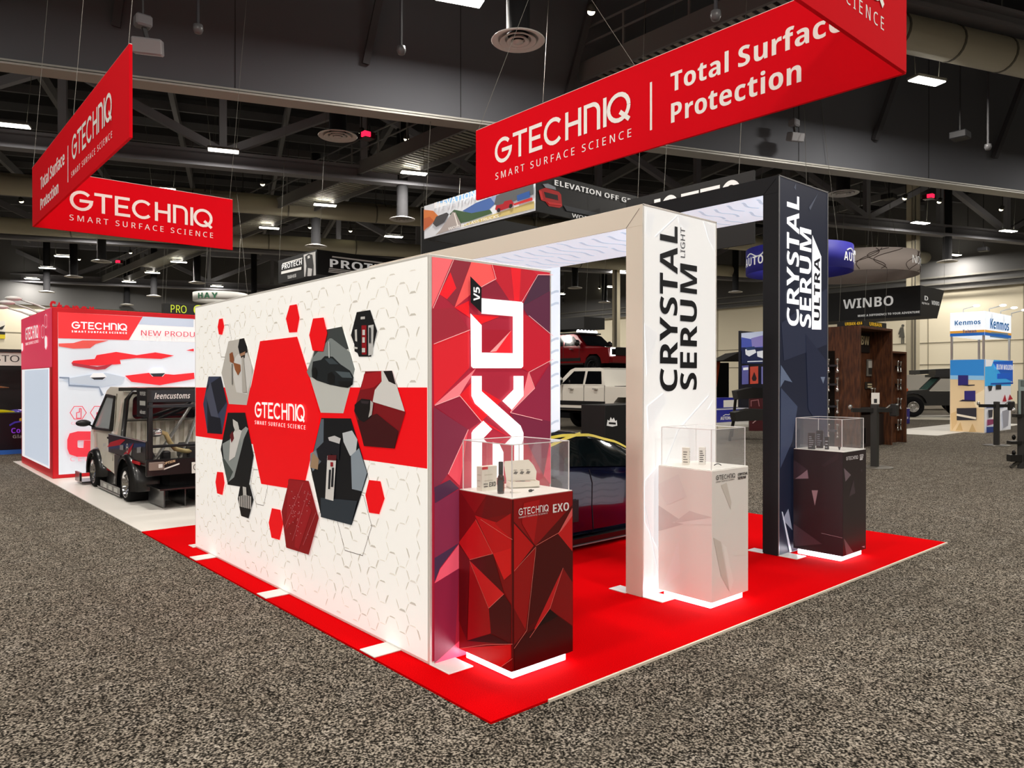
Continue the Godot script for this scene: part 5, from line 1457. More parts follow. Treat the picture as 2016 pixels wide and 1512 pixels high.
	# wing with end plates and sponsor banner
	part("wing_blade", Shape.new().span(Vector3(xl - 0.03, 1.41, -6.72), Vector3(xr + 0.03, 1.57, -6.745), 0.004), black, t, "black wing with white lettering")
	part("wing_blade", Shape.new().span(Vector3(xl - 0.03, 1.34, -6.7), Vector3(xr + 0.03, 1.375, -6.95), 0.004), black, t)
	for x in [xl - 0.04, xr + 0.03]:
		part("end_plate", Shape.new().span(Vector3(x, 1.22, -6.68), Vector3(x + 0.012, 1.6, -7.15), 0.003), black, t)
	for x in [xl + 0.0, xr - 0.06]:
		part("wing_post", Shape.new().span(Vector3(x, 0.62, -6.78), Vector3(x + 0.06, 1.42, -6.84), 0.005), black, t)
	var wp := pane(Vector3(xl, 0, -6.718), Vector3.RIGHT)
	for i in 2:
		words(t, wp, "leencustoms", Vector2(0.06 + i * 0.52, 1.455), Vector2(0.5 + i * 0.52, 1.455), Vector2(0.075 + i * 0.52, 1.535), mt("f0f0ee", 0.5), true, 0.003)
	var ep := pane(Vector3(xl - 0.042, 0, -7.15), Vector3.BACK)
	words(t, ep, "VYPER", Vector2(0.16, 1.5), Vector2(0.42, 1.5), Vector2(0.16, 1.55), mt("d8d8d6", 0.5), false, 0.003)
	words(t, ep, "vibrant", Vector2(0.16, 1.26), Vector2(0.42, 1.26), Vector2(0.16, 1.31), mt("d8d8d6", 0.5), false, 0.003)
	strip(t, "sticker_print", ep, "b8b8b4", 0.16, 1.37, 0.42, 1.43)

func sports_car() -> void:
	var t := thing("sports_car", "low dark blue sports car with yellow pinstripes parked through the white archway", "car", Vector3(3.3, 0.012, -2.42))
	var zc := -2.42
	# stations along the car: x, sill, shoulder, roof, half width at shoulder, half width at roof, half width at sill
	var st := [[1.3, 0.42, 0.72, 0.78, 0.62, 0.5, 0.55], [1.5, 0.28, 0.84, 0.92, 0.86, 0.6, 0.8], [1.9, 0.2, 0.86, 1.02, 0.95, 0.62, 0.93], [2.4, 0.16, 0.84, 1.12, 0.97, 0.6, 0.95], [2.9, 0.15, 0.8, 1.165, 0.95, 0.58, 0.94], [3.3, 0.14, 0.77, 1.15, 0.93, 0.56, 0.93], [3.7, 0.14, 0.75, 1.05, 0.93, 0.55, 0.93], [4.2, 0.14, 0.74, 0.84, 0.95, 0.55, 0.94], [4.6, 0.15, 0.7, 0.75, 0.95, 0.6, 0.93], [5.0, 0.18, 0.6, 0.64, 0.88, 0.6, 0.88], [5.25, 0.22, 0.45, 0.5, 0.66, 0.5, 0.7]]
	var ring := func(a: Array, sg: float) -> Array:
		var r := []
		for q in [[a[6] * 0.96, a[1]], [a[6], a[1] + 0.05], [a[4] * 0.985, lerpf(a[1], a[2], 0.45)], [a[4], lerpf(a[1], a[2], 0.8)], [a[4] * 0.965, a[2]], [lerpf(a[4] * 0.94, a[5], 0.45), lerpf(a[2], a[3], 0.5)], [a[5] * 1.06, lerpf(a[2], a[3], 0.88)], [a[5] * 0.75, a[3] - 0.012], [a[5] * 0.35, a[3]], [0.0, a[3] + 0.004]]:
			r.append(Vector3(a[0], q[1], zc + sg * q[0]))
		return r
	var lerp_st := func(x: float) -> Array:
		for i in st.size() - 1:
			if x <= st[i + 1][0]:
				var k: float = clampf((x - st[i][0]) / (st[i + 1][0] - st[i][0]), 0, 1)
				k = k * k * (3 - 2 * k) * 0.35 + k * 0.65
				var o := []
				for j in 7: o.append(lerpf(st[i][j], st[i + 1][j], k))
				o[0] = x
				return o
		return st[-1]
	var blue := mt("070b26", 0.14, 0.1, 0, 1.0)
	for sg: float in [1.0, -1.0]:
		var rows := []
		for i in 41: rows.append(ring.call(lerp_st.call(1.3 + i * 3.95 / 40.0), sg))
		part("body_side", Shape.new(true).skin(rows), blue, t, "glossy dark blue bodywork")
		var g := []                                               # side glass, a hair proud of the body
		for i in 17:
			var x := 2.72 + i * 1.25 / 16.0
			var r: Array = ring.call(lerp_st.call(x), sg)
			var kk := clampf((x - 2.72) / 0.35, 0, 1) * clampf((3.97 - x) / 0.3, 0.0, 1.0)
			var lo: Vector3 = r[4].lerp(r[5], 0.12); var hi: Vector3 = r[5].lerp(r[6], 0.2 + 0.55 * kk)
			var nn := Vector3(0, 0.012, 0.012 * sg)
			g.append([lo + nn, lo.lerp(r[5], 0.7) + nn, r[5].lerp(hi, 0.5) + nn, hi + nn])
		part("side_glass", Shape.new(true).skin(g), mt("0c1416", 0.05, 0.2, 0, 1.0), t, "dark side glass")
		for l in [[1.75, 3.2, 4, 0.1, 1.0], [2.3, 4.0, 5, 0.8, 0.95]]:  # pinstripes: one climbs from shoulder to roof, one follows the roof line
			var sr := []
			for i in 21:
				var r: Array = ring.call(lerp_st.call(lerpf(l[0], l[1], i / 20.0)), sg)
				var e: float = lerpf(l[3], l[4], i / 20.0)
				var a: Vector3 = r[l[2]].lerp(r[6], e)
				if l[2] == 4:
					a = r[4].lerp(r[5], e * 2.0) if e < 0.5 else r[5].lerp(r[6], e * 2.0 - 1.0)
				var nn := Vector3(0, 0.014, 0.014 * sg)
				sr.append([a + nn, a + nn + Vector3(0, 0.028, -0.014 * sg)])
			part("pinstripe", Shape.new(true).skin(sr), mt("d8c42a", 0.3), t, "yellow pinstripe")
		var lo := []
		for i in 15:
			var x := 3.0 + i * 0.1
			var r: Array = ring.call(lerp_st.call(x), sg)
			lo.append([r[2] + Vector3(0, 0.1, 0.006 * sg), r[2] + Vector3(0, 0.112, 0.006 * sg)])
		part("pinstripe", Shape.new(true).skin(lo), mt("d8c42a", 0.3), t, "yellow pinstripe")
		part("side_skirt", Shape.new().span(Vector3(1.9, 0.07, zc + sg * 0.7), Vector3(4.1, 0.14, zc + sg * 0.97), 0.01), mt("0c0c0e", 0.2, 0, 0, 0.6), t, "black side skirt")
		part("skirt_edge", Shape.new().span(Vector3(1.9, 0.062, zc + sg * 0.93), Vector3(4.1, 0.072, zc + sg * 0.98)), mt("a8a8aa", 0.3, 0.6), t)
		for x in [1.95, 4.35]:
			wheel(t, Vector3(x, 0.345, zc + sg * 0.98), Vector3(0, 0, sg), 0.33, 0.26, 0.24, mt("2a2a2e", 0.25, 0.8), 10)
		var dr := Shape.new()
		for e in [[3.05, 3.0], [3.85, 3.9]]:
			var r0: Array = ring.call(lerp_st.call(e[0]), sg); var r1: Array = ring.call(lerp_st.call(e[1]), sg)
			for j in 4:
				dr.bar(r0[j].lerp(r1[j], j / 4.0) + Vector3(0, 0, 0.003 * sg), r0[j + 1].lerp(r1[j + 1], (j + 1) / 4.0) + Vector3(0, 0.002, 0.003 * sg), 0.006, 0.006)
		part("door_seam", dr, mt("05060e", 0.5), t)
		part("side_vent", Shape.new().span(Vector3(2.35, 0.3, zc + sg * 0.955), Vector3(2.8, 0.52, zc + sg * 0.965), 0.004), mt("08080a", 0.4), t, "black side vent")
	part("floor_pan", Shape.new().span(Vector3(1.5, 0.1, zc - 0.75), Vector3(5.0, 0.2, zc + 0.75)), mt("0a0a0c", 0.7), t)
	part("mirror", Shape.new(true).ball(Vector3(3.72, 0.86, zc + 1.0), Vector3(0.09, 0.06, 0.08)), blue, t)
	part("rear_wing", Shape.new().span(Vector3(1.25, 1.0, zc - 0.8), Vector3(1.5, 1.02, zc + 0.8), 0.006), mt("101014", 0.2), t)
	for z in [-0.5, 0.5]:
		part("wing_stay", Shape.new().bar(Vector3(1.45, 0.8, zc + z), Vector3(1.4, 1.0, zc + z), 0.02, 0.06), mt("101014", 0.3), t)

func pickup(t: Node3D, o: Vector3, f: Vector3, s: Vector3, paint: Material, bright: Material, lift: float) -> void:    # a crew-cab pickup: o under its middle, f ahead, s to its right
	var up := Vector3.UP * lift
	var wid := func(_x: float, y: float) -> float: return 0.98 - maxf(0.0, y - 1.0) * 0.22
	var oo := o + up
	part("body", Shape.new().side(PackedVector2Array([Vector2(-2.9, 0.35), Vector2(-2.95, 1.05), Vector2(-0.95, 1.07), Vector2(-0.92, 1.1), Vector2(1.0, 1.12), Vector2(2.2, 1.06), Vector2(2.75, 0.98), Vector2(2.85, 0.55), Vector2(2.8, 0.3), Vector2(2.38, 0.3), Vector2(2.3, 0.55), Vector2(2.1, 0.72), Vector2(1.65, 0.72), Vector2(1.45, 0.55), Vector2(1.38, 0.25), Vector2(-1.25, 0.25), Vector2(-1.32, 0.55), Vector2(-1.5, 0.72), Vector2(-1.95, 0.72), Vector2(-2.15, 0.55), Vector2(-2.22, 0.33)]), wid, oo, f, s), paint, t)
	part("cab_roof", Shape.new().side(PackedVector2Array([Vector2(-0.92, 1.08), Vector2(-0.78, 1.62), Vector2(-0.6, 1.68), Vector2(0.55, 1.69), Vector2(0.75, 1.62), Vector2(1.35, 1.08)]), wid, oo, f, s), paint, t)
	for sd: float in [-1.0, 1.0]:
		for w in [[-0.78, 1.14, -0.68, 1.56, -0.08, 1.57, -0.04, 1.14], [0.06, 1.14, 0.03, 1.57, 0.56, 1.57, 1.05, 1.14]]:
			var q := []
			for i in 4: q.append(oo + f * w[i * 2] + Vector3.UP * w[i * 2 + 1] + s * sd * (wid.call(0, w[i * 2 + 1]) + 0.012))
			var g := Shape.new(); g.quad(q[0], q[1], q[2], q[3])
			part("side_window", g, mt("0b0d10", 0.06, 0.2), t, "dark side window")
		for x in [-0.35, 0.75]:
			part("door_handle", Shape.new().box(oo + f * (x - 0.2) + Vector3.UP * 0.98 + s * sd * 1.0, Vector3(0.16, 0.04, 0.16)), bright, t)
		for x in [-0.92, 0.0, 1.02]:
			part("door_seam", Shape.new().bar(oo + f * x + Vector3.UP * 0.4 + s * sd * 0.983, oo + f * x + Vector3.UP * 1.1 + s * sd * 0.975, 0.015, 0.01, s), mt("1c1416", 0.6), t)
		part("running_board", Shape.new().bar(oo + f * -1.2 + Vector3.UP * 0.3 + s * sd * 1.0, oo + f * 1.35 + Vector3.UP * 0.3 + s * sd * 1.0, 0.14, 0.06), mt("121214", 0.4), t, "black running board")
		part("sill_cladding", Shape.new().bar(oo + f * -0.95 + Vector3.UP * 0.5 + s * sd * 0.985, oo + f * 1.1 + Vector3.UP * 0.5 + s * sd * 0.985, 0.02, 0.14), mt("17171a", 0.3), t)
		part("mirror", Shape.new(true).ball(oo + f * 1.02 + Vector3.UP * 1.24 + s * sd * 1.12, Vector3(0.13, 0.15, 0.13)), mt("141416", 0.25), t, "black mirror")
		part("mirror_glass", Shape.new(true).ball(oo + f * 0.98 + Vector3.UP * 1.3 + s * sd * 1.13, Vector3(0.09, 0.09, 0.09)), bright, t)
		part("headlamp", Shape.new().box(oo + f * 2.76 + Vector3.UP * 0.8 + s * sd * 0.78, Vector3(0.22, 0.3, 0.22), 0.03), mt("101014", 0.1), t, "dark headlamp")
		part("lamp_ring", Shape.new().bar(oo + f * 2.86 + Vector3.UP * 0.64 + s * sd * 0.9, oo + f * 2.86 + Vector3.UP * 0.96 + s * sd * 0.9, 0.05, 0.05, s).bar(oo + f * 2.87 + Vector3.UP * 0.96 + s * sd * 0.9, oo + f * 2.89 + Vector3.UP * 0.96 + s * sd * 0.66, 0.05, 0.05).bar(oo + f * 2.87 + Vector3.UP * 0.64 + s * sd * 0.9, oo + f * 2.89 + Vector3.UP * 0.64 + s * sd * 0.66, 0.05, 0.05), mt("f4f4f4", 0.3, 0, 1.5), t, "white lamp ring")
		for x in [-1.73, 1.87]:
			wheel(t, oo + f * x + Vector3.UP * (0.5 - lift) + s * sd * 1.06, s * sd, 0.5, 0.34, 0.28, mt("1a1a1c", 0.3, 0.6), 8)
	var ws := Shape.new()
	var w2 := []
	for c in [[1.32, 1.12, -0.82], [0.8, 1.6, -0.74], [0.8, 1.6, 0.74], [1.32, 1.12, 0.82]]:
		w2.append(oo + f * (c[0] + 0.03) + Vector3.UP * (c[1] + 0.02) + s * c[2])
	ws.quad(w2[0], w2[1], w2[2], w2[3])
	part("windscreen", ws, mt("14181c", 0.05, 0.2), t, "dark windscreen")
	part("grille", Shape.new().bar(oo + f * 2.84 + Vector3.UP * 0.82 - s * 0.62, oo + f * 2.84 + Vector3.UP * 0.82 + s * 0.62, 0.1, 0.34), mt("0c0c0e", 0.3), t, "black grille")
	for b in [-1.0, 1.0]:
		part("bumper", Shape.new().bar(oo + f * (2.9 * b) + Vector3.UP * 0.45 - s * 0.95, oo + f * (2.9 * b) + Vector3.UP * 0.45 + s * 0.95, 0.22, 0.24), paint if b > 0 else mt("1a1a1c", 0.3), t)
	part("bed_liner", Shape.new().box(oo + f * -1.9 + Vector3.UP * 1.065, Vector3(1.5, 0.03, 1.5)), mt("101012", 0.8), t)
	part("chassis", Shape.new().bar(oo + f * -2.5 + Vector3.UP * 0.25, oo + f * 2.4 + Vector3.UP * 0.25, 0.9, 0.24), mt("101012", 0.7), t)

# ---------- what stands behind ----------
func two_faces(t: Node3D, cx: float, y_low: float, y_top: float, xl: float, xr: float, h_low: float, body: Material) -> Array:    # a hung or standing box seen over its near corner; returns its two faces
	var c := at_h(cx, y_low, h_low) if h_low > 3.0 else at_h(cx, y_low, h_low)
	var dist := (c - EYE).dot(c_front)
	var top := at_d(cx, y_top, dist).y
	var zl := at_pl(xl, y_low, c, Vector3.RIGHT).z
	var xe := at_pl(xr, y_low, c, Vector3.BACK).x
	part("panel", Shape.new().span(Vector3(c.x, h_low, c.z), Vector3(c.x + 0.06, top, zl)), body, t)
	part("panel", Shape.new().span(Vector3(c.x + 0.06, h_low, c.z), Vector3(xe, top, c.z - 0.06)), body, t)
	part("panel", Shape.new().span(Vector3(xe, h_low, c.z), Vector3(xe + 0.06, top, zl)), body, t)
	part("panel", Shape.new().span(Vector3(c.x + 0.06, h_low, zl), Vector3(xe, top, zl + 0.06)), body, t)
	return [pane(Vector3(c.x, h_low, zl), Vector3.BACK), pane(Vector3(c.x, h_low, c.z), Vector3.RIGHT), c.z - zl, xe - c.x, top - h_low]

func hang(t: Node3D, f: Array, up: float = 14.84) -> void:
	for p in [f[0].at(Vector2(0.1, f[4])), f[1].at(Vector2(0.1, f[4])), f[1].at(Vector2(f[3] - 0.1, f[4]))]:
		cable(t, p, Vector3(p.x + 0.3, up, p.z + 0.3), 0.007)

func curved_words(t: Node3D, c: Vector3, r: float, y: float, h: float, s: String, a0: float, da: float, m: Material, bold: bool) -> void:    # letters set round a ring; angle 0 looks at the camera
	for i in s.length():
		var a := deg_to_rad(a0 + da * i)
		var f := Vector3(c_front.x, 0, c_front.z).normalized()
		var n := -f * cos(a) + c_right * sin(a)
		var u := Vector3.UP.cross(n).normalized()
		var p := pane(Vector3(c.x, 0, c.z) + n * (r + 0.02), u)
		var w := r * deg_to_rad(da) * 0.4
		words(t, p, s[i], Vector2(-w, y), Vector2(w, y), Vector2(-w, y + h), m, bold, 0.01, "letter")

func ring_sign(t: Node3D, c: Vector3, r: float, low: float, top: float, outer: Material) -> void:
	part("ring_panel", Shape.new(true).lathe(Vector3(c.x, 0, c.z), Vector3.UP, [[r, low], [r, top], [r - 0.04, top], [r - 0.04, low], [r, low]], 48), outer, t)
	for i in 3:
		var a := TAU * i / 3.0 + 0.4
		cable(t, Vector3(c.x + cos(a) * r, top, c.z + sin(a) * r), Vector3(c.x + cos(a) * r * 0.3, 14.84, c.z + sin(a) * r * 0.3), 0.007)

func speed_shape(label: String, p: Vector3, hex: String, turn: float, long: float) -> void:
	var t := thing("paint_sample", label, "paint sample", p)
	var b := Basis(Vector3.UP, turn)
	var rows := []
	for i in 13:
		var k := i / 12.0
		var hh := 0.1 * long * sin(PI * pow(k, 0.7)) + 0.012
		var ww := 0.22 * long * sqrt(maxf(0.02, sin(PI * clampf(k * 0.94 + 0.03, 0, 1))))
		var r := []
		for j in 9:
			var a := PI * j / 8.0
			r.append(p + b * Vector3((k - 0.5) * long, sin(a) * hh + 0.005, cos(a) * ww))
		rows.append(r)
	part("shell", Shape.new(true).skin(rows), mt(hex, 0.1, 0.2, 0, 1.0), t)
	part("foot", Shape.new().box(p + Vector3(0, 0.004, 0), Vector3(long * 0.4, 0.008, long * 0.2)), mt("101012", 0.6), t)

func far_left() -> void:
	# dark stand left of the red kiosk
	var o := at_h(41, 893, 0.0)
	var z := o.z
	var p := pane(Vector3(0, 0, z), Vector3.RIGHT)
	var x1 := hit(p, 46, 800).x + 1.6
	var t := thing("paint_stand", "black exhibition stand with white header left of the red kiosk", "exhibition stand", Vector3(x1 - 3, 0, z - 1.5))
	var yh0 := hit(p, 20, 718).y; var yh1 := hit(p, 20, 690).y
	part("header", Shape.new().span(Vector3(x1 - 7.6, yh0, z - 1.2), Vector3(x1, yh1, z - 1.35)), mt("ece9e2", 0.5), t, "white header")
	part("header_rail", Shape.new().span(Vector3(x1 - 7.65, yh1, z - 1.15), Vector3(x1 + 0.05, yh1 + 0.07, z - 1.4)), mt("141416", 0.5), t)
	part("back_panel", Shape.new().span(Vector3(x1 - 7.6, 0.0, z - 2.4), Vector3(x1, yh1, z - 2.5)), mt("101114", 0.5), t)
	part("side_panel", Shape.new().span(Vector3(x1 - 0.06, 0.0, z - 1.2), Vector3(x1, yh0, z - 2.4)), mt("121316", 0.5), t)
	part("counter", Shape.new().span(Vector3(x1 - 7.6, 0.1, z), Vector3(x1, 0.95, z - 0.7), 0.01), mt("0d0f1c", 0.35), t, "black counter")
	part("base_strip", Shape.new().span(Vector3(x1 - 7.6, 0.0, z + 0.02), Vector3(x1, 0.1, z - 0.7)), mt("2f6fd0", 0.5), t, "blue base strip")
	var ph := pane(Vector3(0, 0, z - 1.2), Vector3.RIGHT)
	words_px(t, ph, "STO", [-12, 712, 38, 711, -12, 699], mt("3a3a3c"), false)
	words_px(t, p, "Color", [22, 853, 62, 853, 22, 842], mt("8a3ae0", 0.4, 0, 0.15), true)
	words_px(t, p, "Glass", [25, 863, 56, 863, 25, 856], mt("a8a8ac"), true)
	var k := Ink.new(p, 0.003)
	k.poly("4a3ad0", px(p, [18, 836, 28, 830, 41, 828, 41, 831, 30, 833, 19, 839]))
	k.poly("d8b830", px(p, [38, 824, 44, 822, 44, 829, 38, 829]))
	ink("swoosh_print", k, t)
	var yc := 0.956
	speed_shape("glossy yellow car-shaped paint sample on the black counter", at_pl(4, 790, Vector3(0, 0, z - 0.3), Vector3.BACK) * Vector3(1, 0, 1) + Vector3(0, yc, 0), "e8e020", 0.3, 0.6)
	speed_shape("glossy purple car-shaped paint sample on the black counter", at_pl(40, 800, Vector3(0, 0, z - 0.35), Vector3.BACK) * Vector3(1, 0, 1) + Vector3(0, yc, 0), "6a5ac8", -0.5, 0.5)
	speed_shape("glossy bronze car-shaped paint sample on a tall stand", at_pl(-2, 764, Vector3(0, 0, z - 0.6), Vector3.BACK), "8a5a3a", 0.2, 0.4)
	var br := at_pl(-2, 764, Vector3(0, 0, z - 0.6), Vector3.BACK)
	part("sample_stand", Shape.new().tube([Vector3(br.x, yc, br.z), br], 0.02, 8), mt("1a1a1c", 0.5), t)
	# yellow and black flag banner on the far wall
	var w := pane(Vector3(0, 0, z_wall + 0.05), Vector3.RIGHT)
	t = thing("wall_banner", "yellow, white and black banner on the cream wall", "banner", w.at(hit(w, 0, 665)))
	var b0 := hit(w, -24, 666); var b1 := hit(w, 10, 632)
	part("cloth", Shape.new().span(w.at(b0), w.at(b1, 0.04)), mt("e8e4d8", 0.7), t)
	k = Ink.new(pane(w.o + Vector3(0, 0, 0.045), Vector3.RIGHT), 0.01, 0.01)
	k.poly("e8d020", PackedVector2Array([b0, Vector2(b1.x, b0.y), Vector2(b1.x, b0.y + 0.55), Vector2(b0.x, b0.y + 0.9)]))
	k.poly("18181a", PackedVector2Array([Vector2(b0.x, b0.y + 0.4), Vector2(b1.x, b0.y + 0.4), Vector2(b1.x, b0.y + 0.65), Vector2(b0.x, b0.y + 0.75)]))
	k.poly("18181a", PackedVector2Array([Vector2(b1.x - 0.9, b0.y + 0.8), Vector2(b1.x, b0.y + 1.3), Vector2(b1.x - 0.2, b0.y + 0.9)]))
	ink("banner_print", k, t)
	# hanging signs seen above the kiosk and the white wall
	t = thing("hanging_sign", "black hanging box sign with yellow-green lettering above the red kiosk", "sign", at_h(322, 624, 5.6))
	var f := two_faces(t, 322, 622, 597, 318, 470, 5.6, mt("0c0d0e", 0.5))
	words_px(t, f[1], "PRO", [336, 615, 367, 617, 336, 600], mt("c8d830", 0.5, 0, 0.2), false, 0.02)
	words_px(t, f[1], "G", [381, 619, 398, 621, 381, 600], mt("c8d830", 0.5, 0, 0.2), true, 0.02)
	hang(t, f)
	var c := at_d(434, 592, 36.0)
	t = thing("ring_sign", "white ring sign with green lettering above the white wall", "sign", c)
	ring_sign(t, c, 1.25, 5.55, 5.95, mt("e2e2de", 0.6))
	curved_words(t, c, 1.25, 5.6, 0.26, "HAY", -22, 16, mt("1f6a4a", 0.5), true)
	t = thing("hanging_sign", "black hanging box sign with white bars and a truck picture behind the white wall", "sign", at_h(624, 540, 6.0))
	f = two_faces(t, 624, 540, 491, 548, 900, 6.0, mt("101012", 0.5))
	var wh := mt("eeeeec", 0.5, 0, 0.15)
	var Z := func(fl: Array) -> Array: return zm(500, 440, 5.6, fl)
	words_px(t, f[0], "PROTECH", Z.call([312, 510, 533, 457, 316, 455]), wh, true, 0.02)
	words_px(t, f[0], "TOUGH AS BS", Z.call([375, 612, 470, 592, 375, 578]), wh, false, 0.02)
	k = Ink.new(f[0], 0.015, 0.004)
	k.poly("eeeeec", px(f[0], Z.call([318, 440, 538, 375, 538, 388, 318, 452])))
	k.poly("eeeeec", px(f[0], Z.call([306, 530, 528, 478, 526, 510, 304, 560])))
	k.poly("d8d8d8", px(f[0], Z.call([553, 345, 684, 310, 688, 572, 560, 587])))
	k.poly("2a2a2c", px(f[0], Z.call([570, 365, 610, 335, 650, 345, 665, 470, 660, 575, 640, 578, 648, 500, 600, 490, 595, 584, 572, 585, 585, 470])))
	k.poly("e8e8e8", px(f[0], Z.call([598, 360, 620, 352, 625, 380, 600, 390])))
	ink("sign_print", k, t)
	words_px(t, f[1], "PROTECH", Z.call([835, 480, 1640, 575, 855, 393]), wh, true, 0.02)
	k = Ink.new(f[1], 0.015, 0.004)
	k.poly("eeeeec", px(f[1], Z.call([862, 358, 1640, 455, 1636, 472, 858, 374])))
	for i in 3:
		k.poly("eeeeec", px(f[1], Z.call([826 - i * 4, 490 + i * 18, 1640, 588 + i * 18, 1640, 598 + i * 18, 824 - i * 4, 501 + i * 18])))
	ink("sign_print", k, t)
	hang(t, f)

func far_middle() -> void:
	var Z := func(fl: Array) -> Array: return zm(820, 340, 4.383, fl)
	var t := thing("hanging_sign", "square hanging sign with a mountain road picture and a black truck side", "sign", at_h(1056, 416, 6.0))
	var f := two_faces(t, 1056, 416, 336, 835, 1310, 6.0, mt("131417", 0.5))
	var k := Ink.new(f[0], 0.012, 0.003)
	var full := rect(0.02, 0.02, f[2] - 0.02, f[4] - 0.02)
	k.poly("dfe6ec", full)
	for q in [["8fbfe6", [62, 262, 1020, 30, 1020, 60, 520, 190, 300, 260]], ["4668a8", [400, 330, 520, 260, 640, 215, 700, 250, 620, 330, 480, 360]], ["8a9cc0", [640, 215, 740, 180, 860, 200, 700, 290]], ["3c5a3a", [290, 360, 330, 320, 480, 350, 640, 320, 660, 350, 460, 420, 380, 440]], ["c8b878", [460, 430, 700, 350, 1022, 245, 1022, 310, 380, 470]],
			["d8762a", [62, 320, 150, 330, 200, 380, 110, 470, 62, 490]], ["c05a20", [62, 400, 120, 380, 160, 420, 62, 510]], ["a8a09c", [210, 500, 320, 340, 345, 345, 400, 460, 170, 540]], ["e8e4dc", [330, 350, 338, 350, 372, 460, 360, 462]], ["3a3a3e", [150, 440, 180, 380, 270, 345, 290, 360, 250, 430, 180, 470]], ["5a5e60", [680, 280, 700, 200, 900, 120, 1020, 90, 1020, 190, 760, 280]],
			["a81c28", [690, 320, 700, 285, 760, 270, 770, 250, 830, 235, 850, 265, 840, 295, 720, 335]], ["c83030", [850, 270, 1010, 215, 1015, 240, 855, 285]], ["1a1a1c", [705, 335, 715, 308, 735, 310, 735, 335, 720, 345]], ["1a1a1c", [810, 305, 818, 275, 838, 272, 842, 295, 825, 310]], ["30589a", [880, 200, 990, 160, 995, 215, 885, 250]]]:
		var cp := Geometry2D.intersect_polygons(px(f[0], Z.call(q[1])), full)
		if cp.size(): k.poly(q[0], cp[0])
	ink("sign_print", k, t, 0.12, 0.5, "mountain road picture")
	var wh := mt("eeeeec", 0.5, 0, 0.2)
	words_px(t, f[0], "ELEVATION OFF GRID", Z.call([172, 312, 905, 128, 176, 262]), wh, true, 0.07)
	words_px(t, f[0], "WORLD CLASS TRUCKS", Z.call([290, 500, 727, 395, 290, 477]), wh, false, 0.07)
	k = Ink.new(f[1], 0.012, 0.003)
	for q in [["b01c1c", [1055, 150, 1110, 130, 1225, 165, 1245, 190, 1255, 290, 1230, 305, 1140, 290, 1110, 250, 1075, 240]], ["1c1014", [1095, 165, 1215, 195, 1220, 240, 1110, 215]], ["8a9098", [1085, 100, 1130, 95, 1195, 125, 1200, 150, 1110, 130]], ["d83030", [1050, 155, 1075, 160, 1090, 230, 1070, 235]], ["30343a", [1260, 280, 1560, 350, 1500, 372, 1290, 330]], ["d02828", [1120, 250, 1240, 270, 1250, 285, 1140, 275]]]:
		k.poly(q[0], px(f[1], Z.call(q[1])))
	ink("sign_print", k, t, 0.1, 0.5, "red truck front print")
	words_px(t, f[1], "ELEVATION OFF GRID", Z.call([1185, 108, 1918, 272, 1185, 62]), wh, true, 0.03)
	words_px(t, f[1], "WORLD CLASS TRUCKS", Z.call([1335, 385, 1930, 505, 1335, 352]), wh, false, 0.03)
	hang(t, f)
	# black board with a white mountain mark, lower
	var e := at_d(1060, 451, 31.0)
	var p := pane(Vector3(e.x, 0, e.z), Vector3.RIGHT)
	var a := hit(p, 830, 440)
	t = thing("hanging_board", "black hanging board with a white mountain mark under the road picture", "sign", e)
	part("board", Shape.new().span(p.at(Vector2(a.x, e.y - 2.6)), p.at(Vector2(0, e.y), -0.06)), mt("121316", 0.5), t)
	part("top_rail", Shape.new().bar(p.at(Vector2(a.x, e.y)), p.at(Vector2(0, e.y)), 0.05, 0.03), mt("d8d8d6", 0.4), t, "white top rail")
	k = Ink.new(p, 0.006)
	for q in [[480, 555, 520, 483, 545, 545, 575, 460, 600, 440, 630, 500, 650, 575, 560, 570], [610, 440, 640, 490, 690, 565, 715, 570, 670, 490, 690, 560, 655, 570], [473, 590, 560, 585, 520, 600, 490, 604, 488, 620, 474, 622]]:
		k.poly("f0f0ee", px(p, Z.call(q)))
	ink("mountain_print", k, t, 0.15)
	for x in [a.x + 0.1, -0.1]: cable(t, p.at(Vector2(x, e.y)), p.at(Vector2(x, 14.84)), 0.007)
	# board with large white letters showing over the black archway
	e = at_d(1250, 399, 20.0)
	p = pane(Vector3(e.x, 0, e.z), Vector3.BACK)
	t = thing("hanging_board", "black hanging board whose white letter tops show over the black archway", "sign", e)
	var b := hit(p, 1462, 352)
	part("board", Shape.new().span(p.at(Vector2(-0.3, e.y - 1.6)), p.at(Vector2(b.x + 0.3, e.y + 0.12), -0.06)), mt("1a1b1c", 0.6), t)
	k = Ink.new(p, 0.01)
	var W := func(fl: Array) -> PackedVector2Array: return px(p, zm(1230, 340, 3.969, fl))
	for q in [[284, 420, 1.0], [750, 908, 1.0]]:
		var c0: Vector2 = W.call([q[0] + 5, 222 if q[0] < 500 else 105])[0]; var c1: Vector2 = W.call([q[1], 190 if q[0] < 500 else 78])[0]
		var r := (c1.x - c0.x) / 2.0
		var top: float = W.call([(q[0] + q[1]) / 2, 176 if q[0] < 500 else 60])[0].y
		k.line("efefec", arc(Vector2((c0.x + c1.x) / 2, top - r * 1.15), Vector2(r * 0.8, r * 0.95), 0, 360, 28), r * 0.42)
	for q in [[232, 212, 280, 212], [442, 168, 580, 136], [592, 130, 745, 97]]:
		var c0: Vector2 = W.call([q[0], q[1]])[0]; var c1: Vector2 = W.call([q[2], q[3]])[0]
		k.poly("efefec", PackedVector2Array([Vector2(c0.x, c0.y), Vector2(c1.x, c0.y), Vector2(c1.x, c0.y - 0.14), Vector2(c0.x + 0.16, c0.y - 0.14), Vector2(c0.x + 0.16, c0.y - 1.0), Vector2(c0.x, c0.y - 1.0)]))
	ink("lettering", k, t, 0.2)
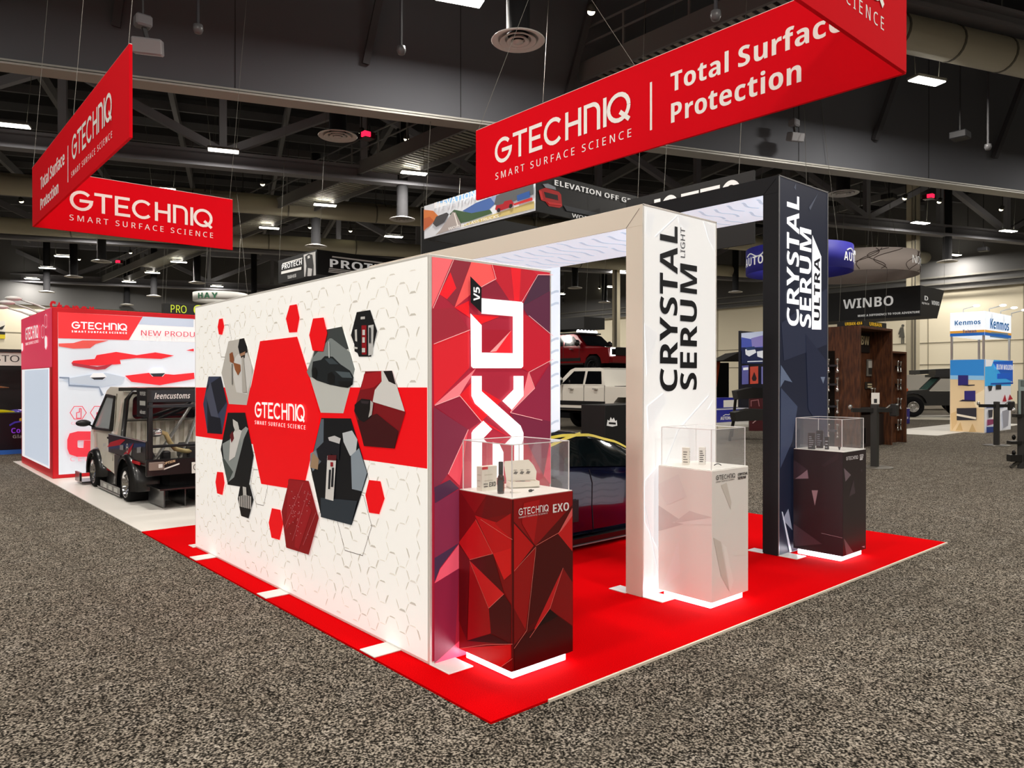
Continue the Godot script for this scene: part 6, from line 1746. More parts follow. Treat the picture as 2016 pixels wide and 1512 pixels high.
	for x in [0.1, b.x - 0.1]: cable(t, p.at(Vector2(x, e.y + 0.1)), p.at(Vector2(x + 0.4, 14.84)), 0.007)
	# pickups seen through the white archway
	var g := at_d(1190, 750, 24.0); g.y = 0
	var o := g + Vector3.FORWARD * 0.92 + Vector3.RIGHT * 0.98
	t = thing("pickup_truck", "white lifted pickup with black running boards behind the blue sports car", "truck", o)
	pickup(t, o, Vector3.FORWARD, Vector3.RIGHT, mt("eeeadf", 0.25, 0, 0, 0.6), mt("d8d6d0", 0.2, 0.5), 0.45)
	g = at_d(1165, 722, 33.0)
	o = g - Vector3.BACK * 1.87 - Vector3.LEFT * 1.06
	var deck := g.y - 0.5
	o.y = deck
	t = thing("pickup_truck", "dark red pickup with roof light bar raised on a black platform", "truck", o)
	pickup(t, o, Vector3.BACK, Vector3.LEFT, mt("7a0c16", 0.15, 0.1, 0, 1.0), mt("c8c8ca", 0.2, 0.7), 0.35)
	for i in 6:
		part("roof_lamp", Shape.new(true).ball(o + Vector3.UP * 2.16 + Vector3.BACK * 0.6 + Vector3.LEFT * (-0.6 + i * 0.24), Vector3(0.1, 0.1, 0.08)), mt("f0f0f4", 0.3, 0, 1.2), t, "bright roof lamp")
	part("roof_rack", Shape.new().box(o + Vector3.UP * 2.08, Vector3(1.5, 0.06, 1.6)), mt("141416", 0.5), t)
	var pf := thing("platform", "black raised platform carrying the dark red pickup", "platform", Vector3(o.x, 0, o.z))
	part("deck", Shape.new().box(Vector3(o.x, deck - 0.06, o.z), Vector3(2.8, 0.12, 6.6)), mt("121214", 0.7), pf)
	for x in [-1.2, 1.2]:
		for z in [-2.8, 0.0, 2.8]:
			part("leg", Shape.new().box(Vector3(o.x + x, (deck - 0.12) / 2, o.z + z), Vector3(0.3, deck - 0.12, 0.3)), mt("161618", 0.6), pf)
	part("skirt", Shape.new().span(Vector3(o.x - 1.4, 0.0, o.z + 3.3), Vector3(o.x - 1.34, deck - 0.13, o.z - 3.3)), mt("0e0e10", 0.7), pf)
	t = thing("hanging_sign", "wide black hanging sign above the dark red pickup", "sign", at_h(1150, 648, 4.6))
	f = two_faces(t, 1150, 646, 623, 1070, 1189, 4.6, mt("101114", 0.5))
	hang(t, f)
	# black plinth with a white crest
	var b0 := at_d(1191, 800, 18.0); b0.y = 0
	t = thing("black_plinth", "low black counter with a white mountain crest behind the blue sports car", "counter", b0 + Vector3(0.7, 0, -0.4))
	part("box", Shape.new().span(b0, b0 + Vector3(1.6, 1.1, -0.8), 0.01), mt("0f1012", 0.5), t)
	p = pane(b0, Vector3.RIGHT)
	k = Ink.new(p, 0.006)
	k.poly("e8e8e6", px(p, [1194, 838, 1196, 826, 1199, 829, 1202, 821, 1205, 826, 1208, 822, 1211, 829, 1214, 827, 1215, 838, 1205, 840]))
	k.poly("0f1012", px(p, [1198, 831, 1212, 832, 1212, 836, 1198, 835]))
	ink("crest_print", k, t, 0.1)
	# between the two archways
	var d := at_h(1473, 831, 0.0)
	p = pane(Vector3(d.x, 0, d.z), Vector3.RIGHT)
	t = thing("blue_counter", "blue stepped counter with white car-outline logo between the archways", "counter", Vector3(d.x - 1, 0, d.z - 0.6))
	var xa := hit(p, 1395, 820).x
	var h1 := hit(p, 1440, 806).y; var h2 := hit(p, 1440, 784).y
	part("front_box", Shape.new().span(p.at(Vector2(xa, 0.061)), p.at(Vector2(0, h1), -0.5), 0.01), mt("1d2290", 0.4), t)
	part("back_box", Shape.new().span(p.at(Vector2(xa, 0.061), -0.52), p.at(Vector2(0, h2), -1.1), 0.01), mt("1d2290", 0.4), t)
	part("top_edge", Shape.new().span(p.at(Vector2(xa, h1), 0.005), p.at(Vector2(0, h1 + 0.03), -0.5)), mt("d8d8e0", 0.4), t)
	words_px(t, p, "AUTOHALO", [1418, 827, 1447, 826, 1419, 820.5], mt("f0f0f0", 0.4), true, 0.01)
	k = Ink.new(p, 0.01)
	k.line("f0f0f0", px(p, [1423, 819, 1428, 816, 1434, 816.5, 1438, 814, 1441, 817]), 0.025)
	k.poly("e4e2dc", px(p, [1424, 788, 1452, 787, 1452, 801, 1424, 802]))
	ink("logo_print", k, t)
	var pl := thing("platform", "long white low platform under the blue counter between the archways", "platform", d + Vector3(0, 0, 0.4))
	part("deck", Shape.new().span(at_h(1380, 848, 0.0), at_h(1380, 848, 0.0) + Vector3(6.5, 0.06, -5.0)), mt("d8d4c8", 0.6), pl)
	# poster walls
	d = at_d(1458, 750, 36.0)
	p = pane(Vector3(d.x, 0, d.z), Vector3.RIGHT)
	var xb := hit(p, 1560, 750).x
	t = thing("poster_panel", "tall purple and blue poster wall seen between the archways", "poster", Vector3(d.x + xb / 2, 0, d.z))
	part("frame", Shape.new().span(p.at(Vector2(0, 0)), p.at(Vector2(xb, hit(p, 1480, 653).y), -0.12)), mt("15172c", 0.5), t)
	k = Ink.new(p, 0.012, 0.004)
	for q in [["c8d0e8", [1459, 656, 1502, 652, 1502, 672, 1459, 668]], ["4a58b0", [1459, 664, 1480, 668, 1502, 666, 1502, 690, 1459, 690]], ["8a80c0", [1478, 666, 1502, 660, 1502, 682, 1480, 684]], ["16204a", [1459, 684, 1502, 684, 1502, 716, 1459, 716]], ["e8eaf0", [1466, 688, 1484, 684, 1488, 694, 1474, 702, 1467, 698]], ["e8eaf0", [1489, 692, 1502, 690, 1502, 706, 1490, 702]], ["243c6a", [1466, 684, 1484, 682, 1486, 688, 1470, 690]], ["e0e4ec", [1470, 711, 1500, 710, 1500, 712, 1470, 713]],
			["5a5a98", [1459, 720, 1472, 719, 1472, 756, 1459, 757]], ["c04838", [1475, 722, 1491, 721, 1491, 755, 1475, 756]], ["2a1c20", [1478, 745, 1483, 732, 1488, 745, 1486, 750, 1480, 750]], ["7a78b8", [1497, 722, 1503, 722, 1503, 756, 1497, 756]], ["f0f0f4", [1461, 724, 1471, 723, 1471, 728, 1461, 729]]]:
		k.poly(q[0], px(p, q[1]))
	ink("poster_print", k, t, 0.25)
	# dark shelter with an orange flap
	d = at_d(1400, 750, 46.0); d.y = 0
	t = thing("shelter", "dark grey pop-up shelter with an orange side flap between the archways", "tent", d)
	p = pane(d, c_right)
	part("roof", Shape.new().prism(px(p, [1396, 712, 1428, 696, 1460, 697, 1460, 712]), d, c_right, Vector3.UP, 3.0), mt("3a3834", 0.8), t)
	part("back_wall", Shape.new().prism(px(p, [1396, 712, 1460, 712, 1460, 795, 1396, 795]), d - c_right.cross(Vector3.UP) * 2.8, c_right, Vector3.UP, 0.1), mt("121214", 0.8), t)
	part("side_flap", Shape.new().prism(px(p, [1404, 711, 1418, 709, 1410, 765, 1404, 768]), d, c_right, Vector3.UP, 0.05), mt("c8502a", 0.7), t, "orange flap")
	for x in [1402.0, 1457.0]:
		var q := at_d(x, 750, 46.0)
		part("pole", Shape.new().bar(Vector3(q.x, 0, q.z), Vector3(q.x, 2.7, q.z), 0.07, 0.07, Vector3.RIGHT), mt("2a2a2a", 0.5), t)
	# black towing machines before the poster wall
	for m in [[1470, 776, 22.0, "black wedge-shaped towing machine on a tall stand between the archways"], [1468, 818, 20.5, "black wedge-shaped towing machine on folding legs between the archways"]]:
		var q := at_d(m[0], m[1], m[2])
		t = thing("tow_machine", m[3], "machine", Vector3(q.x, 0, q.z))
		part("wedge", Shape.new().prism(PackedVector2Array([Vector2(-0.4, -0.14), Vector2(0.9, -0.08), Vector2(0.9, 0.16), Vector2(0.0, 0.2), Vector2(-0.45, 0.1)]), q, c_right, Vector3.UP, 0.5), mt("1c1b1a", 0.4), t)
		part("latch", Shape.new().box(q + c_right * 0.0 - c_front * 0.02, Vector3(0.06, 0.12, 0.06), 0.01), mt("d8d4c8", 0.3, 0.6), t)
		for s: float in [-0.25, 0.6]:
			var fp := q + c_right * (s * 1.5) + c_front * 0.25; fp.y = 0
			part("leg", Shape.new().bar(q + c_right * s + c_front * 0.25 - Vector3.UP * 0.1, fp, 0.07, 0.07, c_right), mt("201f1e", 0.4), t)
	var rp := at_d(1476, 800, 25.0); rp.y = 0
	t = thing("fuel_can_panel", "dark red panel with a jerry can print between the archways", "panel", rp)
	p = pane(rp, c_right)
	part("board", Shape.new().prism(px(p, [1474, 771, 1503, 771, 1503, 848, 1474, 848]), rp, c_right, Vector3.UP, 0.08), mt("4a1018", 0.5), t)
	k = Ink.new(p, 0.09)
	k.line("a86a70", px(p, [1477, 800, 1477, 789, 1491, 787, 1493, 800]), 0.03)
	k.line("c8a0a0", px(p, [1480, 833, 1495, 820]), 0.03)
	ink("can_print", k, t)

func hitch(label: String, p: Vector3, out: Vector3, s: float, three: bool) -> void:
	var t := thing("tow_hitch", label, "tow hitch", p, "chrome tow hitches on the wooden stand")
	var sd := Vector3.UP.cross(out).normalized()
	part("shank", Shape.new().bar(p, p + out * 0.12 * s, 0.06 * s, 0.06 * s), mt("26262a", 0.3, 0.6), t, "black shank")
	var n := [-0.12, 0.12] if not three else [-0.2, 0.0, 0.2]
	part("cross_tube", Shape.new().bar(p + out * 0.12 * s + sd * n[0] * s, p + out * 0.12 * s + sd * n[-1] * s, 0.05 * s, 0.05 * s), mt("3a3a3e", 0.3, 0.6), t)
	for k in n:
		var c: Vector3 = p + out * 0.12 * s + sd * k * s
		part("ball_mount", Shape.new(true).lathe(c, Vector3.UP, [[0, -0.2 * s], [0.035 * s, -0.19 * s], [0.045 * s, -0.16 * s], [0.03 * s, -0.12 * s], [0.022 * s, -0.1 * s], [0.022 * s, 0.1 * s], [0.03 * s, 0.12 * s], [0.045 * s, 0.16 * s], [0.035 * s, 0.19 * s], [0, 0.2 * s]], 14), mt("dcdcda", 0.12, 0.95), t, "chrome ball")

func far_right() -> void:
	# ring signs
	var c := at_d(1572, 520, 27.0)
	var t := thing("ring_sign", "deep blue ring sign with white lettering behind the black archway", "sign", c)
	ring_sign(t, c, 1.84, 5.62, 6.52, mt("2c2a9e", 0.6))
	var wh := mt("f0f0ee", 0.5, 0, 0.15)
	curved_words(t, c, 1.84, 5.86, 0.3, "AUTOHALO", 34, 9.5, wh, true)
	curved_words(t, c, 1.84, 5.86, 0.3, "AUTOHALO", -92, 9.5, wh, true)
	for a0 in [36.0, -90.0]:
		var pth := []
		for i in 15:
			var a := deg_to_rad(a0 + i * 3.6)
			var f := Vector3(c_front.x, 0, c_front.z).normalized()
			pth.append(Vector3(c.x, 6.22 + 0.08 * sin(i * 0.75) + (0.05 if i > 8 else 0.0), c.z) + (-f * cos(a) + c_right * sin(a)) * 1.87)
		part("car_outline", Shape.new(true).tube(pth, 0.022, 5), wh, t, "white car outline")
	c = at_d(1688, 520, 36.0)
	t = thing("ring_sign", "large taupe ring sign with dark contour lines beside the blue ring sign", "sign", c)
	ring_sign(t, c, 2.68, 6.75, 7.75, mt("c4b8b2", 0.7))
	curved_words(t, c, 2.68, 7.1, 0.36, "NOV5", 36, 10, wh, false)
	for i in 11:
		var pth := []
		var base := rng.randf_range(-80, 70); var amp := rng.randf_range(5, 14)
		for j in 13:
			var a := deg_to_rad(base + amp * sin(j * 0.45 + i) + j * 1.4)
			var f := Vector3(c_front.x, 0, c_front.z).normalized()
			pth.append(Vector3(c.x, 6.78 + j * 0.078, c.z) + (-f * cos(a) + c_right * sin(a)) * 2.69)
		part("contour_line", Shape.new().tube(pth, 0.016, 4), mt("5c524e", 0.7), t)
	# black trapezoid hanging sign
	var k0 := at_h(1812, 622, 5.0)
	var dist := (k0 - EYE).dot(c_front)
	var top := at_d(1812, 561.5, dist).y
	t = thing("hanging_sign", "black hanging sign with slanted end, white logo word and slogan", "sign", k0)
	var zl := at_pl(1560, 600, k0, Vector3.RIGHT).z
	var xe := at_pl(1859, 574, Vector3(0, 0, k0.z), Vector3.BACK).x
	var inset := (xe - at_pl(1845, 621, Vector3(0, 0, k0.z), Vector3.BACK).x)
	var s := Shape.new()
	var lo := [Vector3(k0.x, 5.0, k0.z), Vector3(xe - inset, 5.0, k0.z), Vector3(xe - inset, 5.0, zl), Vector3(k0.x, 5.0, zl)]
	var hi := [Vector3(k0.x, top, k0.z), Vector3(xe, top, k0.z), Vector3(xe, top, zl), Vector3(k0.x, top, zl)]
	for i in 4:
		var j := (i + 1) % 4
		s.quad(lo[i], lo[j], hi[j], hi[i])
	s.quad(lo[0], lo[1], lo[2], lo[3])
	part("fabric_shell", s, mt("141417", 0.6), t)
	var pl := pane(Vector3(k0.x, 5.0, zl), Vector3.BACK)
	var pr := pane(k0, Vector3.RIGHT)
	words_px(t, pl, "WINBO", [1660.3, 608.5, 1759, 602.5, 1660.3, 590], wh, true, 0.03)
	words_px(t, pl, "MAKE A DIFFERENCE TO YOUR ADVENTURE", [1689.4, 624, 1811, 617.5, 1689.4, 620], wh, true, 0.03)
	words_px(t, pr, "D", [1819, 591, 1826, 592, 1819, 582], wh, true, 0.03)
	words_px(t, pr, "DJTECH", [1814, 599, 1828, 601.5, 1814, 594.5], wh, true, 0.03)
	words_px(t, pr, "WINBO", [1833, 599.5, 1848, 602, 1833, 591.5], wh, true, 0.03)
	for q in [hi[0], hi[1], hi[3]]: cable(t, q, Vector3(q.x, 14.84, q.z), 0.007)
	# small black sign with yellow letters behind the wooden stand
	t = thing("hanging_sign", "black sign with yellow lettering just above the wooden stand", "sign", at_h(1743, 646, 3.4))
	var f := two_faces(t, 1700, 648, 631, 1648, 1744, 4.05, mt("111113", 0.5))
	words_px(t, f[0], "URBAN 4X4", [1664, 641, 1698, 639, 1664, 635], mt("e0b020", 0.5, 0, 0.2), true, 0.02)
	words_px(t, f[1], "URBAN", [1711, 641, 1735, 641, 1711, 634], mt("e0b020", 0.5, 0, 0.2), true, 0.02)
	hang(t, f)
	wooden_stand()
	blue_tower()
	# restroom mark on the wall: a woman's figure
	var w := pane(Vector3(x_wall - 0.02, 0, z_wall), Vector3.BACK)
	t = thing("restroom_mark", "dark grey figure of a woman in a dress on the cream wall", "sign", w.at(hit(w, 1776, 677)))
	part("dress", Shape.new().prism(px(w, zm(1620, 620, 5.04, [775, 125, 800, 122, 812, 215, 812, 225, 756, 222, 776, 150, 760, 195, 748, 192, 768, 130])), w.o, w.u, w.v, 0.03), mt("5a5850", 0.6), t)
	part("head", Shape.new().prism(px(w, zm(1620, 620, 5.04, [780, 108, 785, 96, 795, 93, 806, 98, 808, 110, 800, 119, 786, 119])), w.o, w.u, w.v, 0.03), mt("5a5850", 0.6), t)
	for x in [778, 796]:
		part("leg", Shape.new().prism(px(w, zm(1620, 620, 5.04, [x, 222, x + 12, 222, x + 12, 286, x, 286])), w.o, w.u, w.v, 0.03), mt("5a5850", 0.6), t)
	# posts with tow arms in the aisle
	for q in [[1722, 920, 1.22, "black square post with a white price card and tow arm before the wooden stand"], [1962, 877, 1.14, "black square post with a tow arm before the blue and white tower"]]:
		var b := at_h(q[0], q[1], 0.0)
		t = thing("display_post", q[3], "post", b)
		part("post", Shape.new().box(b + Vector3(0, q[2] / 2 + 0.01, 0), Vector3(0.12, q[2], 0.12), 0.006), mt("2c2c2a", 0.5), t)
		part("base_plate", Shape.new(true).lathe(b, Vector3.UP, [[0, 0.0], [0.33, 0.0], [0.33, 0.012], [0.3, 0.018], [0, 0.02]], 28), mt("6e6a62", 0.4, 0.4), t)
		var arm := b + Vector3(0, q[2] - 0.1, 0)
		part("tow_arm", Shape.new().bar(arm - c_right * 0.45, arm + c_right * 0.4, 0.08, 0.08), mt("1a1a1a", 0.4), t, "black tow arm")
		part("tow_ball", Shape.new(true).ball(arm - c_right * 0.48 + Vector3(0, 0.06, 0), Vector3(0.04, 0.05, 0.04)), mt("d8d8d6", 0.12, 0.9), t, "chrome ball")
		part("clamp", Shape.new().box(arm + c_right * 0.38, Vector3(0.14, 0.24, 0.14), 0.02), mt("222222", 0.4), t)
		part("pin", Shape.new().bar(arm + c_right * 0.2 + Vector3(0, 0.02, 0), arm + c_right * 0.3 + Vector3(0, 0.1, 0), 0.02, 0.02), mt("e0e0de", 0.2, 0.8), t)
		if q[0] < 1800:
			var cd := pane(b + Vector3(0, q[2] + 0.02, 0) - c_right * 0.07, c_right)
			part("price_card", Shape.new().prism(rect(0, 0, 0.16, 0.22), cd.o, cd.u, cd.v, 0.006), mt("e8e6e0", 0.5), t, "white price card")
			strip(t, "card_print", cd, "26262a", 0.05, 0.02, 0.11, 0.1, 0.008)
	# tow bar rack at the frame's edge
	var r := at_h(2010, 922, 0.0)
	t = thing("tow_rack", "black rack of tow bars with a slanted foot at the aisle edge", "rack", r)
	part("upright", Shape.new().box(r + Vector3(0, 0.75, 0), Vector3(0.1, 1.5, 0.1)), mt("262624", 0.5), t)
	part("sign_panel", Shape.new().prism(rect(-0.06, 1.0, 0.4, 1.72), r, c_right, Vector3.UP, 0.04), mt("8a9a98", 0.5), t)
	part("sign_head", Shape.new().prism(rect(-0.04, 1.58, 0.4, 1.7), r - c_front * 0.01, c_right, Vector3.UP, 0.03), mt("e8e8e4", 0.5), t)
	for h in [0.2, 0.5, 1.02]:
		part("tow_bar", Shape.new().bar(r + Vector3(0, h, 0) - c_right * (0.24 if h < 0.9 else 0.14), r + Vector3(0, h, 0) + c_right * 0.5, 0.12, 0.13 if h < 0.3 else 0.06), mt("141414", 0.35), t, "black tow bar")
		part("tow_ball", Shape.new(true).ball(r + Vector3(0, h + 0.1, 0) - c_right * 0.14, Vector3(0.035, 0.05, 0.035)), mt("2a2a2a" if h < 0.9 else "dcdcda", 0.15, 0.9), t)
	part("foot", Shape.new().bar(r + Vector3(0, 0.16, 0), r + Vector3(0, 0.02, 0) - c_right * 0.2, 0.05, 0.05), mt("3a3832", 0.5), t)
	off_roader()

func wooden_stand() -> void:
	var c := at_h(1692, 885, 0.0)
	var tall := 3.06
	var xe := at_pl(1757, 882, c, Vector3.BACK).x
	var ze := c.z - 1.6
	var t := thing("wooden_stand", "tall dark-stained wooden stand with open front displaying tow hitches", "display stand", Vector3((c.x + xe) / 2, 0, c.z - 1))
	var wood := StandardMaterial3D.new()
	wood.albedo_texture = noise_tex(0.02, 512, ramp([[0.0, "2a150b"], [0.4, "4a2814"], [0.7, "5e361d"], [1.0, "744626"]]), FastNoiseLite.TYPE_SIMPLEX_SMOOTH, 5, 4)
	wood.uv1_triplanar = true
	wood.uv1_world_triplanar = true
	wood.uv1_scale = Vector3(1.4, 0.22, 1.4)
	wood.roughness = 0.5
	part("left_side", Shape.new().span(c, Vector3(c.x + 0.08, tall, ze), 0.004), wood, t)
	part("right_side", Shape.new().span(Vector3(xe - 0.06, 0, c.z), Vector3(xe, tall, ze), 0.004), wood, t)
	part("back_panel", Shape.new().span(Vector3(c.x + 0.08, 0, c.z - 0.55), Vector3(xe - 0.06, tall - 0.06, c.z - 0.6)), wood, t)
	part("top_board", Shape.new().span(Vector3(c.x + 0.08, tall - 0.06, c.z), Vector3(xe - 0.06, tall, ze), 0.004), wood, t)
	part("lower_panel", Shape.new().span(Vector3(c.x + 0.08, 0, c.z - 0.2), Vector3(xe - 0.06, 0.82, c.z - 0.24)), mt("1c100a", 0.6), t)
	var pl := pane(Vector3(c.x, 0, ze), Vector3.BACK)
	var d := px(pl, [1600, 690, 1661, 690, 1652, 900, 1600, 900])
	var top := d[1].y
	part("dark_inset", Shape.new().span(Vector3(c.x - 0.012, 0.02, ze), Vector3(c.x, top, c.z - 0.62)), mt("17120f", 0.7), t, "dark inset board")
	var i := 0
	for y in [720.0, 757.0, 800.0, 848.0]:
		var p := at_pl(1644, y, Vector3(c.x - 0.013, 0, 0), Vector3.RIGHT)
		hitch("chrome twin-ball tow hitch on the dark side board, %s row" % ["top", "second", "third", "bottom"][i], p, Vector3.LEFT, 0.95, false)
		i += 1
	# inside the open front
	var pb := pane(Vector3(c.x + 0.08, 0, c.z - 0.549), Vector3.RIGHT)
	for q in [["logo_board", [1690, 657, 1710, 694], "17130f", "black board with cream letters"], ["framed_picture", [1705, 708, 1722, 741], "6e6a62", "framed grey picture"], ["small_sign", [1702, 752, 1719, 766], "2a241e", "small dark sign"]]:
		var a := hit(pb, q[1][0], q[1][3]); var b := hit(pb, q[1][2], q[1][1])
		part(q[0], Shape.new().span(pb.at(a), pb.at(b, 0.04), 0.01), mt(q[2], 0.5), t, q[3])
		if q[0] == "logo_board": words(t, pb, "BW", a + (b - a) * Vector2(0.1, 0.4), a + (b - a) * Vector2(0.9, 0.4), a + (b - a) * Vector2(0.1, 0.85), mt("e0d0a8", 0.5), true, 0.045)
		elif q[0] == "small_sign": 
			for j in 2: strip(t, "sign_print", pb, "d0c4a0", lerpf(a.x, b.x, 0.15), lerpf(a.y, b.y, 0.2 + j * 0.36), lerpf(a.x, b.x, 0.85), lerpf(a.y, b.y, 0.42 + j * 0.36), 0.045)
		else:
			strip(t, "picture_print", pb, "c8c6be", a.x + 0.04, lerpf(a.y, b.y, 0.5), b.x - 0.04, b.y - 0.04, 0.045)
			strip(t, "picture_print", pb, "2e2c28", a.x + 0.06, a.y + 0.06, b.x - 0.06, lerpf(a.y, b.y, 0.5), 0.046)
	hitch("chrome three-ball tow hitch inside the open wooden front", pb.at(hit(pb, 1713, 776), 0.01), Vector3.BACK, 0.9, true)
	part("shelf", Shape.new().span(pb.at(Vector2(0, 0.95)), pb.at(Vector2(xe - c.x - 0.14, 1.0), 0.4), 0.004), mt("201a16", 0.5), t, "black shelf")
	part("notice_board", Shape.new().span(pb.at(hit(pb, 1703, 850), 0.32), pb.at(hit(pb, 1719, 836), 0.34)), mt("2a241e", 0.5), t)
	for k in 4:
		part("hanging_tool", Shape.new().bar(pb.at(Vector2(0.2 + k * 0.14, 0.1), 0.38), pb.at(Vector2(0.2 + k * 0.14, 0.5), 0.38), 0.05, 0.05, Vector3.RIGHT), mt("0e0c0c", 0.4), t)
	# the lower wing at its right
	var bx := xe + 0.02; var by := at_pl(1776, 875, c + Vector3(0, 0, -0.2), Vector3.BACK).x + 0.05
	var h2 := 2.44
	var t2 := thing("wooden_wing", "lower dark wooden wing beside the tall wooden stand", "display stand", Vector3((bx + by) / 2, 0, c.z - 1))
	part("front_panel", Shape.new().span(Vector3(bx, 0, c.z - 0.3), Vector3(by, h2, c.z - 0.36)), wood, t2)
	part("edge_board", Shape.new().span(Vector3(by - 0.05, 0, c.z - 0.1), Vector3(by, h2, c.z - 0.3), 0.003), wood, t2)
	part("top_board", Shape.new().span(Vector3(bx, h2, c.z - 0.1), Vector3(by, h2 + 0.05, c.z - 0.6), 0.003), wood, t2)
	i = 0
	for y in [722.0, 757.0, 795.0, 836.0]:
		hitch("chrome twin-ball tow hitch on the lower wooden wing, %s row" % ["top", "second", "third", "bottom"][i], at_pl(1763, y, Vector3(0, 0, c.z - 0.299), Vector3.BACK), Vector3.BACK, 0.8, false)
		i += 1

func blue_tower() -> void:
	var c := at_h(1938, 853, 0.0)
	var dist := (c - EYE).dot(c_front)
	var t := thing("display_tower", "blue, white and sand-coloured display tower with a raised white sign box", "display tower", c + Vector3(1.8, 0, -0.5))
	var h1 := at_d(1938, 707, dist).y; var h2 := at_d(1938, 660, dist).y; var h3 := at_d(1938, 612, dist).y
	var zl := at_pl(1870, 850, c, Vector3.RIGHT).z
	var xe := at_pl(1990, 845, c, Vector3.BACK).x
	part("lower_box", Shape.new().span(c, Vector3(xe, h1, zl)), mt("e8e6e0", 0.5), t)
	part("upper_sign", Shape.new().span(Vector3(c.x, h2, c.z), Vector3(xe, h3, zl)), mt("eef4fa", 0.5, 0, 0.35), t, "white glowing sign box")
	for q in [Vector3(c.x + 0.04, 0, c.z - 0.04), Vector3(c.x + 0.04, 0, zl + 0.04), Vector3(xe - 0.04, 0, c.z - 0.04), Vector3(xe - 0.04, 0, zl + 0.04)]:
		part("pole", Shape.new().bar(q + Vector3(0, h1, 0), q + Vector3(0, h2, 0), 0.06, 0.06, Vector3.RIGHT), mt("c8c8c6", 0.3, 0.6), t, "aluminium pole")
	var L := pane(Vector3(c.x, 0, zl), Vector3.BACK)
	var R := pane(c, Vector3.RIGHT)
	var wl := c.z - zl; var wr := xe - c.x
	var Z := func(fl: Array) -> Array: return zm(1860, 600, 4.2, fl)
	var k := Ink.new(L, 0.004, 0.003)
	k.poly("e3c79c", rect(0.01, 0.02, wl - 0.01, h1 - 0.01))
	k.poly("2f8ad8", PackedVector2Array([Vector2(0.01, 1.75), Vector2(wl - 0.01, 1.72), Vector2(wl - 0.01, h1 - 0.01), Vector2(0.01, h1 - 0.01)]))
	k.poly("8fc4ea", PackedVector2Array([Vector2(0.01, 1.75), Vector2(wl - 0.01, 1.72), Vector2(wl - 0.01, 1.86), Vector2(0.01, 1.88)]))
	for q in [["d8b684", [50, 900, 120, 870, 100, 980, 60, 1040]], ["f0dcb8", [220, 760, 328, 700, 328, 860, 260, 850]], ["c9a874", [90, 1040, 130, 970, 150, 1040]], ["c9a874", [200, 1050, 230, 980, 260, 1048]], ["2c2470", [112, 583, 196, 583, 196, 665, 112, 668]], ["1c1a30", [112, 664, 250, 660, 250, 668, 196, 672]], ["2c2470", [165, 712, 256, 710, 256, 795, 165, 797]], ["1c1a30", [118, 798, 150, 784, 256, 792, 256, 800]], ["2a2830", [102, 855, 265, 852, 265, 953, 102, 955]], ["e8dcc8", [102, 900, 262, 930, 262, 948, 102, 918]]]:
		k.poly(q[0], px(L, Z.call(q[1])))
	ink("sand_sign", k, t, 0.15, 0.5, "sand and sky print with dark panels")
	k = Ink.new(R, 0.004, 0.003)
	k.poly("e2e2e4", rect(0.02, 0.02, wr - 0.02, h1 - 0.01))
	k.poly("3fb0f0", PackedVector2Array([Vector2(0.02, 1.52), Vector2(wr - 0.02, 1.52), Vector2(wr - 0.02, h1 - 0.01), Vector2(0.02, h1 - 0.01)]))
	for q in [["1c62c8", [390, 470, 560, 462, 560, 640, 480, 600]], ["f4f4f6", [333, 452, 402, 456, 382, 508, 333, 512]], ["1560d0", [430, 570, 540, 566, 540, 610, 430, 612]], ["1b4aa0", [375, 648, 560, 640, 560, 655, 375, 660]], ["2e2e34", [350, 670, 390, 668, 380, 710, 360, 715]], ["2a2a30", [415, 662, 460, 660, 460, 700, 415, 702]], ["a82030", [470, 800, 490, 740, 505, 800]], ["a82030", [515, 790, 530, 740, 555, 780]], ["26407e", [335, 828, 480, 826, 480, 850, 335, 852]], ["8a3a60", [340, 950, 395, 945, 395, 985, 340, 1000]], ["e8c020", [398, 870, 412, 868, 412, 960, 398, 965]], ["223a78", [333, 1010, 410, 1005, 410, 1050, 333, 1058]], ["3a3a42", [345, 870, 385, 866, 380, 930, 350, 935]], ["9a9aa2", [460, 880, 520, 860, 510, 1000, 470, 1020]]]:
		k.poly(q[0], px(R, Z.call(q[1])))
	ink("product_sign", k, t, 0.15, 0.5, "bright blue product print")
	words_px(t, R, "BLOW MOLDING", Z.call([412, 535, 553, 540, 412, 492]), mt("f4f4f6", 0.5, 0, 0.2), true, 0.06)
	for e in [[L, wl, "l"], [R, wr, "r"]]:
		k = Ink.new(e[0], 0.004, 0.003)
		k.poly("1b6ac8", rect(0.0, h2, e[1], h2 + 0.1))
		k.poly("e8a840", rect(0.0, h2 + 0.1, e[1], h2 + 0.18))
		ink("stripe_sign", k, t, 0.15, 0.5, "orange and blue stripe")
	var bl := mt("1c6aa8", 0.5, 0, 0.1)
	words_px(t, L, "Kenmos", Z.call([84, 170, 298, 160, 84, 133]), bl, true, 0.02)
	words_px(t, L, "Taiwan", Z.call([150, 232, 262, 226, 150, 206]), mt("4a4a8a", 0.5), true, 0.02)
	words_px(t, R, "Kenmos", Z.call([372, 195, 525, 212, 372, 112]), bl, true, 0.02)
	k = Ink.new(R, 0.012, 0.001)
	k.line("7aa8cc", px(R, Z.call([380, 232, 520, 243])), 0.05)
	k.line("7aa8cc", px(R, Z.call([370, 262, 525, 280])), 0.04)
	ink("slogan_sign", k, t)
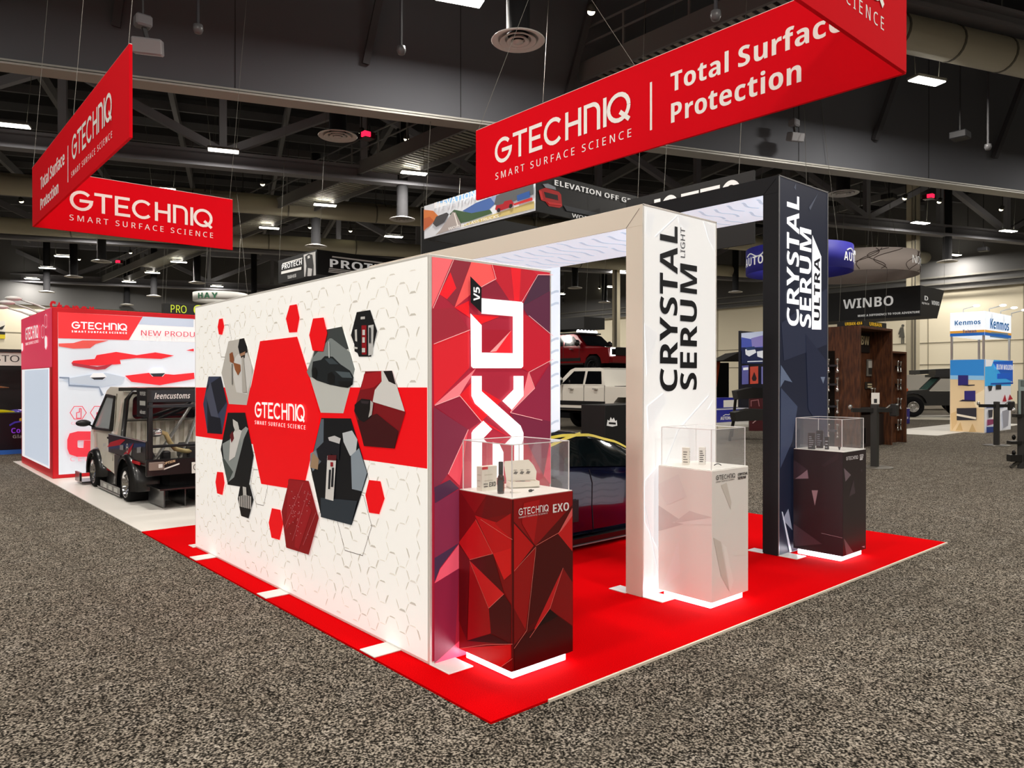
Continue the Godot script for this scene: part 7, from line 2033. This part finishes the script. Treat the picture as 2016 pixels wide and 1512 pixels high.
	for q in [Vector3(c.x + 0.3, h3, zl + 0.3), Vector3(c.x + 0.8, h3, c.z - 0.1), Vector3(c.x + 2.0, h3, c.z - 0.1), Vector3(c.x + 3.2, h3, c.z - 0.1)]:
		part("arm", Shape.new().tube([q, q + Vector3(0, 0.12, 0), q + Vector3(-0.1, 0.2, 0.4)], 0.02, 6), mt("c8c8c6", 0.4), t)
		part("lamp_head", Shape.new(true).ball(q + Vector3(-0.1, 0.2, 0.42), Vector3(0.1, 0.04, 0.1)), mt("f4f4f0", 0.4, 0, 2.0), t, "bright arm lamp head")
	var fl := thing("vinyl_flooring", "pale flooring square under the blue and white display tower", "flooring", c)
	part("sheet", Shape.new().span(at_h(1845, 858, 0.0) * Vector3(1, 0, 1), Vector3(xe + 4, 0.008, zl - 1.5)), mt("d8d4cc", 0.6), fl)

func off_roader() -> void:
	var g := at_h(1797, 824, 0.0)
	var f := -c_right * 0.97 + c_front * 0.25
	f = Vector3(f.x, 0, f.z).normalized()
	var s := f.cross(Vector3.UP)
	var o := g - f * 0.9 - s * 0.0 + Vector3.UP * 0.08
	var t := thing("off_roader", "black open off-road car with roof rack and large tyres behind the wooden stand", "car", o)
	var dk := mt("1b1c1d", 0.3, 0, 0, 0.4)
	var wid := func(_x: float, _y: float) -> float: return 0.78
	o += s * 0.8 * (-1.0 if s.dot(c_front) < 0.0 else 1.0)
	part("body", Shape.new().side(PackedVector2Array([Vector2(-1.9, 0.55), Vector2(-1.9, 1.15), Vector2(0.2, 1.15), Vector2(0.3, 1.22), Vector2(1.55, 1.14), Vector2(1.6, 0.7), Vector2(1.3, 0.75), Vector2(0.6, 0.75), Vector2(0.4, 0.5)]), wid, o, f, s), dk, t)
	for sd: float in [-1.0, 1.0]:
		var fl := Shape.new(true)
		var rows := []
		for i in 9:
			var a := deg_to_rad(lerpf(10, 170, i / 8.0))
			var d := f * cos(a) + Vector3.UP * sin(a)
			rows.append([o + f * 0.92 + Vector3.UP * 0.5 + d * 0.56 + s * sd * 0.98, o + f * 0.92 + Vector3.UP * 0.5 + d * 0.62 + s * sd * 0.7])
		part("wheel_arch", fl.skin(rows), dk, t)
		for x in [0.92, -1.35]:
			wheel(t, o + f * x + Vector3.UP * 0.45 + s * sd * 1.0, s * sd, 0.45, 0.32, 0.23, mt("b8b6b0", 0.25, 0.7), 8)
		part("screen_post", Shape.new().bar(o + f * 0.25 + Vector3.UP * 1.2 + s * sd * 0.7, o + f * -0.25 + Vector3.UP * 1.75 + s * sd * 0.64, 0.07, 0.07), dk, t)
		part("cage_bar", Shape.new().bar(o + f * -0.25 + Vector3.UP * 1.75 + s * sd * 0.64, o + f * -1.8 + Vector3.UP * 1.75 + s * sd * 0.64, 0.07, 0.07).bar(o + f * -1.2 + Vector3.UP * 1.1 + s * sd * 0.7, o + f * -1.2 + Vector3.UP * 1.75 + s * sd * 0.64, 0.07, 0.07), dk, t)
		part("marker_lamp", Shape.new().box(o + f * 1.2 + Vector3.UP * 1.2 + s * sd * 0.74, Vector3(0.2, 0.16, 0.2), 0.03), mt("d8581e", 0.4), t, "orange marker lamp")
	var ws := Shape.new()
	ws.quad(o + f * 0.25 + Vector3.UP * 1.22 - s * 0.66, o + f * -0.22 + Vector3.UP * 1.72 - s * 0.62, o + f * -0.22 + Vector3.UP * 1.72 + s * 0.62, o + f * 0.25 + Vector3.UP * 1.22 + s * 0.66)
	part("windscreen", ws, mt("5a8a80", 0.06, 0.1), t, "greenish windscreen")
	part("roof_rack", Shape.new().bar(o + f * -1.9 + Vector3.UP * 1.84, o + f * 0.0 + Vector3.UP * 1.84, 1.5, 0.12), mt("161617", 0.5), t, "black roof rack")
	part("rack_box", Shape.new().bar(o + f * -1.0 + Vector3.UP * 2.0, o + f * -0.1 + Vector3.UP * 2.0, 1.1, 0.2), mt("1c1c1e", 0.5), t)
	part("engine", Shape.new().box(o + f * 1.75 + Vector3.UP * 0.95, Vector3(0.5, 0.36, 0.5), 0.05), mt("a8925e", 0.4, 0.4), t, "tan engine parts")
	part("bumper", Shape.new().bar(o + f * 1.95 + Vector3.UP * 0.62 - s * 0.8, o + f * 1.95 + Vector3.UP * 0.62 + s * 0.8, 0.2, 0.22), mt("141415", 0.4), t)
	part("winch", Shape.new().box(o + f * 2.05 + Vector3.UP * 0.7, Vector3(0.2, 0.16, 0.2), 0.03), mt("8a2a2e", 0.4), t, "red winch")
	var b := at_h(1785, 828, 0.0)
	var pl := thing("platform", "low pale platform under the black off-road car", "platform", b)
	var c0 := o + Vector3.DOWN * 0.08
	part("deck", Shape.new().bar(c0 - f * 2.6 + Vector3.UP * 0.03, c0 + f * 2.6 + Vector3.UP * 0.03, 3.4, 0.06), mt("d8d2c2", 0.6), pl)
	# blue bin with white print
	b = at_h(1779, 834, 0.0)
	t = thing("bin", "small blue bin with white print at the foot of the wooden wing", "bin", b)
	part("box", Shape.new().box(b + Vector3(0, 0.3, 0), Vector3(0.34, 0.6, 0.34), 0.02), mt("221c8e", 0.45), t)
	part("rim", Shape.new().box(b + Vector3(0, 0.61, 0), Vector3(0.36, 0.03, 0.36), 0.005), mt("e0e0e6", 0.4), t, "white rim")
	var p := pane(b + Vector3(-0.17, 0, 0.17), Vector3.RIGHT)
	strip(t, "bin_print", p, "e8e8ee", 0.04, 0.2, 0.16, 0.28, 0.006)
	# white trailer behind the off-roader
	b = at_d(1820, 750, 44.0); b.y = 0
	t = thing("trailer", "white box trailer with a black awning behind the off-road car", "trailer", b)
	part("box", Shape.new().bar(b + Vector3.UP * 1.3 - c_right * 1.7, b + Vector3.UP * 1.3 + c_right * 2.0, 1.6, 1.5), mt("dedad0", 0.4), t)
	part("awning", Shape.new().bar(b + Vector3.UP * 2.2 - c_right * 0.6, b + Vector3.UP * 2.3 + c_right * 1.2, 1.2, 0.25), mt("2a2a28", 0.6), t, "black awning")
	for x in [-1.0, 1.0]:
		wheel(t, b + c_right * x + Vector3.UP * 0.36 - c_front * 0.85, -c_front * Vector3(1, 0, 1), 0.36, 0.25, 0.2, mt("9a9a98", 0.3, 0.6), 6)
